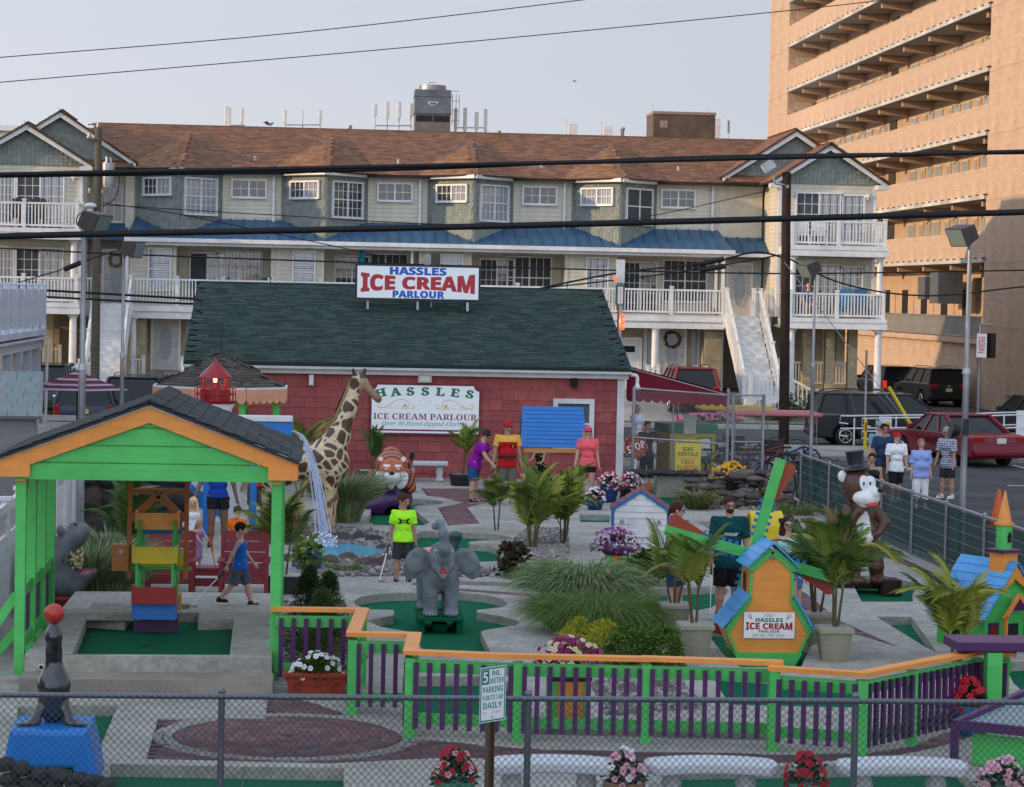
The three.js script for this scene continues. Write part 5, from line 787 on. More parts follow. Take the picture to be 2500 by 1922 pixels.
{
const p=P(790,1311,46.5),W=[.62,.50,.30],Dk=[.085,.036,.02],t=thing('giraffe_statue','tall spotted giraffe statue stretching its neck over the pond','statue',[p.x,.12,-46.5]);
reseed(5);const cells=[];for(let i=0;i<900;i++)cells.push([rr(-1.6,1.1),rr(.4,3.1),rr(-.5,.5)]);
const pr=[ell([-.05,1.3,0],[.5,.44,.33]),ell([-.85,1.25,0],[.48,.38,.32]),cap([-.9,1.3,0],[.1,1.4,0],.3,.33),cap([.0,1.45,0],[.25,1.85,0],.33,.21),cap([.25,1.85,0],[.45,2.4,0],.2,.13),cap([.45,2.4,0],[.57,2.85,0],.13,.11),ell([.62,2.9,0],[.15,.13,.11],0,0,-.6),cap([.66,2.88,0],[.98,2.56,0],.095,.05),ell([.97,2.57,0],[.07,.05,.06],0,0,-.7),cap([.55,2.95,.07],[.5,3.1,.12],.03,.035),cap([.55,2.95,-.07],[.52,3.08,-.12],.03,.035),cap([.68,2.98,.05],[.72,3.1,.055],.03,.035),cap([.68,2.98,-.05],[.72,3.1,-.055],.03,.035),
cap([.08,1.2,.17],[.08,.65,.17],.16,.085),cap([.08,.65,.17],[.09,.04,.17],.085,.062),cap([.1,1.2,-.17],[.16,.65,-.17],.16,.085),cap([.16,.65,-.17],[.14,.04,-.17],.085,.062),cap([-1.0,1.15,.17],[-1.08,.65,.17],.18,.09),cap([-1.08,.65,.17],[-1.0,.04,.17],.085,.062),cap([-1.0,1.15,-.17],[-1.15,.65,-.17],.18,.09),cap([-1.15,.65,-.17],[-1.1,.04,-.17],.085,.062),cap([-1.28,1.4,0],[-1.4,.9,0],.04,.03)];
mesh('body',solid(pr,{cell:.018,k:.09,base:W,color:(x,y,z)=>{if(x>.62&&y>2.4){const s=(x - .62)/ .4;return mottle(y>2.95?[.05,.04,.035]:mix([.42,.3,.18],[.2,.09,.06],s),x,y,z,20,.3);}let d1=9,d2=9;for(const c of cells){const d=(x - c[0])**2+(y - c[1])**2+(z - c[2])**2;if(d<d1){d2=d1;d1=d;}else if(d<d2)d2=d;}const e=Math.sqrt(d2)- Math.sqrt(d1);if(y<.85)return mottle(noise3(x*12,y*9,z*12)>.68?[.2,.09,.05]:[.55,.42,.24],x,y,z);return mottle(e>.026?Dk:W,x,y,z,10,.35);}}),vcol(.5),t);
mesh('mane',[slab([[-.05,1.76,.012],[.08,1.88,.012],[.34,2.43,.012],[.48,2.84,.012],[.44,2.95,.012],[.28,2.5,.012],[.0,1.98,.012]],.024)],mat([.30,.2,.11],.8),t);for(const s of[-1,1])mesh('eye',sph(.03,.72,2.86,s*.09,1,.8,.5),M.black,t);
}
{
const p=P(932,1250,51.8),t=thing('tiger_statue','orange tiger statue with white whiskers lying on the purple mound','statue',[p.x - .04,.36,-51.6]),O=[.47,.105,.035],Wt=[.75,.74,.72];
const md=thing('purple_mound','glossy purple mound with a ball tunnel under the tiger','tunnel',[p.x,.03,-51.8]);mesh('shell',solid([ell([.15,.3,0],[.5,.42,.6]),ell([-.05,.22,.1],[.4,.32,.5]),rb3([-.16,.14,.45],[.2,.1,.1],.04),sub(cap([.22,0,.1],[.22,0,1],.2))],{cell:.022,k:.08,clip:[(x,y)=>-y]}),painted([.075,.018,.115],.3),md);
t.scale.setScalar(1.2);const st=(x,y,z)=>{const r=Math.hypot(x - .18,y - .5)*11 - z*3;return r - Math.floor(r)<.36;};
mesh('body',solid([ell([.18,.5,.42],[.24,.23,.2]),ell([.18,.56,-.1],[.3,.27,.42]),ell([.18,.66,-.25],[.2,.24,.3]),cap([-.14,.42,.1],[-.2,.15,.2],.1,.11),cap([.5,.45,.1],[.52,.2,.1],.09,.1),ell([-.02,.72,.38],[.06,.07,.03]),ell([.38,.71,.38],[.06,.07,.03]),ell([.17,.43,.6],[.12,.085,.08]),cap([.17,.36,.56],[.17,.26,.5],.07,.05),ell([0,.36,.4],[.1,.16,.08],0,0,.4),ell([.36,.35,.4],[.1,.16,.08],0,0,-.4),cap([.5,.5,-.3],[.56,.8,-.2],.045,.04)],
{cell:.014,k:.04,color:(x,y,z)=>{const fx=x - .18;if(z>.3){if(Math.abs(fx)<.14&&y<.5&&z>.53)return Wt;if(y<.33)return Wt;if(Math.abs(fx)>.15&&y<.52&&y>.2)return Math.sin(y*90)>.6?[.5,.5,.5]:Wt;if(Math.hypot(Math.abs(fx)- .2,y - .725)<.04&&z>.39)return Wt;if(Math.abs(fx)>.04&&Math.abs(fx)<.15&&y>.6&&y<.64)return Wt;return mottle(O,x,y,z,12,.4);}if(x>.45&&y>.68)return[.02,.02,.02];return mottle(st(x,y,z)?[.025,.02,.02]:O,x,y,z,12,.4);}}),statueM,t);
mesh('nose',sph(.045,.17,.5,.67,1.1,.8,.7),M.black,t);mesh('mouth',sph(.05,.17,.375,.615,1.2,.7,.5),mat([.28,.01,.012],.4),t);for(const s of[-1,1]){mesh('eye',sph(.028,.18+s*.1,.56,.6,1.1,.9,.5),mat([.75,.68,.4],.3),t);mesh('pupil',sph(.013,.18+s*.095,.556,.614),M.black,t);}
}
{
const p=P(2098,1425,38.6),t=thing('bear_statue','brown bear statue in a black top hat scratching its chin','statue',[p.x,.18,-38.6],.18),Br=[.085,.032,.018],W=[.72,.72,.70];
const pr=[ell([0,.78,0],[.26,.42,.24]),ell([0,1.12,.0],[.22,.26,.2]),cap([-.17,.62,.12],[-.2,.72,.28],.16,.14),cap([-.2,.7,.28],[-.18,.2,.2],.12,.1),cap([.2,.6,.05],[.24,.3,.1],.16,.12),cap([.24,.3,.1],[.28,.06,.05],.12,.1),ell([-.14,.1,.28],[.12,.08,.18]),ell([.3,.08,.1],[.14,.09,.2]),cap([-.22,1.2,.02],[-.3,.92,.1],.1,.085),cap([-.3,.92,.1],[-.13,1.2,.24],.08,.06),cap([.22,1.22,.0],[.38,1.0,.06],.1,.09),cap([.38,1.0,.06],[.2,.84,.22],.085,.06),
ell([-.08,1.58,-.02],[.25,.3,.25]),ell([-.34,1.74,-.02],[.08,.1,.05]),ell([.0,1.4,.2],[.22,.13,.16]),ell([.1,1.5,.26],[.1,.09,.12]),ell([-.05,1.63,.18],[.095,.13,.07]),ell([.07,1.63,.18],[.09,.13,.07])];
for(let i=0;i<4;i++){pr.push(cap([-.15+i*.028,1.18,.26],[-.13+i*.03,1.27,.24],.018));pr.push(cap([.19,.86 - i*.028,.22],[.1,.84 - i*.03,.25],.018));}
mesh('body',solid(pr,{cell:.014,k:.04,color:(x,y,z,b,i)=>{if(i>=14&&i<=17&&z>.08)return mottle(W,x,y,z,10,.1);if(i===13&&z>0)return W;if(z>.12&&y<1.22&&y>.5){const q=(x+.03)**2 / .0125+(y - .93)**2 / .075,q2=(x+.03)**2 / .018+(y - .72)**2 / .03;if(q<1||q2<1)return mottle(W,x,y,z,10,.12);}return mottle(Br,x,y,z,8,.5);}}),statueM,t);
mesh('nose',sph(.05,.16,1.55,.38,1,.9,.9),M.black,t);for(const x of[-.07,.04])mesh('pupil',sph(.026,x,1.64,.245,.7,1.2,.5),M.black,t);mesh('tongue',place(solid([ell([0,0,0],[.11,.03,.09])],{cell:.012}),.05,1.33,.3,.5,0,.1),mat([.5,.035,.02],.4),t);
mesh('top_hat',[place(lathe([[0,0],[.25,0],[.26,.02],[.24,.045],[.155,.06],[.15,.12],[.17,.34],[.18,.36],[0,.37]],24),-.1,1.84,.0,-.05,0,.12,.86)],painted([.018,.02,.024],.4),t);
const b=thing('bear_platform','dark wooden block base under the bear statue','platform',[p.x,.04,-38.6]);mesh('block',[rbox(.3,.26,.4,.02,.46,.13,.15),rbox(.3,.2,.4,.02,-.32,.1,.15),rbox(1.0,.1,.5,.02,.1,.12,-.25)],painted([.03,.015,.01],.6),b);
}
{
const p=G(165,1505,SY),t=thing('hippo_statue','grey open mouthed hippo statue holding cream flowers in its jaws','statue',[p.x - .02,.44,p.z],.1),Gy=[.13,.145,.155];
const tub=thing('red_tub','round red plastic tub carrying the hippo statue','tub',[p.x - .02,SY,p.z]);mesh('wall',lathe([[.24,0],[.28,.24],[.31,.25],[.31,.3],[.0,.3]],28),painted([.30,.022,.015],.5),tub);mesh('handle',box(.12,.05,.04,.1,.22,.29),painted([.30,.022,.015],.5),tub);
mesh('body',solid([ell([-.05,.2,0],[.28,.24,.26]),ell([-.16,.45,0],[.2,.3,.22]),cap([0,.12,0],[.28,.27,0],.2,.1),ell([.3,.3,0],[.14,.07,.17],0,0,.35),cap([-.14,.62,0],[.1,.8,0],.16,.15),ell([.16,.86,0],[.16,.13,.18],0,0,.6),ell([-.1,.9,.1],[.05,.06,.05]),ell([-.1,.9,-.1],[.05,.06,.05]),ell([.08,.98,.08],[.05,.05,.05])],{cell:.016,k:.08,color:(x,y,z,b,i,nx,ny)=>x>.18&&y<.38&&y>.27&&ny>.5?[.5,.2,.25]:mottle(Gy,x,y,z,7,.5)}),matteM,t);
mesh('eye',sph(.025,-.05,.52,.2,1,1,.5),M.black,t);mesh('nostril',sph(.03,.1,.99,.12,1.2,.7,.6),M.black,t);reseed(9);const fl=[];for(let i=0;i<60;i++)fl.push(sph(rr(.018,.03),rr(.02,.22),rr(.38,.62),rr(-.08,.16),1,1,1,6));mesh('flowers',fl,mat([.55,.5,.25],.8),t);
}
{
reseed(81);const p=G(1300+1765 / 3.054,1150+1455 / 3.054,.04),k=-p.z / 6000 / 3.054,T=thing('windmill_house','orange windmill house with blue shingles, green trim and four sails','windmill',[p.x,.04,p.z]);
const X=x=>(x - 1765)*k,Yy=y=>(1455 - y)*k,D=.62,f=(pts)=>pts.map(q=>[X(q[0]),Yy(q[1])]),orange=painted([1,.37,.055],.5);
mesh('wall',ext(f([[1500,1352],[2000,1352],[2068,1200],[1932,950],[1932,735],[1768,565],[1602,735],[1602,950],[1430,1200]]),D).translate(0,0,-D),orange,T);
mesh('base',ext(f([[1540,1455],[1955,1455],[2012,1352],[1488,1352]]),D+.1).translate(0,0,-D - .05),paintGreen,T);
const tr=(a,b,w)=>{const A=V(X(a[0]),Yy(a[1]),.012),Bp=V(X(b[0]),Yy(b[1]),.012);return beam(A,Bp,.03,w,[-(Bp.y - A.y),Bp.x - A.x,0]);};
mesh('trim',[tr([1440,1200],[1510,1350],.035),tr([2060,1205],[1990,1350],.035),tr([1610,735],[1608,945],.035),tr([1926,735],[1924,945],.035),tr([1600,945],[1432,1190],.075),tr([1930,950],[2075,1200],.075),tr([1765,575],[1595,728],.085),tr([1772,575],[1945,728],.085)],paintGreen,T);
const shin=(a,b,n)=>{for(let i=0;i<n;i++){const q=j=>[a[0]+(b[0]- a[0])*j / n,a[1]+(b[1]- a[1])*j / n],A=q(i),B2=q(i+1),s=b[0]<a[0]?-1:1,lift=.012;const dx=X(B2[0])- X(A[0]),dy=Yy(B2[1])- Yy(A[1]),L=Math.hypot(dx,dy),nx=-dy / L*-s,ny=dx / L*s;for(let j=0;j<1;j++)mesh('roof_tile',place(new THREE.BoxGeometry(L*1.02,.025,D+.16),(X(A[0])+X(B2[0]))/ 2+(s<0?-.01:.01),(Yy(A[1])+Yy(B2[1]))/ 2+.03,-D / 2+.02,0,0,Math.atan2(dy*s,dx*s)+s*.06),paintSky,T);}};
shin([1768,535],[1570,720],4);shin([1772,535],[1965,720],4);shin([1600,925],[1395,1180],4);shin([1935,935],[2095,1200],4);
mesh('vent',cyl(.032,.032,.02,X(1770),Yy(628),.012,16,Math.PI / 2),M.chrome,T);const sw=grp('side_window',T,X(1600)- .002,Yy(830),-D*.55);mesh('frame',box(.02,.24,.16),painted([.14,.03,.04],.5),sw);mesh('pane',box(.024,.18,.1),M.dark,sw);
const sgn=canvasMat(740,380,(c,w,h)=>{c.fillStyle='#eceae6';c.fillRect(0,0,w,h);c.fillStyle='#a83040';fitText(c,'Visit',300,14,150,54,'serif','italic',-.25);c.fillStyle=c.strokeStyle='#0f6b45';c._stroke=5;fitText(c,'HASSLES',170,84,400,58,'sans-serif','bold');c.fillStyle=c.strokeStyle='#a5222c';bowtie(c,'ICE CREAM',24,138,690,128,'sans-serif',.25);c._stroke=3;fitText(c,'PARLOUR',215,256,310,42,'sans-serif','bold');c._stroke=0;c.fillStyle='#1c6a5a';fitText(c,'For the 19th Hole',125,308,480,56,'serif','italic',-.25);for(const s of[0,1]){c.save();if(s){c.translate(w,0);c.scale(-1,1);}c.translate(82,58);c.rotate(-.62);c.fillStyle='#c98a34';c.beginPath();c.moveTo(-22,8);c.lineTo(22,8);c.lineTo(0,72);c.fill();c.fillStyle='#e7c3c6';c.beginPath();c.arc(0,-8,28,0,7);c.fill();c.strokeStyle='#8c4a55';c.lineWidth=4;c.stroke();c.restore();}},.4);
const sg=thing('windmill_sign','white visit sign screwed to the front of the orange windmill','sign',[p.x,.04,p.z+.015]);mesh('panel',box(.655,.335,.006,X(1755),Yy(1143),.01),M.white,sg);face('printed_face',.65,.33,sgn,sg,X(1755),Yy(1143),.0142);

const hx=X(1700),hy=Yy(655),R=grp('sails',T,hx,hy,-D - .14);mesh('hub',cyl(.09,.09,.12,0,0,0,16,Math.PI / 2),paintGreen,R);
[[1.305,1.3],[1.305+Math.PI / 2+.01,1.2],[1.305+Math.PI,1.15],[1.305 - Math.PI / 2,1.2]].forEach(([a,L])=>{mesh('sail_arm',place(new THREE.BoxGeometry(L,.135,.05),Math.cos(a)*L / 2,Math.sin(a)*L / 2,0,0,0,a),paintGreen,R);const q=place(ext([[L*.98,-.06],[L*.98,-.2],[L*.93,-.24],[L*.42,-.05]],.03),0,0,-.06,0,0,a);mesh('sail_vane',q,painted([.42,.06,.02],.5),R);for(let i=0;i<6;i++)for(const s of[-1,1])mesh('peg',place(new THREE.BoxGeometry(.045,.05,.03),Math.cos(a)*(L*.2+i*.09)- Math.sin(a)*s*.085,Math.sin(a)*(L*.2+i*.09)+Math.cos(a)*s*.085,-.02,0,0,a),paintBlue,R);});
}
{
const T=thing('play_church','little green church with blue board roof and orange spire','play house',[9.22,SY,-31.7],.5),w=.55,hW=.62,pk=1.3,d=1.05,_s=T.scale.setScalar(.86),gd=mesh('wall',[ext([[-w,0],[w,0],[w,hW],[0,pk],[-w,hW]],d).translate(0,0,-d)],paintGreen,T);
for(const s of[-1,1]){for(let i=0;i<7;i++){const t0=i / 7,xe=s*(w+.12),ye=hW - .14,x=xe*(1 - t0 - .07),y=ye+(pk+.05 - ye)*(t0+.07);mesh('roof_board',place(new THREE.BoxGeometry(.155,.022,d+.2),x,y+.012,-d / 2+.02,0,0,-s*Math.atan2(pk+.05 - ye,w+.12)+s*.06),paintSky,T);}const b=new THREE.Shape();b.moveTo(s*(w+.13),hW - .16);b.quadraticCurveTo(s*w*.7,.95,s*w*.45,.92);b.quadraticCurveTo(s*.1,1.0,0,pk - .2);b.lineTo(0,pk+.02);b.closePath();mesh('bargeboard',ext(b,.04,{cs:6}).translate(0,0,.04),paintOrange,T);}
mesh('porch',[beam([-.3,.5,.16],[0,.86,.16],.05,.06),beam([.3,.5,.16],[0,.86,.16],.05,.06),box(.05,.55,.05,.27,.27,.16),box(.05,.55,.05,-.27,.27,.16)],paintOrange,T);mesh('porch_gable',ext([[-.2,.62],[.2,.62],[0,.82]],.03).translate(0,0,.14),paintPurple,T);mesh('doorway',box(.28,.4,.04,0,.2,.0),M.dark,T);for(const s of[-1,1]){const wn=grp('window',T,s*.38,.3,.01);mesh('frame',box(.2,.26,.04),paintPurple,wn);mesh('pane',box(.13,.19,.05),painted([.22,.02,.02],.3),wn);}
mesh('tower',[box(.3,.34,.3,0,pk+.02,-.2)],paintOrange,T);mesh('tower_cap',box(.42,.04,.42,0,pk+.21,-.2),paintPurple,T);const bf=mesh('belfry',cyl(.13,.13,.38,0,pk+.42,-.2,6),paintGreen,T);mesh('belfry_window',[ext([[-.035,0],[.035,0],[.035,.12],[0,.18],[-.035,.12]],.02).translate(0,pk+.34,-.09)],M.dark,T);mesh('spire',[cyl(.16,.16,.03,0,pk+.62,-.2,6),cyl(.12,.012,.5,0,pk+.88,-.2,6)],paintOrange,T);mesh('foot',[rbox(.42,.2,.3,.02,.3,.0,.25)],paintGreen,T);
}
{
const p=P(1562,1342,43.5),T=thing('white_barn','white clapboard play barn with blue corner trim and red roof','play house',[p.x,SY+.02,-43.5],-.12),w=.5,e=.72,pk=1.05,d=.8;reseed(91);
mesh('wall',ext([[-w,0],[w,0],[w,e],[0,pk],[-w,e]],d).translate(0,0,-d),M.trim,T);for(let i=0;i<9;i++){const y0=.02+i*.112,hw=y0+.1<e?w:w*Math.max(.05,(pk - y0 - .05)/(pk - e));mesh('siding_board',[box(2*hw - .06,.105,.02,0,y0+.055,.012,-.08)],M.trim,T);}
const blu=painted([.01,.15,.42],.45);mesh('corner_trim',[box(.05,e,.05,-w,e / 2,.01),box(.05,e,.05,w,e / 2,.01),beam([-w - .03,e,.03],[0,pk+.02,.03],.05,.055),beam([w+.03,e,.03],[0,pk+.02,.03],.05,.055)],blu,T);for(const s of[-1,1])for(let i=0;i<4;i++)for(let j=0;j<3;j++){const t=(i+.5)/ 4;mesh('roof_tile',place(new THREE.BoxGeometry(.155,.02,.29),s*(w+.05)*(1 - t),e - .02+(pk+.03 - e)*t+.03,-.12 - j*.295,0,0,-s*(Math.atan2(pk - e,w)- .06)),painted([.30,.05,.05],.6),T);}
mesh('flap',[ext([[-.2,.0],[.2,.0],[.14,.32],[-.14,.32]],.02).translate(0,.27,.025)],M.white,T);mesh('flap_frame',[beam([-.21,.26,.05],[-.15,.6,.05],.03,.03),beam([.21,.26,.05],[.15,.6,.05],.03,.03),box(.34,.02,.03,0,.6,.05),box(.46,.02,.03,0,.26,.05)],M.white,T);for(const s of[-1,1])mesh('vent',[cyl(.04,.04,.02,s*.33,.52,.035,16,Math.PI / 2),cyl(.022,.022,.03,s*.33,.52,.035,12,Math.PI / 2)],M.galv,T);mesh('leg',[box(.12,.2,.1,-.3,-.08,-.1),box(.12,.2,.1,.3,-.08,-.1)],painted([.12,.3,.1],.6),T);
const q=P(1345,1218,55.5),Wl=thing('wishing_well','wishing well with wide blue board roof over a brick base','well',[q.x,SY,-55.5]),Yv=v=>P(1345,v,55.5).y - SY,hw=.7,yT=Yv(993),yE=Yv(1090),rd=.55;
for(const s of[-1,1])for(let i=0;i<10;i++){const t=(i+.5)/ 10;mesh('roof_board',place(new THREE.BoxGeometry(2*(hw+.04*(1 - t)),.09,.022),0,yE+(yT - yE)*t,s*rd*(1 - t)+s*.01,-s*(Math.atan2(rd,yT - yE)- .08)),paintBlue,Wl);}
mesh('gable',[ext([[-rd,yE],[rd,yE],[0,yT]],.04).rotateY(Math.PI / 2).translate(-hw+.02,0,0),ext([[-rd,yE],[rd,yE],[0,yT]],.04).rotateY(Math.PI / 2).translate(hw - .1,0,0)],paintOrange,Wl);mesh('eave_trim',[box(2*hw - .05,.09,.04,0,yE - .06,rd - .03)],painted([.72,.33,.07],.5),Wl);for(const x of[-hw+.12,hw - .12])mesh('post',[box(.07,yE - .3,.07,x,.3+(yE - .3)/ 2,.1)],painted([.2,.5,.08],.5),Wl);mesh('well_rim',rbox(1.35,.06,1.0,.01,0,Yv(1165),0),painted([.62,.42,.1],.5),Wl);
const bm=[[.17,.06,.045],[.13,.045,.04],[.2,.08,.06]].map(c=>painted(c,.9)),yb=Yv(1172);mesh('core',box(1.14,yb,.84,0,yb / 2,0),painted([.3,.27,.24],.9),Wl);const bg=box(.2,.058,.05);for(let r=0;r*.07<yb - .05;r++)for(let i=-3;i<3;i++){const x=i*.215+(r % 2)*.1+.05;if(Math.abs(x)>.56)continue;const o=new THREE.Mesh(bg,bm[Math.floor(rnd()*3)]);o.name='brick';o.position.set(x,.035+r*.07,.41);Wl.add(o);}
const y=P(1868,1316,46),Tn=thing('yellow_tunnel','bright yellow half round tunnel behind the windmill sail','tunnel',[y.x,.05,-46]);const hs=new THREE.Shape();hs.moveTo(-.3,0);hs.lineTo(-.3,.35);hs.absarc(0,.35,.3,Math.PI,0,true);hs.lineTo(.3,0);hs.lineTo(.24,0);hs.lineTo(.24,.35);hs.absarc(0,.35,.24,0,Math.PI,false);hs.lineTo(-.24,0);hs.closePath();mesh('shell',place(ext(hs,.62,{cs:14}),-.32,0,0,0,Math.PI / 2),painted([.80,.60,.005],.4),Tn);mesh('skirt',[box(.7,.12,.7,0,.06,0)],painted([.78,.56,.005],.4),Tn);
}

// people
const SK={fair:[.52,.30,.22],tan:[.40,.21,.14],brown:[.17,.08,.05],rosy:[.55,.28,.22]};
const cut=(a,b,ra,rb,k)=>{a=vec(a);b=vec(b);const c=cap(a,b,ra,rb,k),d=b.clone().sub(a).normalize(),f=c.f;return{...c,f:(x,y,z)=>Math.max(f(x,y,z),(x - b.x)*d.x+(y - b.y)*d.y+(z - b.z)*d.z)};};
function person(o){
const H=o.h,kid=o.kid||0,fat=o.fat||1,fem=o.fem||0,T=thing('person',o.label,'person',o.pos,o.ry||0);reseed(Math.round(H*1000)+o.label.length);
const R=(v,ax,a)=>v.applyAxisAngle(ax,a),AX=V(1,0,0),AZ=V(0,0,1),AY=V(0,1,0),lean=o.lean||0;
const up=R(V(0,1,0),AX,lean),pel=V(0,.52*H,0),hs=H*(kid?.158:.135)*.5;
const tors=H*(kid?.285:.3),neck=pel.clone().addScaledVector(up,tors),chest=pel.clone().addScaledVector(up,tors*.68),sw=H*(kid?.1:fem?.1:.112);
const limbs={},dn=()=>V(0,-1,0);
for(const s of[-1,1]){
const[f,ou,el,inn=0]=(s<0?o.la:o.ra)||[.05,.12,.2];
const sh=neck.clone().addScaledVector(up,-.03*H).add(V(s*sw,0,0));let d=R(R(dn(),AZ,s*ou),AX,-f);const e=sh.clone().addScaledVector(d,.17*H);let d2=R(R(R(dn(),AZ,s*(ou - inn)),AX,-f - el),AY,0);const w=e.clone().addScaledVector(d2,.145*H);
const[lf,lo,kn]=(s<0?o.ll:o.rl)||[0,.05,.03],hp=pel.clone().add(V(s*.05*H,-.02*H,0));let t=R(R(dn(),AZ,s*lo),AX,-lf),kp=hp.clone().addScaledVector(t,.245*H),t2=R(R(dn(),AZ,s*lo*.6),AX,-lf+kn),an=kp.clone().addScaledVector(t2,.225*H);
limbs[s]={sh,e,w,d2,hp,kp,an,t2};
}
const low=Math.min(limbs[-1].an.y,limbs[1].an.y)- .035*H,lift=o.seat !==undefined?o.seat - pel.y+.06*H:-low;for(const v of[pel,neck,chest,...Object.values(limbs).flatMap(l=>[l.sh,l.e,l.w,l.hp,l.kp,l.an])])v.y+=lift;
const cw=.062*H*fat,tw=.055*H*fat,hw=.06*H*fat*(fem?1.08:1),sdx=k=>V(k,0,0);
const torso=(q,low=0)=>[cap(pel.clone().add(sdx(-.035*H)).add(V(0,-low,0)),pel.clone().add(sdx(.035*H)).add(V(0,-low,0)),hw+q+low*.15),cap(pel.clone().add(sdx(-.035*H)),pel.clone().add(sdx(.035*H)),hw+q),cap(pel.clone().addScaledVector(up,.1*H).add(sdx(-.03*H)),pel.clone().addScaledVector(up,.1*H).add(sdx(.03*H)),tw+q,tw+q),cap(chest.clone().add(sdx(-.05*H)),chest.clone().add(sdx(.05*H)),cw+q),cap(neck.clone().addScaledVector(up,-.045*H).add(sdx(-sw*.8)),neck.clone().addScaledVector(up,-.045*H).add(sdx(sw*.8)),.036*H+q),...(fem&&!kid?[ell(chest.clone().add(V(-.045*H,0,.045*H)),[.035*H+q,.035*H+q,.03*H+q]),ell(chest.clone().add(V(.045*H,0,.045*H)),[.035*H+q,.035*H+q,.03*H+q])]:[]),...(fat>1.12?[ell(pel.clone().addScaledVector(up,.08*H).add(V(0,0,.03*H)),[.085*H*fat+q,.075*H+q,.065*H*fat+q])]:[])];
const body=[...torso(0),cap(neck.clone().addScaledVector(up,-.02*H),neck.clone().addScaledVector(up,.05*H),.034*H,.03*H)];
for(const s of[-1,1]){const l=limbs[s];body.push(cap(l.sh,l.e,.03*H*(kid?.85:fat),.023*H),cap(l.e,l.w,.024*H,.016*H),cap(l.hp,l.kp,.055*H*fat,.036*H),cap(l.kp,l.kp.clone().lerp(l.an,.45),.035*H,.036*H),cap(l.kp.clone().lerp(l.an,.45),l.an,.036*H,.021*H),cap(l.an,l.an.clone().add(V(0,-.015*H,.07*H)),.022*H,.018*H));}
const gs=[solid(body,{cell:.017,k:.018})];

for(const s of[-1,1]){const l=limbs[s],d=l.d2.clone().normalize(),fwd=V(0,0,1).addScaledVector(d,-d.z).normalize(),nrm=new THREE.Vector3().crossVectors(d,fwd).normalize().multiplyScalar(-s),q=H / 1.75,pt=(a,b,c)=>l.w.clone().addScaledVector(d,a*q).addScaledVector(fwd,b*q).addScaledVector(nrm,c*q),grip=(s<0?o.gripL:o.gripR)?1:0;const hp=[cap(pt(.0,0,0),pt(.07,0,0),.024*q,.026*q),cap(pt(.07,-.022,0),pt(.075,.022,0),.018*q)];[.068,.078,.074,.06].forEach((L,i)=>{const b=.03 - i*.019,k1=grip?.55:.16;const m=pt(.085+L*.45*(1 - k1*.6),b,L*.4*k1+.004),e=pt(.085+L*.85*(1 - k1),b,L*.95*k1+.012);hp.push(cap(pt(.075,b,0),m,.0095*q,.009*q,.003),cap(m,e,.009*q,.008*q,.003));});hp.push(cap(pt(.02,.025,.004),pt(.06,.05,.014),.012*q,.01*q,.006),cap(pt(.06,.05,.014),pt(.085,.045,.03),.01*q,.0085*q,.003));gs.push(solid(hp,{cell:.0065,k:.008}));}

const hd=grp('head_frame',T),hc=neck.clone().addScaledVector(up,.05*H+hs*.72),hq=new THREE.Quaternion().setFromEuler(new THREE.Euler((o.pitch||0)+lean*.6,o.yaw||0,o.tilt||0,'YXZ')),hm=new THREE.Matrix4().compose(hc,hq,V(hs,hs,hs));T.remove(hd);
const hg=solid([ell([0,.18,-.06],[.72,.82,.86]),ell([0,-.25,.12],[.56,.7,.62]),ell([0,-.72,.3],[.3,.26,.28]),cap([0,.12,.74],[0,-.22,.9],.09,.14,.1),ell([.0,-.22,.84],[.2,.1,.12]),ell([-.71,-.05,-.02],[.09,.24,.15]),ell([.71,-.05,-.02],[.09,.24,.15]),cap([-.16,-.52,.72],[.16,-.52,.72],.07),cap([-.42,.14,.62],[-.14,.14,.74],.08),cap([.14,.14,.74],[.42,.14,.62],.08),sub(ell([-.28,-.02,.82],[.17,.1,.13])),sub(ell([.28,-.02,.82],[.17,.1,.13])),cap([0,-.6,-.1],[0,-1.1,-.15],.4,.42)],{cell:.05,k:.12});hg.applyMatrix4(hm);gs.push(hg);
const skin=mesh('body',mergeSolid(gs),mat(o.skin||SK.fair,.55),T);const onHead=g=>g.applyMatrix4(hm),hmesh=(n,g,m)=>mesh(n,onHead(merge([g])),m,T);
hmesh('eyes',[sph(.1,-.28,-.01,.7,1,.8,.6),sph(.1,.28,-.01,.7,1,.8,.6)],mat([.05,.035,.03],.3));hmesh('eyebrows',[cap_(-.42,.2,.7),cap_(.42,.2,.7)],mat(o.hairC||[.05,.03,.02],.9));hmesh('lips',place(new THREE.SphereGeometry(.16,10,6),0,-.52,.74,0,0,0,[1,.3,.4]),mat((o.skin||SK.fair).map((v,i)=>v*[.9,.6,.6][i]),.5));

const hr=o.hair||'short',hpz=[ell([0,.28,-.12],[.8,.84,.9]),sub(ell([0,-.5,.75],[.68,.95,.78])),sub(ell([0,-1.0,0],[1.2,.75,1.2]))];
if(hr==='long'||hr==='curly'){const w=hr==='curly'?.42:.3;hpz.splice(1,0,cap([-.6,.1,-.2],[-.75,-1.5,-.05],w,w*1.1),cap([.6,.1,-.2],[.75,-1.5,-.05],w,w*1.1),cap([0,.2,-.6],[0,-1.7,-.6],.5,.55));hpz[hpz.length - 1]=sub(ell([0,-1.2,.5],[.45,.8,.5]));if(hr==='curly')for(let i=0;i<26;i++){const s=i % 2?1:-1;hpz.splice(1,0,ell([s*rr(.55,1.05),rr(-1.6,.5),rr(-.5,.25)],[.22,.26,.22]));}}
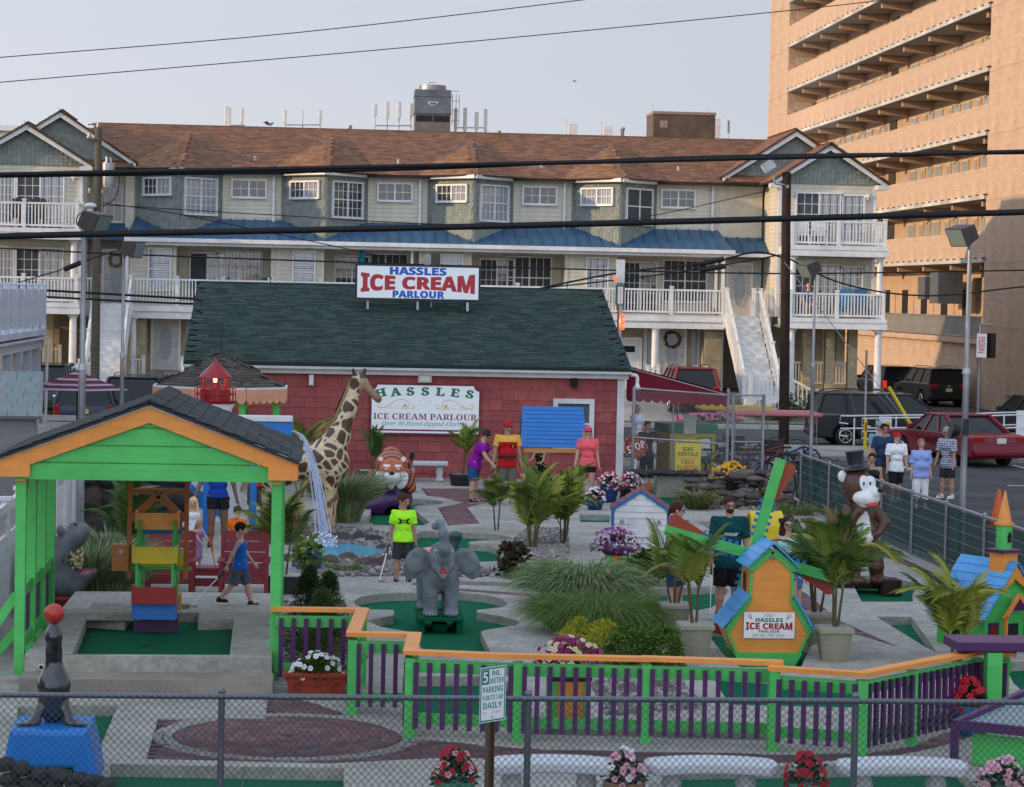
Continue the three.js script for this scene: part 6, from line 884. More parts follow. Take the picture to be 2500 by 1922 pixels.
if(hr==='pony'||hr==='bun')hpz.splice(1,0,cap([0,.0,-.9],hr==='bun'?[0,-.1,-1.05]:[0,-.9,-1.1],.28,.2));if(hr !=='none')hmesh('hair',solid(hpz,{cell:.07,k:.1}),mat(o.hairC||[.05,.03,.02],.85));
if(o.beard)hmesh('beard',solid([ell([0,-.62,.34],[.5,.42,.5]),ell([0,-.3,.1],[.62,.3,.45]),sub(ell([0,-.12,.8],[.42,.3,.5])),sub(cap([-.12,-.5,.95],[.12,-.5,.95],.16))],{cell:.06,k:.06}),mat(o.hairC,.9));
if(o.cap){hmesh('cap',solid([ell([0,.34,-.08],[.84,.74,.92]),sub(ell([0,-.55,0],[1.4,.8,1.4])),ell([0,.32,.85],[.6,.06,.5],.2,0,0,.02)],{cell:.06,k:.05}),mat(o.cap,.8));}
if(o.shades)hmesh('sunglasses',[box(.5,.24,.05,-.33,.0,.84,0,-.2),box(.5,.24,.05,.33,.0,.84,0,.2),box(.06,.06,.8,-.72,.05,.42),box(.06,.06,.8,.72,.05,.42)],M.black);
if(o.glasses){const gl=[];for(const s of[-1,1]){gl.push(place(new THREE.TorusGeometry(.2,.03,5,14),s*.3,-.01,.86,0,s*.2,0,[1.1,.8,1]));gl.push(box(.04,.05,.8,s*.72,.05,.42));}gl.push(box(.2,.04,.04,0,.03,.92));hmesh('glasses',gl,M.black);}

const top=o.top;if(top){const q=(top.q||.013),hem=top.hem??-.05,hp=pel.clone().addScaledVector(up,hem*H),tp=torso(q,.06*H),C=[(x,y,z)=>-((x - hp.x)*up.x+(y - hp.y)*up.y+(z - hp.z)*up.z)],np=neck.clone().addScaledVector(up,top.tank?-.035*H:.004*H);C.push((x,y,z)=>(x - np.x)*up.x+(y - np.y)*up.y+(z - np.z)*up.z);if(top.skirt){const a=pel.clone().addScaledVector(up,.08*H),b=V(pel.x,top.skirt*H,pel.z+.01);tp.push(cut(a,b,.06*H,.115*H));C.shift();}
const sl=top.sleeve??.62;if(sl>0)for(const s of[-1,1]){const l=limbs[s];tp.push(cut(l.sh,l.sh.clone().lerp(l.e,sl),.036*H*Math.max(1,fat*.95)+q*.5,.034*H+q));}else{tp.splice(4,1,cap(neck.clone().addScaledVector(up,-.06*H).add(sdx(-sw*.55)),neck.clone().addScaledVector(up,-.06*H).add(sdx(sw*.55)),.03*H+q));}
const sm2=top.map?mat('#ffffff',.85,{map:top.map}):mat(top.c,.85);const g=crease(solid(tp,{cell:.016,k:.03,clip:C}),.026);if(top.c2){const p=g.attributes.position,col=new Float32Array(p.count*3);for(let i=0;i<p.count;i++){const side=Math.abs(p.getX(i)),yy=p.getY(i)- neck.y;const c=top.c2(p.getX(i),yy / H,p.getZ(i),side / sw)||top.c;col.set(c,3*i);}g.setAttribute('color',new THREE.BufferAttribute(col,3));mesh('shirt',g,vcol(.85),T);}else mesh('shirt',g,sm2,T);
if(top.logo){const[m,lw,lh,ly]=top.logo,N=12,Mv=6,cy=neck.y - ly*H,f=(x,y)=>{for(let z=.4;z>-.1;z -=.003){let d=9;for(const p of tp)d=Math.min(d,p.f(x,y,z));if(d<.006)return z+.016;}return .1;};const lg=new THREE.PlaneGeometry(lw,lh,N,Mv),lp=lg.attributes.position;for(let i=0;i<lp.count;i++){const y=cy+lp.getY(i);lp.setXYZ(i,lp.getX(i)+(top.lx||0),y,f(lp.getX(i)+(top.lx||0),y));}lg.computeVertexNormals();mesh('shirt_print',lg,m,T,true);}}
const bt=o.bottom;if(bt){const q=bt.q||.016,L=bt.len??.7,wp=pel.clone().addScaledVector(up,(top&&!top.skirt?(top.hem??-.05)+.012:.035)*H),pr=[cap(pel.clone().add(sdx(-.035*H)),pel.clone().add(sdx(.035*H)),hw+q*.8)];for(const s of[-1,1]){const l=limbs[s];if(L<=1)pr.push(cut(l.hp,l.hp.clone().lerp(l.kp,L),.054*H*fat+q*.8,.041*H*(fat+1)/ 2+q));else pr.push(cap(l.hp,l.kp,.056*H*fat+q,.04*H+q),cut(l.kp,l.kp.clone().lerp(l.an,L - 1),.04*H+q,.036*H+q));}mesh('shorts',crease(solid(pr,{cell:.016,k:.008,clip:[(x,y,z)=>(x - wp.x)*up.x+(y - wp.y)*up.y+(z - wp.z)*up.z]}),.024),mat(bt.c,.85),T);}
if(o.shoes)for(const s of[-1,1]){const l=limbs[s],a=l.an;mesh('shoe',solid([cap(a.clone().add(V(0,-.012*H,-.015*H)),a.clone().add(V(s*.006*H,-.02*H,.075*H)),.026*H,.022*H),cap(a.clone().add(V(0,.01*H,0)),a.clone().add(V(0,-.01*H,0)),.027*H,.026*H)],{cell:.012,k:.02,clip:[(x,y)=>(a.y - .036*H)- y]}),mat(o.shoes,.6),T);mesh('sole',solid([cap(a.clone().add(V(0,-.033*H,-.02*H)),a.clone().add(V(s*.006*H,-.033*H,.085*H)),.025*H,.023*H)],{cell:.012,clip:[(x,y)=>y -(a.y - .026*H),(x,y)=>(a.y - .038*H)- y]}),mat(o.sole||[.6,.6,.6],.7),T);}
T.updateMatrixWorld(true);T.wrist=s=>limbs[s].w.clone().addScaledVector(limbs[s].d2,.07*H / 1.75).applyMatrix4(T.matrixWorld);return T;
}
function crease(g,k){const p=g.attributes.position,n=g.attributes.normal;for(let i=0;i<p.count;i++){const x=p.getX(i),y=p.getY(i),z=p.getZ(i),d=(noise3(x*14+y*9,y*11 - x*6,z*16)- .5)*k+(noise3(x*34,y*22+x*20,z*34)- .5)*k*.5;p.setXYZ(i,x+n.getX(i)*d,y+n.getY(i)*d*.3,z+n.getZ(i)*d);}g.computeVertexNormals();return g;}
const cap_=(x,y,z)=>box(.3,.06,.06,x*.75,y,z,0,0,x>0?-.15:.15);
function putter(label,hand,foot,grip=[.03,.03,.03],shaft){const a=vec(hand),b=vec(foot),d=b.clone().sub(a).normalize(),T=thing('golf_putter',label,'putter',b);const L=v=>v.clone().sub(b),t0=a.clone().addScaledVector(d,-.1),g=a.clone().addScaledVector(d,.16);mesh('grip',bar(L(t0),L(g),.016,8),mat(grip,.7),T);mesh('shaft',bar(L(g),V(0,.02,0),.008,8),shaft?mat(shaft,.5):M.chrome,T);mesh('head',rbox(.11,.03,.035,.008,.03,.015,0),shaft?mat(shaft,.5):M.galv,T);}
const topAt=(u,v,H,y=SY)=>{const p=G(u,v,y+H*.985);return[p.x,y,p.z];},footAt=(u,v,y=SY)=>{const p=G(u,v,y);return[p.x,y,p.z];};
const alphaPrint=(w,h,draw)=>{const m=canvasMat(w,h,draw,.8);m.alphaTest=.5;m.transparent=false;m.side=THREE.DoubleSide;return m;};
{
const navy=[.016,.017,.022],wht=[.72,.72,.72];
let a=person({label:'woman in purple shirt and blue shorts bending over her putter',pos:footAt(1156,1228),h:1.66,ry:1.15,lean:.42,pitch:.35,hairC:[.035,.025,.02],hair:'short',shades:1,fem:1,fat:1.12,skin:SK.fair,top:{c:[.26,.012,.31],hem:-.04},bottom:{c:[.03,.09,.24],len:.85},shoes:[.03,.03,.04],sole:wht,la:[.55,.1,.25],ra:[.5,.1,.3],gripL:1});putter('steel putter in the hands of the purple shirted woman',a.wrist(-1),[a.position.x+.02,SY,a.position.z+.3]);
person({label:'man in red and yellow emblem shirt and red cap',pos:footAt(1235,1232),h:1.83,ry:.12,yaw:.25,hairC:[.12,.1,.08],hair:'none',cap:[.42,.01,.02],shades:1,fat:1.18,skin:SK.tan,top:{c:[.42,.012,.015],q:.018,hem:-.08,c2:(x,y,z,s)=>(y>-.075||s>1.02)?[.72,.4,.07]:(y<-.235&&y>-.28?[.07,.03,.02]:null),lx:.1,logo:[alphaPrint(128,128,(c)=>{c.fillStyle='#111';c.beginPath();c.arc(64,64,60,0,7);c.fill();c.fillStyle='#e0b030';fitText(c,'R',34,22,60,84,'serif','bold');}),.1,.1,.13]},bottom:{c:[.14,.13,.11],len:.95},shoes:[.2,.2,.2],la:[.02,.18,.15],ra:[.0,.18,.15]});
a=topAt(1348,1098,1.16);person({label:'boy in black tank top and sunglasses behind the wishing well',pos:[a[0],SY,-56.8],h:1.16,kid:1,ry:-.5,lean:.12,pitch:.3,hairC:[.22,.15,.08],shades:1,top:{c:[.02,.02,.02],sleeve:0,tank:1,c2:(x,y,z)=>noise3(x*16,y*30,z*16)>.72?[.6,.45,.02]:null},bottom:{c:navy,len:.9},shoes:navy,la:[.7,.1,.6],ra:[.6,.1,.6]});
person({label:'woman in coral pink shirt, black shorts and pink cap',pos:footAt(1432,1224),h:1.68,fem:1,ry:-.05,yaw:.1,fat:1.08,hair:'long',hairC:[.45,.30,.14],cap:[.62,.05,.13],shades:1,skin:SK.rosy,top:{c:[.80,.12,.14],hem:-.06,q:.016},bottom:{c:[.02,.02,.025],len:.5,q:.02},shoes:[.04,.04,.06],la:[.05,.2,.2],ra:[-.02,.16,.15]});
const ua=alphaPrint(256,140,c=>{c.fillStyle='#0c1006';for(const s of[0,1]){c.save();if(s){c.translate(256,0);c.scale(-1,1);}c.beginPath();c.moveTo(10,4);c.quadraticCurveTo(70,8,80,50);c.quadraticCurveTo(60,52,40,66);c.quadraticCurveTo(46,40,10,30);c.closePath();c.fill();c.beginPath();c.moveTo(10,136);c.quadraticCurveTo(70,132,80,90);c.quadraticCurveTo(60,88,40,74);c.quadraticCurveTo(46,100,10,110);c.closePath();c.fill();c.restore();}c.lineWidth=12;c.strokeStyle='#0c1006';c.beginPath();c.ellipse(128,70,78,20,0,0,7);c.stroke();});
a=person({label:'boy in neon green sports shirt with black emblem',pos:footAt(982,1421),h:1.4,kid:1,ry:.05,yaw:.75,pitch:.2,hairC:[.06,.03,.018],skin:SK.tan,top:{c:[.42,.95,.035],hem:-.07,q:.02,sleeve:.75,logo:[ua,.19,.1,.12]},bottom:{c:[.045,.048,.05],len:1,q:.022},shoes:[.015,.015,.018],sole:wht,la:[-.1,.16,.1],ra:[.05,.12,.1],gripL:1});putter('slim steel putter hanging from the neon shirted boy',a.wrist(-1),[a.position.x - .36,SY+.02,a.position.z+.15]);
a=person({label:'boy in blue tank top striding across the hut platform',pos:[G(585,1480,.52).x,.52,G(585,1480,.52).z],h:1.13,kid:1,ry:1.5,pitch:.15,hairC:[.022,.014,.01],skin:SK.fair,top:{c:[.02,.13,.50],sleeve:0,tank:1,hem:-.08,q:.018},bottom:{c:[.09,.10,.125],len:1,q:.022},shoes:[.012,.012,.014],sole:[.02,.02,.02],la:[-.5,.08,.1],ra:[.35,.08,.3],ll:[-.35,.03,.35],rl:[.3,.03,.08],gripL:1});putter('long putter trailing behind the blue tank top boy',a.wrist(-1),[a.position.x - .62,.53,a.position.z+.28]);
person({label:'adult in royal blue shirt and black shorts behind the red benches',pos:footAt(530,1338),h:1.8,ry:.05,skin:SK.brown,top:{c:[.012,.05,.30],hem:-.03},bottom:{c:navy,len:.5,q:.02},shoes:navy,la:[.1,.35,.3],ra:[0,.22,.15],rl:[-.08,.06,.05]});
person({label:'adult in orange shirt and grey shorts beside the lighthouse',pos:footAt(628,1296),h:1.78,ry:-.2,skin:SK.tan,top:{c:[.60,.07,.015],hem:-.05,q:.02},bottom:{c:[.11,.105,.10],len:.95,q:.022},shoes:navy,la:[.0,.15,.2]});
person({label:'blonde girl in a white sundress behind the orange frame',pos:topAt(472,1216,1.12),h:1.12,kid:1,fem:1,ry:-.1,yaw:-.1,hair:'long',hairC:[.62,.46,.22],top:{c:wht,sleeve:0,tank:1,skirt:.28},shoes:wht,la:[.5,.1,.6],ra:[.1,.1,.2]});
a=person({label:'toddler in a lilac dress holding an orange putter',pos:topAt(482,1270,.8),h:.8,kid:1,fem:1,ry:.7,pitch:.4,lean:.15,hair:'long',hairC:[.38,.22,.1],top:{c:[.30,.17,.30],sleeve:0,tank:1,skirt:.2},shoes:[.3,.3,.3],la:[.7,.05,.3],ra:[.7,.05,.3],gripR:1});putter('short orange toy putter held by the toddler',a.wrist(1),[a.position.x+.3,SY,a.position.z+.05],[.6,.08,.01],[.6,.08,.01]);
person({label:'boy in bright orange shirt with his back turned',pos:topAt(580,1238,1.08),h:1.08,kid:1,ry:2.7,pitch:.3,hairC:[.08,.05,.03],top:{c:[.75,.15,.012],q:.02},bottom:{c:[.1,.1,.1]},shoes:navy});
const eg=alphaPrint(320,120,c=>{c.fillStyle='#e9eeee';c._stroke=6;c.strokeStyle='#e9eeee';fitText(c,'EAGLES',44,20,236,62,'sans-serif','bold',-.12);c.beginPath();c.moveTo(44,26);c.lineTo(2,16);c.lineTo(50,40);c.fill();c.beginPath();c.moveTo(272,26);c.lineTo(318,14);c.lineTo(270,44);c.fill();c.lineWidth=6;c.strokeStyle='#9fb4b4';c.beginPath();c.arc(160,40,130,.75,2.4);c.globalAlpha=1;});
a=person({label:'bearded man in dark green team shirt and black shorts',pos:footAt(1775,1509),h:1.76,ry:.05,yaw:.05,pitch:.12,fat:1.12,hairC:[.05,.028,.018],beard:1,glasses:1,skin:SK.tan,top:{c:[.006,.055,.06],hem:-.12,q:.024,sleeve:.85,logo:[eg,.24,.09,.14]},bottom:{c:[.01,.01,.012],len:1,q:.028},shoes:[.05,.055,.06],sole:[.05,.05,.05],la:[.1,.12,.2],ra:[.1,.14,.2],gripL:1});putter('steel putter resting beside the bearded man',a.wrist(-1),[a.position.x - .3,SY,a.position.z+.35]);
person({label:'woman in teal tank top and glasses turned toward the bearded man',pos:topAt(1655,1228,1.68),h:1.68,fem:1,fat:1.15,ry:1.0,yaw:.35,hair:'pony',hairC:[.06,.022,.016],glasses:1,skin:SK.rosy,top:{c:[.02,.30,.26],sleeve:0,tank:1,c2:(x,y,z)=>noise3(x*9,y*15,z*9)>.62?[.02,.17,.3]:null},bottom:{c:[.03,.05,.12],len:.9},shoes:navy});
person({label:'girl with long curly brown hair and mint tank top',pos:topAt(1926,1262,1.46),h:1.46,kid:.6,fem:1,ry:-.1,pitch:.1,hair:'curly',hairC:[.045,.024,.017],glasses:1,top:{c:[.36,.68,.62],sleeve:0,tank:1},bottom:{c:[.12,.19,.36],len:.6},shoes:navy,la:[.05,.1,.2],ra:[.5,.05,1.6,.5]});
person({label:'small blond child pressed against the curly haired girl',pos:topAt(1946,1326,1.02),h:1.02,kid:1,ry:2.2,hair:'short',hairC:[.35,.2,.1],top:{c:[.36,.62,.66]},bottom:{c:[.12,.19,.36]},shoes:navy,ra:[1.6,.3,1.8]});

const st=0;
person({label:'dark haired woman in black one shoulder top behind the mesh fence',pos:topAt(2130,1108,1.62,st),h:1.62,fem:1,ry:-.35,hair:'pony',hairC:[.04,.018,.012],skin:SK.tan,top:{c:[.02,.024,.024],sleeve:0,tank:1},bottom:{c:[.025,.03,.03],len:.8},shoes:[.3,.3,.3]});
person({label:'teenage boy in white shirt and red cap crossing the lot',pos:topAt(2190,1056,1.66,st),h:1.66,ry:.15,yaw:.5,hairC:[.02,.015,.01],cap:[.45,.012,.02],skin:SK.fair,top:{c:[.80,.80,.82],hem:-.1,q:.022,sleeve:.8},bottom:{c:[.016,.018,.025],len:1,q:.024},shoes:[.4,.4,.4],sole:wht,ll:[.15,.04,.1],rl:[-.1,.04,.1]});
person({label:'man in navy shirt walking behind the white shirted boy',pos:topAt(2160,1036,1.83,st),h:1.83,ry:.1,hairC:[.02,.015,.012],glasses:1,skin:SK.tan,fat:1.15,top:{c:[.03,.05,.10],hem:-.08,q:.02,sleeve:.75},bottom:{c:[.2,.18,.15],len:1,q:.02},shoes:[.5,.5,.5],la:[.05,.2,.2]});
person({label:'man in grey cap and pale blue shirt at the back of the group',pos:topAt(2148,1031,1.8,st),h:1.8,ry:.1,hairC:[.2,.2,.2],cap:[.25,.26,.3],skin:SK.fair,top:{c:[.16,.34,.42]},bottom:{c:[.25,.25,.25],len:1},shoes:[.5,.5,.5]});
person({label:'older woman in light blue blouse and white cropped trousers',pos:topAt(2250,1073,1.6,st),h:1.6,fem:1,fat:1.2,ry:-.05,hair:'short',hairC:[.28,.14,.07],skin:SK.rosy,top:{c:[.27,.36,.66],hem:-.09,q:.026,sleeve:.95},bottom:{c:[.74,.70,.72],len:1.65,q:.024},shoes:[.55,.5,.4],sole:wht,ll:[.1,.04,.05]});
const plaid=(()=>{const c=document.createElement('canvas');c.width=c.height=64;const x=c.getContext('2d');x.fillStyle='#c9ccd4';x.fillRect(0,0,64,64);x.fillStyle='rgba(38,46,84,.75)';x.fillRect(0,0,18,64);x.fillRect(0,0,64,18);x.fillStyle='rgba(120,130,150,.5)';x.fillRect(38,0,8,64);x.fillRect(0,38,64,8);const t=new THREE.CanvasTexture(c);t.wrapS=t.wrapT=THREE.RepeatWrapping;t.repeat.set(18,18);t.colorSpace=THREE.SRGBColorSpace;return t;})();
person({label:'grey haired man in blue checked shirt leaning forward',pos:topAt(2318,1046,1.72,st),h:1.75,ry:-.95,lean:.14,hairC:[.3,.28,.26],glasses:1,skin:SK.tan,top:{map:plaid,hem:-.1,q:.026,sleeve:.85},bottom:{c:[.035,.037,.045],len:.9,q:.026},shoes:[.62,.62,.6],sole:wht,la:[.05,.14,.2],ra:[.05,.12,.2],ll:[.12,.05,.05]});
person({label:'grey haired man in white shirt behind the stop sign fence',pos:topAt(1556,988,1.74,st),h:1.74,ry:.9,hairC:[.2,.19,.18],skin:SK.tan,top:{c:[.55,.6,.68],q:.02},bottom:{c:[.04,.04,.05],len:1.8},shoes:navy});
person({label:'figure in dark clothes standing by the yellow rental booth',pos:topAt(1581,1030,1.6,st),h:1.6,ry:.2,hairC:[.02,.015,.012],skin:SK.tan,top:{c:[.03,.028,.028],hem:-.1},bottom:{c:[.012,.012,.014],len:1.85},shoes:navy,la:[.6,.5,1.2],ra:[.6,.5,1.2]});
const sp=P(1972,770,94.8);person({label:'person in blue shirt seated on the lower right balcony',pos:[sp.x,4.05,-94.8],h:1.7,seat:.45,ry:0,skin:SK.rosy,hair:'none',top:{c:[.08,.11,.2]},bottom:{c:[.05,.05,.08],len:.9},shoes:[.1,.1,.1],ll:[1.45,.1,1.4],rl:[1.45,.1,1.4],la:[.4,.2,.6],ra:[.4,.2,.6]});
}

// plants
class Leaves{constructor(){this.p=[];}
blade(a,d,L,w,droop=0,tw=0){
const side=new THREE.Vector3().crossVectors(d,Math.abs(d.y)>.95?V(1,0,0):V(0,1,0)).normalize().applyAxisAngle(d,tw).multiplyScalar(w / 2),m=a.clone().addScaledVector(d,L*.5),e=a.clone().addScaledVector(d,L);m.y -=droop*L*.12;e.y -=droop*L*.5;
const q=[a.clone().addScaledVector(side,-.35),a.clone().addScaledVector(side,.35),m.clone().add(side),m.clone().sub(side)];for(const t of[[0,1,2],[0,2,3]])for(const i of t)this.p.push(q[i].x,q[i].y,q[i].z);for(const v of[q[3],q[2],e])this.p.push(v.x,v.y,v.z);}
geo(){const g=new THREE.BufferGeometry();g.setAttribute('position',new THREE.Float32BufferAttribute(this.p,3));g.computeVertexNormals();return g;}}
const leafM=c=>mat(c,.6,{side:THREE.DoubleSide}),LM={palm:leafM([.13,.19,.03]),palmY:leafM([.25,.27,.04]),palmD:leafM([.055,.105,.022]),grass:leafM([.13,.20,.05]),grassF:leafM([.09,.165,.028]),grassP:leafM([.30,.36,.22]),box:leafM([.06,.12,.018]),boxY:leafM([.15,.21,.03]),gold:leafM([.40,.36,.015]),spruce:leafM([.022,.055,.014]),spruceL:leafM([.06,.10,.018]),dark:leafM([.022,.042,.014]),red:leafM([.10,.035,.02]),tan:leafM([.30,.22,.10]),stem:mat([.10,.085,.04],.8),bark:mat([.16,.12,.08],.9)};
const rdir=(a,e)=>V(Math.cos(a)*Math.cos(e),Math.sin(e),Math.sin(a)*Math.cos(e));
function frondGeo(L,arch,n=40){
const b=new Leaves(),pt=t=>V(L*t*(1 - .12*arch*t),L*(arch*.55*t - arch*.75*t*t*t)+L*.12*t,0),st=[];for(let i=0;i<8;i++)st.push(bar(pt(i / 8),pt((i+1)/ 8),.011*(1 - i / 9),4,.011*(1 -(i+1)/ 9)));
for(let i=3;i<n;i++){const t=i / n,a=pt(t),f=pt(Math.min(1,t+.03)).sub(a).normalize(),ll=L*.36*Math.sin(Math.min(1,t*1.15+.18)*2.7)+.05;for(const s of[-1,1]){const d=f.clone().multiplyScalar(.75+t*.5).add(V(0,.25+rr(-.1,.1),s*(.95 - t*.35))).normalize();b.blade(a,d,ll*rr(.85,1.1),.026,rr(.5,1.1),s*.6);}}
return merge([b.geo(),...st]);
}
reseed(201);const FR=[frondGeo(1,.35),frondGeo(1,.6),frondGeo(1,.9),frondGeo(1,.2)];
function pot(T,kind,s=1){
if(kind==='beige'){const g=new THREE.CylinderGeometry(.26,.19,.38,4,1).rotateY(Math.PI / 4).translate(0,.2,0).scale(s,s,s);const pm=painted([.40,.38,.27],.6);mesh('pot',[g,rbox(.40*s,.06*s,.40*s,.012,0,.37*s,0),...[-1,1].flatMap(a=>[-1,1].map(b=>box(.06*s,.03*s,.06*s,a*.1*s,.012*s,b*.1*s)))],pm,T);const an=[];for(const x of[-.07,.07])an.push(place(new THREE.TorusGeometry(.1*s,.006,4,12,2.2),x*s,.16*s,.165*s,-.14,0,.5));mesh('pot_relief',an,pm,T);mesh('gravel_top',box(.34*s,.02,.34*s,0,.395*s,0),painted([.5,.48,.44],.95,'fine'),T);return .39*s;}
if(kind==='round'){mesh('pot',lathe([[0,0],[.22*s,0],[.25*s,.06*s],[.27*s,.2*s],[.29*s,.22*s],[.29*s,.29*s],[.26*s,.3*s],[.25*s,.26*s],[0,.26*s]],24),M.black,T);mesh('gravel_top',cyl(.25*s,.25*s,.03,0,.27*s,0,16),painted([.5,.48,.44],.95,'fine'),T);return .28*s;}
if(kind==='box'){mesh('pot',[rbox(.6*s,.28*s,.4*s,.02,0,.14*s,0),box(.64*s,.04,.44*s,0,.27*s,0)],M.black,T);mesh('gravel_top',box(.56*s,.03,.36*s,0,.29*s,0),painted([.6,.6,.58],.95,'fine'),T);return .3*s;}return 0;
}
function palm(label,pos,o){
const T=thing('palm',label,'palm',pos,o.ry||0);reseed(Math.round(Math.abs(vec(pos).x*991+vec(pos).z*77))+3);const y0=pot(T,o.pot,o.ps||1),st=[],N=o.canes||4,F=o.fronds||12;
for(let i=0;i<N;i++){const a=rr(0,6.28),h=o.th*rr(.7,1.05),b=V(Math.cos(a)*.05,y0,Math.sin(a)*.05),e=V(Math.cos(a)*.12,y0+h,Math.sin(a)*.12);st.push(bar(b,e,.02,6,.014));const k=Math.ceil(F / N);for(let j=0;j<k;j++){const q=rr(0,6.28),L=o.L*rr(.7,1.1),f=new THREE.Mesh(FR[Math.floor(rnd()*4)],rnd()<.05?LM.tan:rnd()<.28?LM.palmY:rnd()<.35?LM.palmD:(o.m||LM.palm));f.name='frond';f.position.copy(e).add(V(0,-rr(0,.1)*h,0));f.rotation.order='YZX';f.rotation.set(rr(-.3,.3),q,rr(.45,1.4));f.scale.setScalar(L);T.add(f);}}
mesh('stem',st,LM.stem,T);return T;
}
const S=(u,v,y=SY)=>{const p=G(u,v,y);return[p.x,y,p.z];},Z=(u,v,d,y=SY)=>{const p=P(u,v,d);return[p.x,y,-d];};
palm('feathery palm growing between the lighthouse and the giraffe',Z(735,1080,54),{th:.5,L:1.35,fronds:14});
palm('palm in a long black trough beside the tiger statue',Z(905,1180,58.6),{pot:'box',th:.4,L:.75,fronds:10,m:LM.palmD});
palm('palm in a round black pot beside the white wall sign',Z(1125,1190,58),{pot:'round',th:.65,L:.7,fronds:11});
palm('dense palm clump left of the wishing well, fronds spread wide',S(1300,1345),{th:.5,L:1.05,fronds:20,canes:6});palm('dense palm clump in front of the wishing well base',S(1372,1335),{th:.55,L:1.0,fronds:20,canes:6});palm('thin young palm by the brick path',S(1212,1296),{th:.55,L:.7,fronds:8,canes:2});
palm('potted palm in a beige planter closest to the yellow shrub',S(1645,1548),{pot:'beige',ps:1.05,th:.4,L:.8,fronds:10});palm('potted palm in a beige planter left of the windmill',S(1696,1606),{pot:'beige',ps:1.1,th:.55,L:.8,fronds:11,canes:3});
palm('potted palm in a beige planter half behind its twin',S(1992,1572),{pot:'beige',ps:1.05,th:.55,L:.85,fronds:14,m:LM.palmD});palm('potted palm in a beige planter on the round brick pad',S(2035,1615),{pot:'beige',ps:1.1,th:.6,L:1.0,fronds:16});
palm('yellowish palm spreading in front of the play church',S(2335,1618),{th:.4,L:1.0,fronds:22,canes:6,m:LM.palmY});palm('palm in a black planter beside the hut post',S(692,1450),{pot:'box',ps:.95,th:.55,L:.95,fronds:15});palm('palm in a black planter behind the ferris wheel',S(325,1448),{pot:'round',th:.6,L:1.0,fronds:13,m:LM.palmD});
function grassClump(label,pos,o){const T=thing('ornamental_grass',label,'grass clump',pos);reseed(Math.round(Math.abs(vec(pos).x*313))+17);for(const[m,k]of[...o.mix,[LM.tan,.06]]){const b=new Leaves();for(let i=0;i<o.n*k;i++){const a=rr(0,6.28),r=Math.sqrt(rnd())*o.r*.45,e=o.up?rr(1.15,1.54):rr(.7,1.5),s=V(Math.cos(a)*r,0,Math.sin(a)*r),d=rdir(a+rr(-.5,.5),e),L=o.h*rr(.65,1.15);b.blade(s,d,L*.55,o.w||.012,.05,rr(0,3));const m2=s.clone().addScaledVector(d,L*.5),d2=d.clone().add(V(Math.cos(a)*.55,-.25*rr(.4,1.6),Math.sin(a)*.55)).normalize();b.blade(m2,d2,L*.6,o.w||.012,o.droop||.5,rr(0,3));}stuff(mesh('blades',b.geo(),m,T));}return T;}
grassClump('tall striped grass clump behind the hippo statue',S(230,1490),{n:3600,h:1.15,r:1.0,up:1,w:.009,mix:[[LM.grass,.6],[LM.grassP,.4]]});grassClump('tall pale grass clump behind the hippo and the ferris wheel',S(268,1440),{n:2600,h:1.1,r:.8,up:1,w:.009,mix:[[LM.grass,.7],[LM.grassP,.3]]});grassClump('tall light green grass clump behind the giraffe legs',S(838,1275),{n:3000,h:1.15,r:.7,up:1,w:.009,mix:[[LM.grass,.6],[LM.grassP,.4]]});
grassClump('variegated grass clump behind the fine green one',S(1425,1475),{n:6000,h:.9,r:1.15,mix:[[LM.grass,.65],[LM.grassP,.35]],w:.008,droop:1.1});grassClump('wide arching clump of fine green fountain grass',S(1455,1545),{n:8000,h:.78,r:1.3,mix:[[LM.grassF,.6],[LM.grass,.4]],w:.005,droop:1.3});grassClump('low tuft of grass among the pond stones',S(845,1398),{n:260,h:.2,r:.5,mix:[[LM.grass,1]]});grassClump('spiky bronze sedge at the foot of the rockery',S(1702,1245),{n:500,h:.55,r:.45,mix:[[LM.grass,.65],[LM.red,.35]],w:.016});grassClump('small green tuft beside the mesh fence',S(1945,1258),{n:420,h:.32,r:.8,mix:[[LM.grass,1]]});
function shrub(name,label,pos,o){const T=thing(name,label,o.cat||'shrub',pos);reseed(Math.round(Math.abs(vec(pos).x*617))+o.n);const st=[];for(let i=0;i<7;i++)st.push(bar([0,0,0],rdir(i*.9,.9).multiplyScalar(o.h*.5),.012));mesh('stem',st,LM.bark,T);const cl=[];for(let i=0;i<(o.clumps||26);i++){const t=rnd(),a=rr(0,6.28),k=o.cone?1 - t*.93:Math.sqrt(1 -(t*1.7 - .75)**2*.8);cl.push([Math.cos(a)*o.r*k*rr(.55,.95),o.h*(.06+t*.9),Math.sin(a)*o.r*k*rr(.55,.95)]);}for(const[m,f]of o.mix){const b=new Leaves();for(let i=0;i<o.n*f;i++){const c=cl[Math.floor(rnd()*cl.length)],R=o.cone?o.r*(.42 - .3*c[1]/ o.h)+.02:o.r*.3,d=rdir(rr(0,6.28),rr(-.5,1.5)),q=V(...c).addScaledVector(d,R*rr(.5,1));if(q.y<.02)continue;b.blade(q,d.clone().add(V(rr(-.6,.6),rr(-.2,.6),rr(-.6,.6))).normalize(),o.leaf*rr(.7,1.3),o.leaf*(o.wr||.45),.3,rr(0,3));}stuff(mesh('foliage',b.geo(),m,T));}return T;}
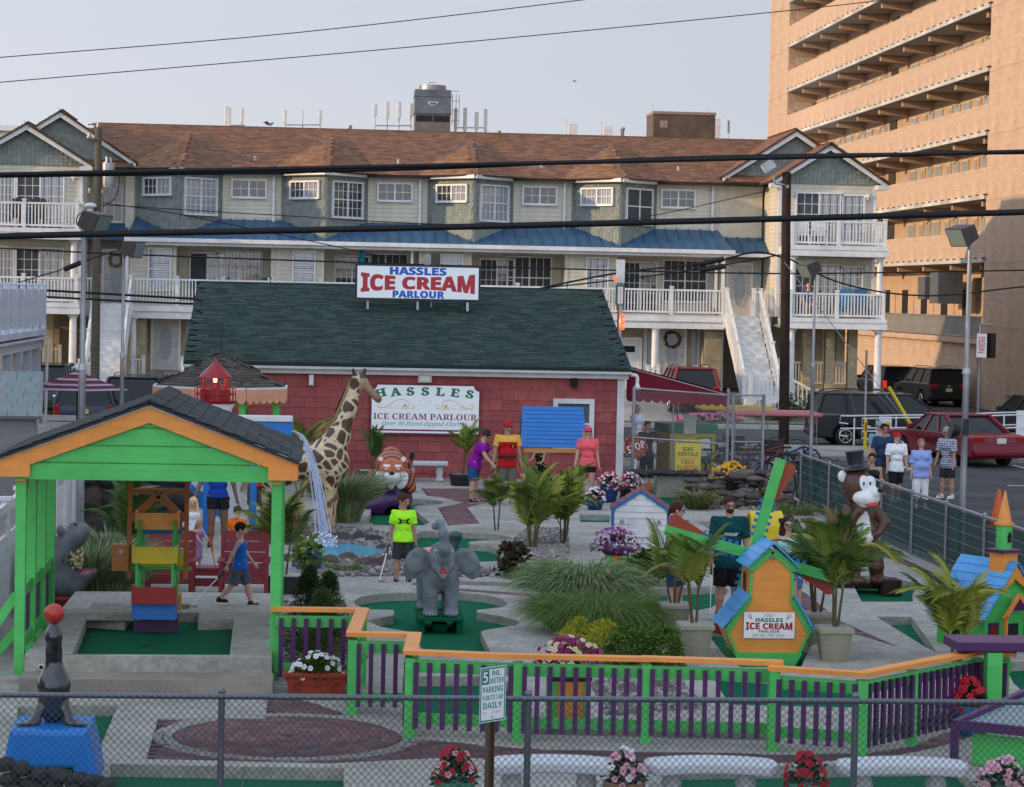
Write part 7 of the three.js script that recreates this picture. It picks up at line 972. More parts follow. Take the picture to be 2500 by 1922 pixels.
shrub('golden_shrub','low golden yellow clipped shrub behind the picket fence',S(1440,1600),{r:.36,h:.38,n:5200,leaf:.05,wr:.2,clumps:40,mix:[[LM.gold,.75],[LM.boxY,.25]]});shrub('boxwood','round green boxwood between the golden shrub and its twin',S(1535,1625),{r:.34,h:.42,n:4200,leaf:.05,clumps:38,mix:[[LM.box,.7],[LM.boxY,.3]]});shrub('boxwood','round green boxwood closest to the beige planters',S(1612,1632),{r:.3,h:.44,n:3800,leaf:.05,clumps:34,mix:[[LM.box,.65],[LM.boxY,.35]]});
for(const[u,vt,vb,m,l]of[[752,1385,1585,[[LM.spruce,1]],'dark dwarf spruce cone at the back of the three'],[800,1402,1600,[[LM.spruce,.7],[LM.spruceL,.3]],'middle dwarf spruce cone of the three by the hut'],[786,1438,1625,[[LM.spruceL,.7],[LM.spruce,.3]],'bright front dwarf spruce cone of the three']]){const p=S(u,vb),h=P(u,vt,-p[2]).y - SY;shrub('dwarf_spruce',l,p,{r:.34,h,n:6500,leaf:.05,wr:.22,cone:1,clumps:90,cat:'conifer',mix:m});}
shrub('leafy_plant','dark red leaved coleus plant beside a pale stone',S(1252,1412),{r:.26,h:.5,n:420,leaf:.12,wr:.6,mix:[[LM.dark,.6],[LM.red,.4]]});shrub('leafy_plant','broad leaved yellow green croton by the blue pump box',S(745,1398),{r:.22,h:.55,n:120,leaf:.17,wr:.5,mix:[[LM.boxY,.6],[LM.box,.4]]});shrub('leafy_plant','dark bushy plant under the white play barn',S(1600,1430),{r:.45,h:.45,n:1200,leaf:.08,wr:.5,mix:[[LM.dark,.8],[LM.box,.2]]});shrub('leafy_plant','green bush at the foot of the right stairs',[18.3,.3,-91.0],{r:.8,h:.9,n:1600,leaf:.12,wr:.4,mix:[[LM.dark,.5],[LM.box,.5]]});shrub('leafy_plant','low green hedge plant beside the stair rail',[17.0,.2,-90.6],{r:.7,h:.6,n:1200,leaf:.1,wr:.4,mix:[[LM.dark,.5],[LM.box,.5]]});
const petal=(r)=>{const g=[];for(let i=0;i<5;i++){const a=i*1.2566;g.push(place(new THREE.CircleGeometry(r*.55,5),Math.cos(a)*r*.5,Math.sin(a)*r*.5,0,0,0,a));}return merge(g);},PET=petal(.03);
function flowers(T,y0,o){const b=new Leaves(),fl=o.cols.map(()=>[]);for(let i=0;i<(o.leaves||420);i++){const d=rdir(rr(0,6.28),rr(-.5,1.5)),q=V(d.x*o.rx*rr(.2,.95),y0+Math.max(-.1,d.y)*o.h*rr(.3,.9),d.z*(o.rz||o.rx)*rr(.2,.95));b.blade(q,d.clone().add(V(rr(-.5,.5),rr(-.3,.5),rr(-.5,.5))).normalize(),.06*(o.ls||1),.03*(o.ls||1),.4,rr(0,3));}stuff(mesh('leaves',b.geo(),o.leafM||LM.dark,T));for(let i=0;i<o.n;i++){const d=rdir(rr(0,6.28),rr(-.15,1.5)),k=rr(.85,1.05),g=PET.clone();place(g,0,0,0,0,0,rr(0,3),o.fs||1);const q=new THREE.Quaternion().setFromUnitVectors(V(0,0,1),d.clone().add(V(0,0,.5)).normalize());g.applyMatrix4(new THREE.Matrix4().compose(V(d.x*o.rx*k,y0+Math.max(-.05,d.y)*o.h*k,d.z*(o.rz||o.rx)*k),q,V(1,1,1)));fl[Math.floor(rnd()*fl.length)].push(g);}o.cols.forEach((c,i)=>fl[i].length&&stuff(mesh('blossoms',fl[i],mat(c,.7,{side:THREE.DoubleSide}),T)));}
const flowerPot=(label,pos,pc,r,h,o)=>{const T=thing('flower_pot',label,'flower pot',pos);reseed(Math.round(Math.abs(vec(pos).x*433+vec(pos).z*7))+29);mesh('pot',lathe([[0,0],[r*.68,0],[r*.95,h*.72],[r*1.06,h*.73],[r*1.1,h],[r*.98,h],[r*.95,h*.9],[0,h*.9]],28),painted(pc,.5),T);flowers(T,h*.95,o);return T;};
const RED=[.42,.008,.02],PNK=[.70,.33,.40],WH=[.78,.76,.74],MAG=[.22,.012,.09],LIL=[.50,.36,.5];
flowerPot('teal blue pot of red flowers beside the green counter post',S(2360,1795),[.012,.15,.33],.19,.33,{rx:.27,h:.3,n:70,cols:[RED,[.5,.02,.03]],fs:1.25});flowerPot('green pot of red and pink flowers left of the first white bench',Z(1110,1905,21.6,.15),[.05,.28,.16],.17,.24,{rx:.2,h:.3,n:60,cols:[RED,RED,PNK],fs:1.1});flowerPot('terracotta pot of pink flowers between the white benches',Z(1525,1905,21.6,.15),[.32,.16,.09],.17,.24,{rx:.2,h:.3,n:60,cols:[PNK,WH,PNK],fs:1.1});flowerPot('pot of deep red flowers right of the second white bench',Z(1970,1905,21.6,.15),[.05,.28,.16],.17,.24,{rx:.2,h:.28,n:60,cols:[RED],fs:1.1});flowerPot('pot of pale pink flowers below the purple frame',Z(2452,1905,21.6,.15),[.05,.28,.16],.17,.22,{rx:.24,h:.26,n:60,cols:[PNK,[.75,.45,.5]],fs:1.2});
flowerPot('squat blue pot of white and pink flowers in front',S(1452,1246),[.008,.05,.2],.2,.24,{rx:.24,h:.26,n:70,cols:[WH,PNK]});flowerPot('tall blue pot of pink and red flowers by the pink shirted woman',S(1488,1228),[.008,.05,.2],.2,.36,{rx:.3,h:.34,n:110,cols:[PNK,PNK,WH,RED]});flowerPot('black pot of pink and red flowers by the white corner board',S(1535,1222),[.02,.018,.018],.22,.3,{rx:.34,h:.34,n:120,cols:[PNK,PNK,WH,RED]});
{
const ped=(label,pos,w,h)=>{const T=thing('flower_pedestal',label,'pedestal',pos);mesh('panel',rbox(w,h,w,.01,0,h / 2,0),paintOrange,T);for(const x of[-1,1])for(const z of[-1,1])mesh('corner_post',box(.07,h,.07,x*(w / 2 - .02),h / 2+.001,z*(w / 2 - .005)),paintGreen,T);return T;};
let p=S(1386,1772);ped('orange and green box pedestal behind the picket fence',p,.4,.5);let T=thing('petunia_planter','purple planter of trailing cream and magenta petunias on the front pedestal','planter',[p[0],SY+.5,p[2]]);reseed(300);mesh('trough',rbox(.46,.12,.42,.02,0,.06,0),paintPurple,T);flowers(T,.1,{rx:.4,rz:.32,h:.34,n:190,cols:[MAG,MAG,[.62,.55,.3],[.35,.05,.18]],fs:1.1,leafM:LM.box});
p=S(1503,1398);ped('orange and green pedestal beside the variegated grass',p,.28,.3);T=thing('petunia_planter','purple bowl of lilac petunias beside the white play barn','planter',[p[0],SY+.3,p[2]]);mesh('trough',lathe([[0,0],[.2,0],[.3,.12],[0,.1]],20),paintPurple,T);flowers(T,.1,{rx:.44,h:.36,n:220,cols:[MAG,LIL,[.3,.1,.28]],fs:.95});
p=S(772,1692);T=thing('relief_planter','long terracotta planter of white impatiens in front of the picket fence','planter',p);const tc=painted([.34,.05,.025],.6);mesh('trough',[ext([[-.3,0],[.3,0],[.35,.2],[-.35,.2]],.26,{bevel:.01}).translate(0,0,-.13),rbox(.76,.05,.32,.01,0,.215,0)],tc,T);const rl=[];for(const s of[-1,1]){rl.push(place(new THREE.TorusGeometry(.05,.008,5,18,5),s*.21,.1,.145),place(new THREE.TorusGeometry(.026,.007,5,14,5),s*.21,.1,.147),place(new THREE.TorusGeometry(.09,.007,5,14,1.6),s*.11,.03,.142,0,0,s>0?.3:1.2));}for(let i=0;i<5;i++){const a=.5+i*.53;rl.push(place(new THREE.SphereGeometry(.02,8,6),Math.cos(a)*.04,.08+Math.sin(a)*.045,.144,0,0,a,[1.6,.7,.6]));}mesh('relief',rl,tc,T);flowers(T,.2,{rx:.34,rz:.16,h:.27,n:46,cols:[WH],fs:1.1,leaves:900,leafM:LM.box});
T=thing('flower_trough','black trough of yellow coneflowers above the rockery','planter',Z(1785,1195,54.2,.45));mesh('trough',rbox(.85,.3,.35,.02,-.12,.1,0),M.black,T);flowers(T,.22,{rx:.5,rz:.3,h:.4,n:150,cols:[[.80,.36,.005],[.78,.42,.02]],fs:1.15,leaves:700,leafM:LM.box});T=thing('coneflower_patch','loose patch of yellow coneflowers beside the gate post','flowers',Z(1850,1225,53.9,.3));flowers(T,.1,{rx:.35,h:.35,n:60,cols:[[.80,.36,.005]],fs:1.1,leafM:LM.box});T=thing('flower_border','pink border flowers along the far lawn','flowers',[14.6,.15,-90.4]);flowers(T,.05,{rx:1.3,rz:.25,h:.25,n:130,cols:[[.6,.12,.3]],fs:2,ls:2,leafM:LM.box});
}

// vehicles (front toward +x before turning)
const tyreM=mat([.018,.018,.018],.8),lampR=mat([.30,.006,.008],.15),lampC=mat([.6,.62,.64],.1),tint=mat([.01,.012,.013],.12,{ior:1.38});
function car(label,pos,ry,o){
const T=thing('parked_car',label,'car',pos,ry,'cars parked around the street'),{L=4.8,W=1.88,H=1.7,belt=1.0,hood=.95,hl=1.25,c=[.02,.02,.022],r=.34,wb=2.8,rb=.12,rf=.75,tl='v',trunk=0}=o,cp=mat(c,.5,{clearcoat:.45,clearcoatRoughness:.05,ior:1.3}),h=L / 2,wx=[-wb / 2 -(o.ro||0),wb / 2 -(o.ro||0)];
const s=new THREE.Shape();s.moveTo(-h+.05,.28);for(const x of wx){s.lineTo(x - r - .05,.26);s.absarc(x,r,r+.05,Math.PI,0,true);}s.lineTo(h - .06,.26);s.quadraticCurveTo(h+.02,.45,h - .02,.62);s.quadraticCurveTo(h - .08,hood - .12,h - .3,hood - .04);s.lineTo(h - hl,belt);s.lineTo(-h+trunk+.05,belt);if(trunk)s.quadraticCurveTo(-h+.2,belt,-h+.04,belt - .05);s.quadraticCurveTo(-h - .03,belt - .2,-h - .02,.7);s.lineTo(-h - .04,.5);s.closePath();
mesh('body',ext(s,W - .16,{bevel:.08,bs:3,cs:8}).translate(0,0,-(W - .16)/ 2),cp,T);
const b0=-h+trunk+.03,b1=h - hl+.02,t0=b0+rb+(trunk?.55:.1),t1=b1 - rf,wi=W / 2 - .04,wo=W / 2 - .22,q=[[b0,belt - .04,wi],[b1,belt - .04,wi],[t1,H - .05,wo],[t0,H - .05,wo]],hull=[];
const Pn=(i,s2)=>V(q[i][0],q[i][1],q[i][2]*s2);hull.push(slab([Pn(0,1),Pn(1,1),Pn(2,1),Pn(3,1)],.05),slab([Pn(1,-1),Pn(0,-1),Pn(3,-1),Pn(2,-1)],.05),slab([Pn(1,1),Pn(1,-1),Pn(2,-1),Pn(2,1)],.05),slab([Pn(0,-1),Pn(0,1),Pn(3,1),Pn(3,-1)],.05));mesh('windows',hull,tint,T);
mesh('roof',rbox(t1 - t0+.12,.07,wo*2+.06,.03,(t0+t1)/ 2,H - .035,0),cp,T);const pl=[];for(const s2 of[-1,1]){pl.push(beam(Pn(1,s2),Pn(2,s2),.07,.06),beam(Pn(0,s2),Pn(3,s2),.09,.14));for(const f of o.pill||[.36,.68])pl.push(beam(V(b0+(b1 - b0)*f,belt - .04,(wi+.006)*s2),V(t0+(t1 - t0)*f,H - .05,(wo+.006)*s2),.05,.09,[1,0,0]));}mesh('pillar',pl,cp,T);
for(const x of wx)for(const s2 of[-1,1]){const g=grp('wheel',T,x,r,s2*(W / 2 - .1));mesh('tyre',place(new THREE.CylinderGeometry(r,r,.21,24),0,0,0,Math.PI / 2),tyreM,g);const sp=[place(new THREE.CylinderGeometry(r*.64,r*.64,.2,20),0,0,0,Math.PI / 2),place(new THREE.TorusGeometry(r*.62,.02,6,20),0,0,s2*.105)];for(let k=0;k<5;k++)sp.push(place(new THREE.BoxGeometry(.06,r*.6,.03),Math.sin(k*1.257)*r*.3,Math.cos(k*1.257)*r*.3,s2*.11,0,0,-k*1.257));mesh('rim',sp[0],M.galv,g);mesh('spokes',sp.slice(1),M.chrome,g);}
for(const s2 of[-1,1]){const ty=belt -(tl==='v'?.2:.12),th=tl==='v'?.38:.16,tw=tl==='v'?.2:.38;mesh('taillight',rbox(.12,th,tw,.03,-h+.03,ty,s2*(W / 2 - tw / 2 - .02)),o.lit?mat([.5,.02,.01],.2,{emissive:new THREE.Color(1,.06,.02),emissiveIntensity:.5}):lampR,T);mesh('headlight',rbox(.14,.15,.4,.04,h - .13,hood - .24,s2*(W / 2 - .24)),lampC,T);mesh('mirror',rbox(.12,.16,.22,.04,b1 - rf*.45,belt+.08,s2*(W / 2+.1)),cp,T);}
mesh('license_plate',box(.02,.15,.31,-h - .035,o.py||.78,0),o.plate||painted([.7,.62,.25],.5),T);mesh('grille',rbox(.05,.14,W*.55,.02,h - .03,.55,0),M.black,T);mesh('bumper',[rbox(.1,.16,W - .1,.05,-h - .02,.42,0),rbox(.1,.14,W - .1,.05,h - .03,.36,0)],o.bump||cp,T);mesh('badge',rbox(.015,.07,.16,.005,-h - .03,belt - .12,0),M.chrome,T);
mesh('door_seams',[-1,1].flatMap(s2=>[...(o.pill||[.36,.68]),.98].map(f=>box(.014,belt - .45,.006,b0+(b1 - b0)*f,(belt+.38)/ 2,s2*(W / 2+.001)))),M.black,T);mesh('door_handle',[-1,1].flatMap(s2=>[.42,.74].map(f=>rbox(.18,.03,.03,.01,b0+(b1 - b0)*f,belt - .14,s2*(W / 2+.01)))),cp,T);if(o.rails)mesh('roof_rails',[-1,1].map(s2=>tube([[t0+.1,H,wo*.85*s2],[t0+.3,H+.06,wo*.85*s2],[t1 - .3,H+.06,wo*.85*s2],[t1 - .1,H,wo*.85*s2]],.018,5)),M.black,T);mesh('side_trim',[-1,1].map(s2=>box(b1 - b0,.02,.012,(b0+b1)/ 2,belt - .03,s2*(W / 2 - .01))),M.chrome,T);mesh('rear_wiper',bar([-h+.1+trunk,belt+.05,0],[-h+.16+trunk,belt+.12,.35],.012,5),M.black,T);mesh('underbody',box(L - .5,.3,W - .35,0,.4,0),M.blackRubber,T);return T;
}
car('dark grey minivan parked side on behind the yellow bollards',[18.75,0,-79.35],0,{L:5.1,W:1.95,H:1.74,belt:1.08,hood:.98,hl:.95,rf:1.05,wb:3.0,ro:.1,rails:1,c:[.022,.022,.026],pill:[.3,.62]});
{const p=P(2268,985,112);car('black sport utility car with slim red taillights in the side driveway',[p.x,0,-112],Math.PI / 2+.12,{L:4.85,H:1.74,belt:1.08,tl:'h',c:[.008,.008,.009],rails:1});const q=P(2165,950,117);car('dark sport utility car with a lit brake light parked farther in',[q.x,0,-117.5],Math.PI / 2+.12,{L:4.6,H:1.66,c:[.015,.012,.012],lit:1});}
{const p=P(1690,1005,91.5);car('red compact sport utility car on the concrete driveway',[p.x,.42,-93.2],Math.PI / 2+.03,{L:4.4,W:1.8,H:1.68,c:[.14,.006,.01],rails:1});}
{const p=G(2440,1143,0),a=Math.PI / 2+.3;car('dark red sedan with a white plate parked by the ramp rail',[p.x+Math.cos(a)*2.5,0,p.z - Math.sin(a)*2.5],a,{L:5.1,W:1.88,H:1.46,belt:.95,hood:.9,hl:1.5,trunk:.95,tl:'h',c:[.16,.006,.018],r:.33,plate:painted([.75,.74,.72],.5),rb:.3,rf:.7});}
{const p=P(2530,1010,84);car('dark car half hidden behind the red sedan',[p.x,0,-84],Math.PI / 2+.25,{L:4.6,H:1.6,c:[.02,.02,.025]});}
{let p=P(85,960,86);car('black sport utility car facing the street under the white deck',[p.x,.1,-89],-Math.PI / 2,{L:4.8,W:1.95,H:1.78,c:[.008,.009,.012]});p=P(335,960,79);car('black sport utility car behind the white vinyl gate',[p.x,0,-81],Math.PI / 2 - .05,{L:4.9,W:1.95,H:1.85,belt:1.05,c:[.01,.011,.014],rails:1});p=P(200,960,77);car('blue grey car behind the striped parasol',[p.x,0,-80],Math.PI / 2,{L:4.8,W:1.9,H:1.55,c:[.02,.035,.06]});}

// rocks, pond, waterfall
function rock(r,seed,sy=.6){const g=new THREE.IcosahedronGeometry(1,2),p=g.attributes.position;for(let i=0;i<p.count;i++){const x=p.getX(i),y=p.getY(i),z=p.getZ(i),k=.72+.5*noise3(x*1.6+seed,y*1.6,z*1.6)+.12*noise3(x*5,y*5+seed,z*5);p.setXYZ(i,x*k*r,y*k*r*sy,z*k*r*.85);}g.computeVertexNormals();return g;}
const rockM=[[.16,.13,.12],[.22,.17,.13],[.11,.105,.105],[.20,.13,.125],[.28,.24,.2]].map(c=>painted(c,.9,'dirty',{bumpMap:TX.bump,bumpScale:.01}));
reseed(401);const RG=[0,1,2,3,4,5].map(i=>boxUV(rock(1,i*7.3+1)));
function boulder(label,p,r,mi,group,sy=1){const o=new THREE.Mesh(RG[Math.floor(rnd()*6)],rockM[mi??Math.floor(rnd()*5)]);o.name=numbered('boulder');o.position.copy(vec(p));o.rotation.set(rr(-.2,.2),rr(0,6),rr(-.2,.2));o.scale.set(r,r*sy,r*.8);scene.add(o);tag(o,label,'rock',group);return o;}
for(const[u,v,r,m]of[[700,1330,.26,2],[735,1322,.3,1],[790,1318,.34,1],[838,1322,.32,0],[880,1318,.3,0],[915,1325,.28,2],[940,1345,.25,0],[800,1380,.3,1],[845,1370,.28,1],[750,1375,.24,2],[905,1385,.32,3],[950,1372,.25,0],[700,1370,.24,2]])boulder('brown grey boulder on the rim of the blue pond',S(u,v,.15).map((q,i)=>i===1?.14:q),r*.85,m,'boulders around the pond');
for(const[u,v,r]of[[1280,1405,.22],[1610,1690,.2],[1540,1700,.24],[1650,1700,.15]])boulder('pale rounded stone lying in a gravel bed',S(u,v,.12),r,4,'pale stones in the gravel beds');
for(let i=0;i<46;i++){const t=rnd(),u=1640+rr(0,300)*(1 - t*.35)+t*60,v=1262 - t*75;boulder('flat slate stone stacked in the little rockery',Z(u,v,52.6+t*1.1,.15+t*.75),rr(.12,.28),undefined,'stones of the rockery',.55);}
for(let i=0;i<9;i++)boulder('grey stone capping the low wall by the parlour corner',Z(1545+i*22,1165,56.8,.62),.2,2,'stones on the low wall',.6);mesh('retaining_wall',bx(8.0,10.4,0,.55,-57.3,-56.9),courseConc).userData.label='low concrete wall behind the upper green';scene.children.at(-1).userData.category='wall';
for(let i=0;i<26;i++)boulder('large dark boulder of the rock wall beside the lighthouse',Z(235+(i % 6)*38+rr(-8,8),1250 - Math.floor(i / 6)*30,45.5+rr(0,.5),.4+Math.floor(i / 6)*.42),.42,i % 3?2:0,'boulders of the dark rock wall',1);
for(const[u,v]of[[10,1868],[50,1878],[95,1890],[140,1892],[185,1902],[225,1908],[20,1905],[75,1915],[130,1920],[180,1926],[260,1918]])boulder('grey stone set in the low rubble wall in front of the seal',P(u,v,21.9),.12,2,'stones of the front rubble wall',.9);tag(mesh('rubble_wall',solid([cap([-3.6,.2,-22.1],[-2.75,.16,-22.1],.24,.2),cap([-2.75,.16,-22.1],[-1.95,-.02,-22.1],.2,.14),cap([-3.6,0,-22.1],[-2,-.1,-22.1],.24,.16)],{cell:.03}),courseConc),'low mortared rubble wall at the front left corner','wall');
{structure('pond',flat(pondPoly,.2,.06),mat([.02,.34,.50],.1,{bumpMap:TX.bump,bumpScale:.02}),'bright blue water of the little pond');
reseed(411);const a=P(716,1052,44.6),b=P(795,1350,43.2),st=[];for(let i=0;i<34;i++){const o=rr(-.055,.055),q=[],n=9,sp=rr(.9,1.1);for(let k=0;k<=n;k++){const t=k / n;q.push([a.x+(b.x - a.x)*Math.pow(t,.62)*sp+o*(.55+t*t*1.9)+rr(-.01,.01),a.y+(b.y - a.y)*Math.pow(t,1.45),a.z+(b.z - a.z)*t+o*.6+rr(-.02,.02)]);}st.push(tube(q,rr(.004,.013),5,14));}const w=mesh('waterfall',st,mat([.86,.9,.96],.15,{transmission:.8,thickness:0}));tag(w,'sheet of water falling from the blue trough into the pond','waterfall',null,'stuff');const sp=[];for(let i=0;i<160;i++)sp.push(sph(rr(.006,.022),b.x+rr(-.35,.2),.22+Math.abs(rr(-.1,.22)),b.z+rr(-.25,.25),1,1,1,5));tag(mesh('water_spray',sp,mat([.85,.9,.95],.3)),'white splash where the falling water meets the pond','spray',null,'stuff');
const T=thing('water_trough','blue wooden trough with white lid feeding the waterfall','trough',[P(560,1040,45).x,0,-45]);const y0=P(680,1062,45).y,y1=P(680,1022,45).y,x1=P(714,1040,45).x - T.position.x;mesh('channel',box(2.0,y1 - y0 - .06,.42,x1 - 1,(y0+y1)/ 2 - .03,0),paintBlue,T);mesh('lid',box(2.02,.09,.46,x1 - 1.01,y1,0),M.white,T);for(const x of[-.4,.45])mesh('support',box(.12,y0,.12,x,y0 / 2,-.05),paintBlue,T);
const pb=thing('pump_box','bright blue pump box with a slim upright pipe','box',S(762,1392));mesh('cabinet',rbox(.3,.34,.25,.01,0,.17,0),paintBlue,pb);mesh('pipe',box(.05,.7,.05,-.3,.35,-.3),paintBlue,pb);}

// benches
{const wb=painted([.80,.82,.84],.7,'fine',{bumpMap:TX.bump,bumpScale:.002});
const curved=(label,u,v)=>{const p=Z(u,v,21.9),T=thing('stone_bench',label,'bench',p,0,'white benches by the front path'),s=new THREE.Shape();s.moveTo(-.56,.02);s.quadraticCurveTo(0,.32,.56,.02);s.quadraticCurveTo(.68,-.22,.5,-.4);s.quadraticCurveTo(0,-.16,-.5,-.4);s.quadraticCurveTo(-.68,-.22,-.56,.02);mesh('seat',place(ext(s,.05,{bevel:.025,bs:3,cs:10}),0,.31,-.05,-Math.PI / 2,0,0),wb,T);for(const x of[-.34,.34])mesh('leg',lathe([[0,0],[.13,0],[.12,.05],[.08,.1],[.1,.16],[.08,.25],[.12,.31],[0,.31]],10).translate(x,0,0),wb,T);};
curved('curved white stone bench between the red and the pink flowers',1340,1905);curved('curved white stone bench between the pink and the deep red flowers',1730,1905);curved('curved white stone bench beside the purple frame',2195,1905);
const q=Z(1042,1188,59.2),T=thing('stone_bench','straight white stone bench against the red parlour wall','bench',q);mesh('seat',rbox(1.0,.1,.38,.03,0,.44,0),wb,T);for(const x of[-.38,.3])mesh('leg',lathe([[0,0],[.15,0],[.14,.06],[.09,.12],[.12,.24],[.1,.34],[.14,.4],[0,.4]],4).rotateY(.785).translate(x,0,0),wb,T);
const red=painted([.26,.022,.03],.55),rbn=(u,l)=>{const p=S(u,1460),R=thing('red_bench',l,'bench',p);for(let i=0;i<4;i++){mesh('back_slat',box(.62,.15,.03,0,.42+i*.158,-.2 - i*.02,-.12),red,R);mesh('seat_slat',box(.64,.03,.11,0,.36,-.12+i*.12),red,R);}for(const x of[-.33,.33]){mesh('leg',[box(.06,.56,.07,x,.28,.32)],red,R);mesh('leg',[box(.05,.95,.07,x,.48,-.22,-.1)],red,R);mesh('armrest',box(.11,.03,.62,x,.57,.06),red,R);}mesh('apron',box(.64,.11,.03,0,.3,.33),red,R);};rbn(415,'red wooden lawn chair behind the ferris wheel');rbn(595,'red wooden lawn chair behind the striding boy');const R=thing('red_table','red slatted table joining the two red lawn chairs','table',S(505,1455));for(let i=0;i<4;i++)mesh('top_slat',box(.115,.03,.42,-.18+i*.12,.42,0),red,R);mesh('apron',[box(.5,.08,.03,0,.36,.18),box(.5,.12,.03,0,.22,.16)],red,R);for(const x of[-.24,.24])mesh('leg',box(.05,.4,.05,x,.2,.16),red,R);
const f=Z(2460,1860,23.6),fr=thing('cold_frame','low purple framed glass cold frame by the front path','frame',f,-.55);mesh('frame_bar',[beam([-.45,.42,.3],[.9,.42,.3],.06,.09),beam([-.45,.42,.3],[.2,.75,-.6],.08,.08),beam([.6,.42,.3],[1.2,.75,-.6],.08,.08)],paintPurple,fr);mesh('leg',box(.07,.42,.07,-.45,.21,.3),paintPurple,fr);mesh('pane',slab([[-.4,.43,.28],[.6,.43,.28],[1.2,.74,-.58],[.22,.74,-.58]],.01),mat([.2,.25,.25],.2),fr);mesh('panel',box(1,.3,.03,.2,.18,.2),paintGreen,fr);}

// poles, lamps and wires
function lightPole(label,pos,h,lampDir,down=.5,r=.055){const T=thing('light_pole',label,'light pole',pos);mesh('pole',[bar([0,0,0],[0,h*.62,0],r,12,r*.92),bar([0,h*.62,0],[0,h,0],r*.72,12,r*.62)],M.galv,T);mesh('collar',cyl(r*1.25,r,.1,0,h*.62,0,14),M.galv,T);const g=grp('floodlight',T,0,h+.05,0,lampDir);const hb=ext([[-.1,-.15],[.2,-.17],[.2,.17],[-.1,.1]],.4).translate(0,0,-.2);mesh('housing',place(hb,.15,.1,0,0,0,-down),M.brown,g);mesh('lens',place(new THREE.BoxGeometry(.012,.3,.34),.15+Math.cos(down)*.206,.1 - Math.sin(down)*.206,0,0,0,-down),mat([.16,.2,.19],.12),g);mesh('bracket',[bar([0,-.1,0],[.1,.08,0],.03),tube([[-.02,-.05,0],[-.14,.05,0],[-.1,.18,0],[.05,.2,0]],.01,5)],M.brown,g);return T;}
{let p=P(205,560,38.3);lightPole('metal light pole with brown floodlight closest to the wooden utility pole',[p.x,0,-38.3],p.y,-.5,.45,.06);p=P(302,622,50);lightPole('thinner metal light pole with brown floodlight near the gazebo',[p.x,0,-50],p.y,-.45,.25,.045);p=P(1982,668,53.9);lightPole('metal light pole behind the bear statue',[11.02,0,-53.9],p.y,Math.PI+.5,.6,.045);p=P(2368,590,40.9);const lp=lightPole('tall metal light pole beside the play church',[11.0,0,-40.9],p.y,Math.PI+.55,.5,.06);mesh('horn_speaker',[place(new THREE.CylinderGeometry(.16,.06,.16,18,1),-.18,2.55,.05,0,0,Math.PI / 2 - .2),box(.07,.28,.12,0,2.62,.06)],M.black,lp);
const woodM=painted([.16,.135,.10],.95,'wood'),darkW=painted([.05,.032,.025],.95,'wood');
p=P(240,312,84);const U1=thing('utility_pole','weathered wooden utility pole carrying a grey transformer','utility pole',[p.x,0,-84]);mesh('pole',bar([0,0,0],[0,p.y,0],.16,14,.12),woodM,U1);const ty=P(260,425,84).y;mesh('transformer',[cyl(.22,.22,.75,.36,ty,.05,18),cyl(.2,.2,.08,.36,ty - .42,.05,18)],M.galv,U1);mesh('bushing',[cyl(.05,.04,.2,.3,ty+.48,.1,8),cyl(.05,.04,.2,.42,ty+.46,0,8)],M.galv,U1);for(const[x,y]of[[0,p.y+.1],[-.3,P(218,332,84).y],[-.25,P(222,465,84).y],[.18,P(252,467,84).y]])mesh('insulator',[cyl(.07,.05,.16,x,y,.05,10),cyl(.09,.09,.03,x,y - .03,.05,10)],M.galv,U1);mesh('cross_arm',beam([-.35,P(218,340,84).y,.1],[.1,P(218,340,84).y,.1],.08,.08),woodM,U1);const ly=P(225,503,84).y;mesh('street_lamp',[place(new THREE.SphereGeometry(.22,16,8),-.22,ly,.12,0,0,0,[1,.5,1]),cyl(.12,.08,.1,-.22,ly - .12,.12,12)],M.white,U1);mesh('drop_wire',[tube([[.3,ty+.5,.1],[.7,ty,.1],[.6,ty - .8,.1],[.2,ty - 1.1,.1]],.015,5)],M.cable,U1);
p=P(1908,420,79);const U2=thing('utility_pole','dark wooden utility pole with a small silver floodlight','utility pole',[15.25,0,-79]);mesh('pole',bar([0,0,0],[-.12,p.y,0],.17,14,.14),darkW,U2);const fy=P(1885,440,79).y;mesh('lamp_arm',tube([[-.2,fy - .15,.1],[-.5,fy - .1,.1],[-.58,fy+.15,.1]],.035,8),M.galv,U2);mesh('floodlight',[box(.4,.3,.3,-.75,fy+.45,.1,0,0,.6),box(.1,.1,.1,-.12,fy - .2,.12)],M.galv,U2);mesh('lens',box(.03,.26,.26,-.9,fy+.34,.1,0,0,.6),lampC,U2);
const wire=(label,pts,d,r,sag=0)=>{const q=pts.map(a=>P(a[0],a[1],a[2]||d)),m=q[0];const T=mesh('overhead_cable',tube(q.map(v=>v.clone().sub(m)),r,6,24),M.cable);T.position.copy(m);tag(T,label,'cable','overhead cables');return T;};
wire('thick twisted black cable crossing in front of the brown roof',[[-80,428],[0,426],[1250,400],[2500,370],[2600,367]],17,.017);wire('second strand of the thick cable in front of the brown roof',[[-80,432],[1000,413],[1700,384],[2600,372]],17.05,.012);wire('thick black cable crossing in front of the blue porch roof',[[-80,580],[0,577],[1250,551],[2500,518],[2600,515]],17,.025);wire('thin wire crossing the upper left sky',[[-60,145],[700,82],[1420,0],[1600,-22]],17,.0035);wire('lower thin wire crossing the sky to the orange block',[[-60,206],[1000,115],[2000,18],[2200,-5]],17,.0035);
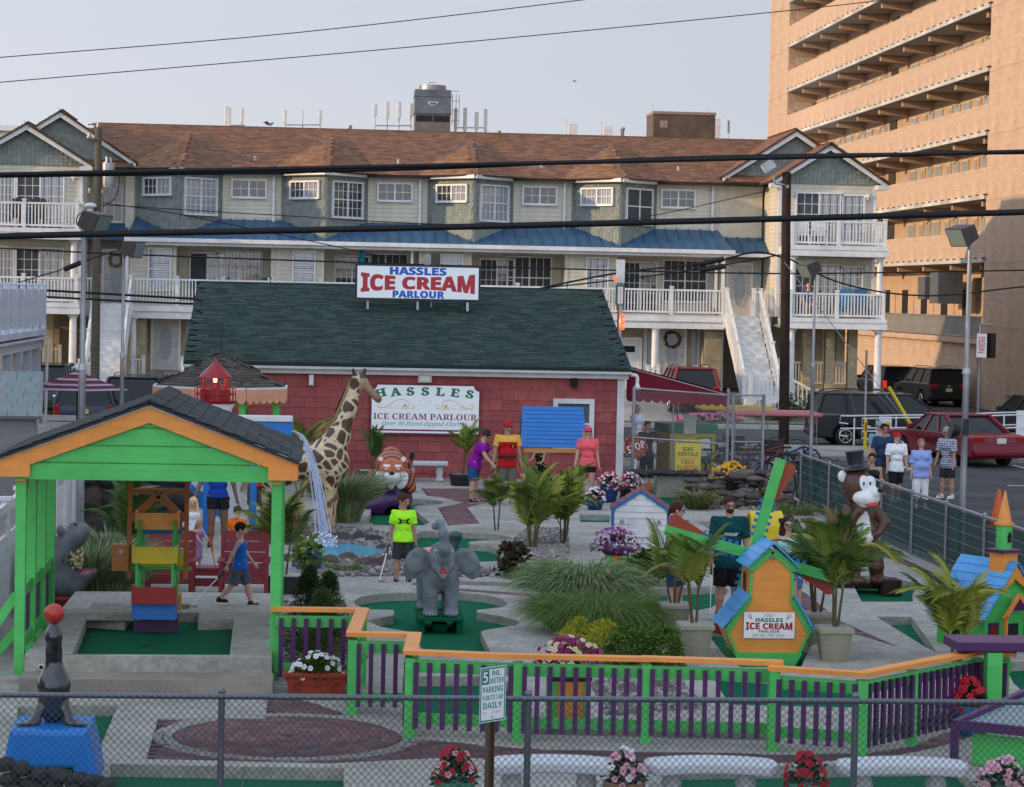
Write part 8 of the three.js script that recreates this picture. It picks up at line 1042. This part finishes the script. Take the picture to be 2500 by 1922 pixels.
for(const[l,pts,d,r]of[['black service cable passing behind the light poles',[[-20,605],[240,618],[600,632],[1000,645],[1500,660],[1908,668],[2500,660]],83,.03],['black cable at the level of the left deck rail',[[60,706],[230,716],[480,730]],82,.045],['second black cable below the left deck rail',[[60,722],[300,735],[480,742]],82,.04],['cable rising from the roof sign to the dark pole',[[1180,735],[1500,668],[1740,640],[1850,615],[1908,628]],78,.035],['lower cable running from the roof sign to the dark pole',[[1290,708],[1600,672],[1720,655],[1908,622]],78,.025],['cable sagging from the dark pole to the right edge',[[1908,622],[2050,690],[2250,722],[2500,700]],78,.03],['thin wire from the wooden pole to the parlour',[[250,495],[420,520],[620,560],[1000,640]],83,.018],['thin wire dipping across the sage bays',[[250,500],[700,527],[1100,548],[1500,540],[1880,465]],83,.016],['cable with black splice sleeve by the left pole',[[10,700],[160,655],[200,640],[320,600]],60,.016]])wire(l,pts,d,r);
for(const[l,a,b,d]of[['black splice sleeve on the upper cable by the dark pole',[1705,645],[1768,632],77.9],['black splice sleeve on the lower cable by the dark pole',[1708,660],[1770,650],77.9],['black splice sleeve on the cable by the left light pole',[156,658],[198,641],59.9]]){const A=P(...a,d),B2=P(...b,d),o=mesh('cable_splice',bar(V(0,0,0),B2.clone().sub(A),.085*d / 78,10),M.cable);o.position.copy(A);tag(o,l,'cable splice');}
const gy=thing('guy_wire','slanting guy wire with a yellow guard beside the dark pole','guy wire',[18.4,0,-77.5]);const ga=P(2170,945,77.5),gb=P(2240,1065,77.5),gc=P(1915,640,78.5);const Lg=v=>v.clone().sub(gy.position);mesh('wire',bar(Lg(gc),Lg(gb),.015),M.galv,gy);mesh('guard',bar(Lg(ga),Lg(gb),.06,8),paintYellow,gy);}

// fences on the right and rental corner
{const X=10.75,F=thing('mesh_fence','chain link fence backed with dark green privacy mesh along the lot','fence',[X,0,-43]),zA=-10.6,zB=14;mesh('top_rail',bar([0,1.3,zA],[0,1.3,zB],.024,8),M.galv,F);for(const z of[-10.6,-7.6,-5.2,-2.8,-.4,2,4.4,7,10])mesh('post',[bar([0,0,z],[0,1.32,z],.03,8),sph(.034,0,1.33,z)],M.galv,F);const st=[];for(let y=.12;y<1.26;y+=.03)st.push(box(.004,.0225,zB - zA,.03,y,(zA+zB)/ 2));stuff(mesh('privacy_mesh',st,mat([.008,.045,.035],.8),F));for(let y=.2;y<1.3;y+=.18)mesh('tie_wire',bar([-.01,y,zA],[-.01,y,zB],.004,4),M.galv,F);
const Q=(u,d)=>P(u,1100,d).x,f2=thing('tall_fence','tall grey chain link fence in front of the bike rental booth','fence',[9,0,-57]);const xs=[1545,1775].map(u=>Q(u,57)- 9),yt=P(1650,955,57).y;for(const x of xs)mesh('post',bar([x,0,0],[x,yt+.08,0],.04,10),M.galv,f2);mesh('rail',[bar([xs[0],P(1545,948,57).y,0],[xs[1],P(1775,966,57).y,0],.025,8),bar([xs[0],P(1545,1068,57).y,0],[xs[1],P(1775,1085,57).y,0],.022,8)],M.galv,f2);stuff(mesh('chain_link_mesh',chainLink(xs[0],xs[1],.1,yt,0,.075,.004),M.galv,f2));const f3=thing('fence_gate','narrow tall chain link gate beside the yellow flowers','gate',[10.4,0,-55.5]),gx=[1788,1862].map(u=>Q(u,55.5)- 10.4),gt=P(1830,962,55.5).y;for(const x of gx)mesh('post',bar([x,0,0],[x,gt,0],.035,10),M.galv,f3);mesh('rail',[bar([gx[0],gt - .03,0],[gx[1],gt - .03,0],.02,8),bar([gx[0],gt - 1.1,0],[gx[1],gt - 1.1,0],.02,8)],M.galv,f3);stuff(mesh('chain_link_mesh',chainLink(gx[0],gx[1],.1,gt - .05,0,.075,.004),M.galv,f3));

const B=thing('rental_booth','yellow bike rental booth with a green counter and painted sign','booth',[Q(1665,62.5),0,-62.5],.25),yl=painted([.50,.44,.04],.55);mesh('wall',rbox(1.25,1.3,.9,.01,.1,.65,0),yl,B);mesh('counter',rbox(1.35,.22,1.0,.01,.1,1.38,0),painted([.01,.19,.12],.5),B);const bs=canvasMat(400,640,(c,w,h)=>{c.fillStyle='#d8c24a';c.fillRect(0,0,w,h);c.fillStyle='#2c7a4c';for(let i=0;i<9;i++){c.save();c.translate(20+i*45,40);c.rotate(.5);c.fillRect(0,-14,50,14);c.restore();}c.fillStyle='#33341c';fitText(c,'BIKE',120,120,160,62,'sans-serif','bold');fitText(c,'RENTALS',42,200,316,62,'sans-serif','bold');c.fillStyle='#a3352f';c.fillRect(10,290,380,5);fitText(c,'FREE',95,315,210,76,'serif','bold');fitText(c,'PARKING',20,410,360,76,'serif','bold');c.fillRect(10,505,380,5);fitText(c,'WHILE',85,525,230,66,'serif','bold');fitText(c,'RENTING',85,602,230,36,'serif','bold');},.6);const sb=thing('rental_sign','yellow bike rentals free parking sign board','sign',[Q(1680,59.6),.25,-59.6]);mesh('board',box(.64,1.0,.03,0,.5,0),yl,sb);face('printed_face',.62,.98,bs,sb,0,.5,.017);mesh('price_board',[box(.4,.62,.02,.42,.85,.48)],painted([.02,.22,.13],.5),B);mesh('price_sheet',[box(.3,.44,.022,.42,.9,.482)],M.trim,B);mesh('notice',box(.34,.5,.02,-.02,1.5,.52),painted([.55,.62,.5],.6),B);
const ss=canvasMat(256,256,(c)=>{c.fillStyle='#8c1f1a';c.fillRect(0,0,256,256);c.fillStyle='#e6ddd4';fitText(c,'STOP',30,92,196,80,'sans-serif','bold');c.fillStyle='#b9803a';fitText(c,'WAIT FOR',70,60,116,20,'sans-serif','bold');fitText(c,'RUNNING',70,184,116,18,'sans-serif','bold');fitText(c,'VEHICLE',80,208,96,18,'sans-serif','bold');},.5),sp=thing('stop_sign','small red octagonal stop sign behind the tall fence','sign',[Q(1552,58.5),0,-58.5]),oc=new THREE.CircleGeometry(.29,8);oc.rotateZ(Math.PI / 8);mesh('post',box(.06,1.0,.03,0,.5,-.02),M.trim,sp);mesh('plate',cyl(.3,.3,.012,0,1.12,0,8,Math.PI / 2,0,0).translate(0,0,0),M.galv,sp);mesh('printed_face',oc.translate(0,1.12,.012),ss,sp,true);
const cone=(l,p,h)=>{const T=thing('traffic_cone',l,'cone',p),m=painted([.75,.12,.01],.5);mesh('cone',cyl(h*.22,h*.04,h*.94,0,h*.5,0,18),m,T);mesh('base',rbox(h*.55,.04,h*.55,.008,0,.02,0),m,T);};cone('tiny orange cone beside the yellow booth',Z(1585,1160,58.2,.1),.3);const cq=G(2437,1290,0);cone('tall orange traffic cone on the open asphalt',[cq.x,0,cq.z],.85);
for(const[u,l]of[[2112,'yellow bollard with a red reflector closer to the minivan tail'],[2167,'yellow bollard with a red reflector beside the ramp rail']]){const p=G(u,u<2140?1098:1104,.12),T=thing('bollard',l,'bollard',[p.x,.12,p.z],0,'yellow bollards');mesh('tube',[cyl(.055,.055,.9,0,.45,0,14),sph(.055,0,.9,0),cyl(.1,.1,.03,0,.015,0,14)],painted([.75,.55,.01],.45),T);mesh('reflector',[box(.05,.26,.02,0,.72,.05)],painted([.35,.03,.02],.4),T);}
const rp=thing('ramp_railing','white pipe railing of a wheelchair ramp beside the sedan','railing',[18.5,.12,-75.5]),wp=M.white;for(const[z,x0]of[[0,-1.5],[-1.4,-1.9]]){for(const y of[.55,.95])mesh('pipe',tube([[x0+.3,y - .25,z],[x0,y - .2,z],[x0,y - .02,z],[x0+.3,y,z],[2,y+.12,z],[9,y+.5,z]],.025,6,40),wp,rp);for(let x=x0+.5;x<9;x+=1.35)mesh('post',bar([x,0,z],[x,.97+x*.06,z],.025,6),wp,rp);}mesh('panel',[box(.4,.9,.05,-.4,.5,-1.4),box(.7,1.0,.05,4.0,.75,-.7)],wp,rp);
const pk=thing('lot_sign','tall black box parking sign on a grey post by the orange wall','sign',[P(2390,900,97).x,0,-97]),ky=P(2405,850,97).y;mesh('post',bar([0,0,0],[0,ky+.9,0],.07),M.galv,pk);mesh('arm',bar([0,ky+.95,0],[.5,ky+.95,0],.05),M.galv,pk);mesh('cabinet',box(.3,1.0,.62,.38,ky+.1,-.2,0,.6),M.black,pk);face('printed_face',.4,.96,canvasMat(96,230,(c,w,h)=>{c.fillStyle='#e8e6e2';c.fillRect(0,0,w,h);c.fillStyle='#b8383c';c.translate(14,190);c.rotate(-Math.PI / 2);fitText(c,'PARKING',0,0,160,66,'sans-serif','bold');},.5),pk,.06,ky+.1,.12,0,-.15);const sq=thing('signpost','bare perforated steel signpost beside the minivan','post',[P(2115,900,77.2).x,.12,-77.2]);mesh('post',box(.06,P(2115,855,77.2).y - .12,.06,0,(P(2115,855,77.2).y - .12)/ 2,0),M.galv,sq);for(let i=0;i<14;i++)mesh('hole',box(.02,.03,.004,0,.4+i*.17,.032),M.dark,sq);

const bike=(l,p,ry,c)=>{const T=thing('bicycle',l,'bicycle',p,ry,'rental bicycles'),m=painted(c,.35);for(const x of[-.52,.52]){const w=grp('wheel',T,x,.33,0);mesh('tyre',new THREE.TorusGeometry(.31,.022,8,30),tyreM,w);const s=[];for(let i=0;i<10;i++)s.push(bar([0,0,0],[Math.cos(i*.628)*.3,Math.sin(i*.628)*.3,0],.003,4));mesh('spokes',s,M.chrome,w);}mesh('frame',[bar([-.52,.33,0],[-.08,.3,0],.014),bar([-.08,.3,0],[-.2,.8,0],.018),bar([-.08,.3,0],[.38,.78,0],.02),bar([-.18,.72,0],[.37,.84,0],.018),bar([.36,.9,0],[.52,.33,0],.018),bar([-.52,.33,0],[-.18,.68,0],.012)],m,T);mesh('saddle',rbox(.26,.06,.15,.03,-.21,.86,0),M.black,T);mesh('handlebar',[tube([[.2,1.02,-.3],[.32,1.06,-.18],[.36,1.0,0],[.32,1.06,.18],[.2,1.02,.3]],.013,6)],M.black,T);mesh('pedal',[cyl(.09,.09,.01,-.08,.3,.04,14,Math.PI / 2),box(.08,.02,.09,-.08,.16,.09)],M.galv,T);};
const bz=[[1720,63.5,.25,[.02,.03,.05],'dark bicycle leaning beside the rental booth'],[1745,62,.3,[.012,.05,.03],'dark green bicycle behind the gate post'],[1790,61.5,.35,[.25,.02,.02],'red bicycle behind the chain link gate'],[1830,60.5,.4,[.02,.04,.15],'navy bicycle with pale tyres behind the coneflowers'],[1880,64,.5,[.3,.01,.015],'bright red bicycle with black grips'],[1935,63.5,.5,[.01,.03,.2],'blue bicycle with black grips beside the light pole'],[1960,58,.6,[.02,.03,.03],'dark bicycle behind the green mesh'],[2010,56,.6,[.03,.03,.03],'dark bicycle behind the bear statue fence']];for(const[u,d,ry,c,l]of bz)bike(l,[Q(u,d),0,-d],ry,c);
const sur=(l,u,d,c,w)=>{const T=thing('pedal_surrey',l,'surrey',[Q(u,d),0,-d]),y=P(u,u<1800?998:1010,d).y;mesh('canopy',[rbox(w,.1,1.3,.04,0,y,0),rbox(w*.9,.05,1.1,.02,0,y+.06,0)],painted(c,.7),T);for(const x of[-w / 2+.15,w / 2 - .15])for(const z of[-.5,.5])mesh('canopy_post',bar([x,.3,z],[x,y,z],.015),M.galv,T);mesh('frame',[box(w*.8,.08,.9,0,.4,0),box(.5,.3,.9,0,.65,0)],M.black,T);for(const x of[-w / 2+.3,w / 2 - .3])for(const z of[-.5,.5])mesh('wheel',place(new THREE.TorusGeometry(.27,.025,6,24),x,.3,z),tyreM,T);};sur('pedal surrey with a yellow fabric canopy',1790,70,[.5,.36,.03],2.1);sur('pedal surrey with a pink striped fabric canopy',1885,68,[.55,.2,.19],2.6);}

// left neighbours
{const gw=painted([.62,.66,.72],.55),D=thing('white_deck','white vinyl deck on posts at the left edge of the picture','deck',[P(40,900,62).x,0,-62]);const y0=P(105,812,64).y,y1=P(105,706,64).y,xr=P(104,760,64).x - D.position.x;mesh('parapet',[box(.06,y1 - y0 - .2,16,xr,(y0+y1)/ 2+.1,6),box(6,y1 - y0 - .2,.06,xr - 3,(y0+y1)/ 2+.1,-2)],gw,D);for(let i=0;i<9;i++)mesh('post',[box(.13,y1 - y0,.13,xr+.02,(y0+y1)/ 2+.1,-2+i*1.5),box(.17,.06,.17,xr+.02,y1+.12,-2+i*1.5)],gw,D);mesh('deck_edge',[box(6.2,.14,16.2,xr - 3,y0+.02,6),box(6.5,.05,16.4,xr - 3.1,y0 - .13,6),box(.1,.22,16,xr - .05,y0 - .28,6)],gw,D);for(let i=0;i<7;i++)mesh('pillar',box(.2,y0 - .3,.2,xr - .12,(y0 - .3)/ 2,-1.8+i*2),gw,D);mesh('downspout',bar([xr+.14,y0 - .3,-1.9],[xr+.1,.1,-1.9],.045),M.white,D);
const Sd=thing('garden_shed','grey garden shed with pale green shingles at the left edge','shed',[P(40,1100,41).x - .55,0,-42],.1),gr=painted([.25,.24,.24],.7),e=P(60,1020,41).y,pk=P(10,925,41).y;mesh('wall',[bx(-.8,.75,0,e,-1.8,.6)],gr,Sd);mesh('gable',slab([[.75,e,-1.8],[.75,e,.6],[.75,pk,-.6]].reverse(),.06),gr,Sd);mesh('roof',slab([[-1,e,.75],[.85,e,.75],[.85,pk+.05,-.6],[-1,pk+.05,-.6]],.05),gr,Sd);reseed(421);for(let r=0;r<8;r++){let x=-1 - rnd()*.2;const t=(r+.5)/ 8;while(x<.85){const w=rr(.2,.36),b=Math.min(x+w,.85);mesh('roof_shingle',place(new THREE.BoxGeometry(b - x - .008,.012,.215),(x+b)/ 2,e+(pk+.05 - e)*t+.012,.75 - 1.35*t,Math.atan2(pk - e,1.35)+.04),painted([.26+rr(-.03,.03),.30,.29],.9),Sd);x=b;}}mesh('fascia',[beam([.83,e - .05,.75],[.83,pk,-.6],.05,.14)],gr,Sd);mesh('shutter',[box(.1,.9,.03,.1,1.0,.62),box(.1,.9,.03,-.02,1.0,.62)],M.white,Sd);
const vf=(l,a,b,h,z0)=>{const T=thing('vinyl_fence',l,'fence',a),d=vec(b).sub(vec(a)),n=d.length(),k=Math.max(1,Math.round(n / 1.8));T.rotation.y=Math.atan2(-d.z,d.x);mesh('top_rail',box(n,.12,.07,n / 2,h - .06,0),M.white,T);mesh('bottom_rail',box(n,.12,.07,n / 2,.15,0),M.white,T);for(let i=0;i<=k;i++)mesh('post',[box(.12,h+.06,.12,n*i / k,h / 2,0),box(.17,.05,.17,n*i / k,h+.06,0)],M.white,T);for(let i=0;i<k*5;i++)mesh('board',box(n / k / 5 - .006,z0?h*.7:h - .3,.03,n*(i+.5)/ k / 5,z0?h*.4:h / 2,0),M.white,T);if(z0){const lt=[];for(let x=0;x<n;x+=.09)for(const s of[-1,1])lt.push(box(.02,.4,.01,x,h*.86,s*.006,0,0,s*.7));stuff(mesh('lattice',lt,M.white,T));}};const p1=P(70,1200,31),p2=P(195,1200,46);vf('white lattice topped vinyl fence running behind the green hut',[p1.x - .55,0,-30],[p2.x,0,-46],1.75,1);const g0=P(80,1100,56),g1=P(450,1100,56);vf('white vinyl gate fence below the striped parasol',[g0.x,0,-56.5],[g1.x,0,-56.5],1.75,0);const h0=P(85,1100,47),h1=P(395,1100,47);vf('low white vinyl wall behind the hut roof',[h0.x,0,-47],[h1.x+.3,0,-47],1.72,0);
const pc=P(190,905,55),Pa=thing('striped_parasol','maroon and white striped parasol over the white gate','parasol',[pc.x,0,-55]),ye=P(190,950,55).y,yp=pc.y,Rr=1.15,N=6;for(let s=0;s<11;s++){const t0=s / 11,t1=(s+1)/ 11,q=[];for(let i=0;i<N;i++){const a=i / N*6.283+.2,b=(i+1)/ N*6.283+.2,Pp=(g,t)=>V(Math.cos(g)*Rr*t,yp -(yp - ye)*t - .1*t*(1 - t),Math.sin(g)*Rr*t);q.push(slab([Pp(b,t0),Pp(a,t0),Pp(a,t1),Pp(b,t1)],.006));}mesh('canopy_stripe',q,painted(s % 3===1?[.45,.36,.40]:s % 3===2?[.06,.02,.04]:[.22,.02,.055],.8),Pa);}mesh('pole',bar([0,0,0],[0,yp,0],.03),M.black,Pa);mesh('finial',sph(.07,0,yp+.05,0),M.trim,Pa);
const pp=thing('vent_pipe','white bent pipe poking above the white fence','pipe',[P(255,1010,49).x,1.5,-49]);mesh('pipe',tube([[-.1,0,0],[-.1,.35,0],[.0,.42,0],[.4,.42,0],[.45,.2,0]],.05,8),M.white,pp);const um=thing('folded_umbrella','folded turquoise umbrella on the middle deck','umbrella',[P(883,640,97.6).x,4.05,-97.6]);mesh('canopy',cyl(.2,.06,1.7,0,1.9,0,10),painted([.01,.3,.45],.7),um);mesh('pole',bar([0,0,0],[0,2.9,0],.025),M.galv,um);
const ch=(l,p,c,g)=>{const T=thing('deck_chair',l,'chair',p),m=painted(c,.6);mesh('seat',rbox(.55,.05,.5,.02,0,.4,0),m,T);for(let i=0;i<5;i++)mesh('back_slat',box(.1,.7+(2 - Math.abs(i - 2))*.06,.03,-.22+i*.11,.78,-.22,-.2),m,T);for(const x of[-.25,.25]){mesh('leg',box(.05,.42,.05,x,.2,.2),m,T);mesh('armrest',box(.08,.03,.5,x,.6,0),m,T);}};ch('white slatted deck chair on the upper right balcony, left one',[P(1960,520,94.6).x,6.85,-94.6],[.8,.8,.8]);ch('white slatted deck chair on the upper right balcony, right one',[P(2003,520,94.6).x,6.85,-94.6],[.8,.8,.8]);ch('blue deck chair on the lower right balcony',[P(2105,720,94.6).x,4.05,-94.6],[.04,.16,.4]);ch('blue deck chair draped with a bright towel',[P(2068,720,94.6).x,4.05,-94.6],[.06,.25,.45]);ch('green deck chair on the middle deck',[P(655,670,97.9).x,4.05,-97.9],[.01,.2,.16]);ch('tan deck chair on the middle deck',[P(615,672,97.9).x,4.05,-97.9],[.5,.33,.2]);ch('dark deck chair on the upper left balcony',[P(45,510,94.6).x,6.85,-94.6],[.06,.035,.03]);ch('second dark deck chair on the upper left balcony',[P(92,510,94.6).x,6.85,-94.6],[.06,.035,.03]);}
scene.traverse(o=>{if(o.isMesh){o.castShadow=true;o.receiveShadow=true;}});
renderer.render(scene,camera);
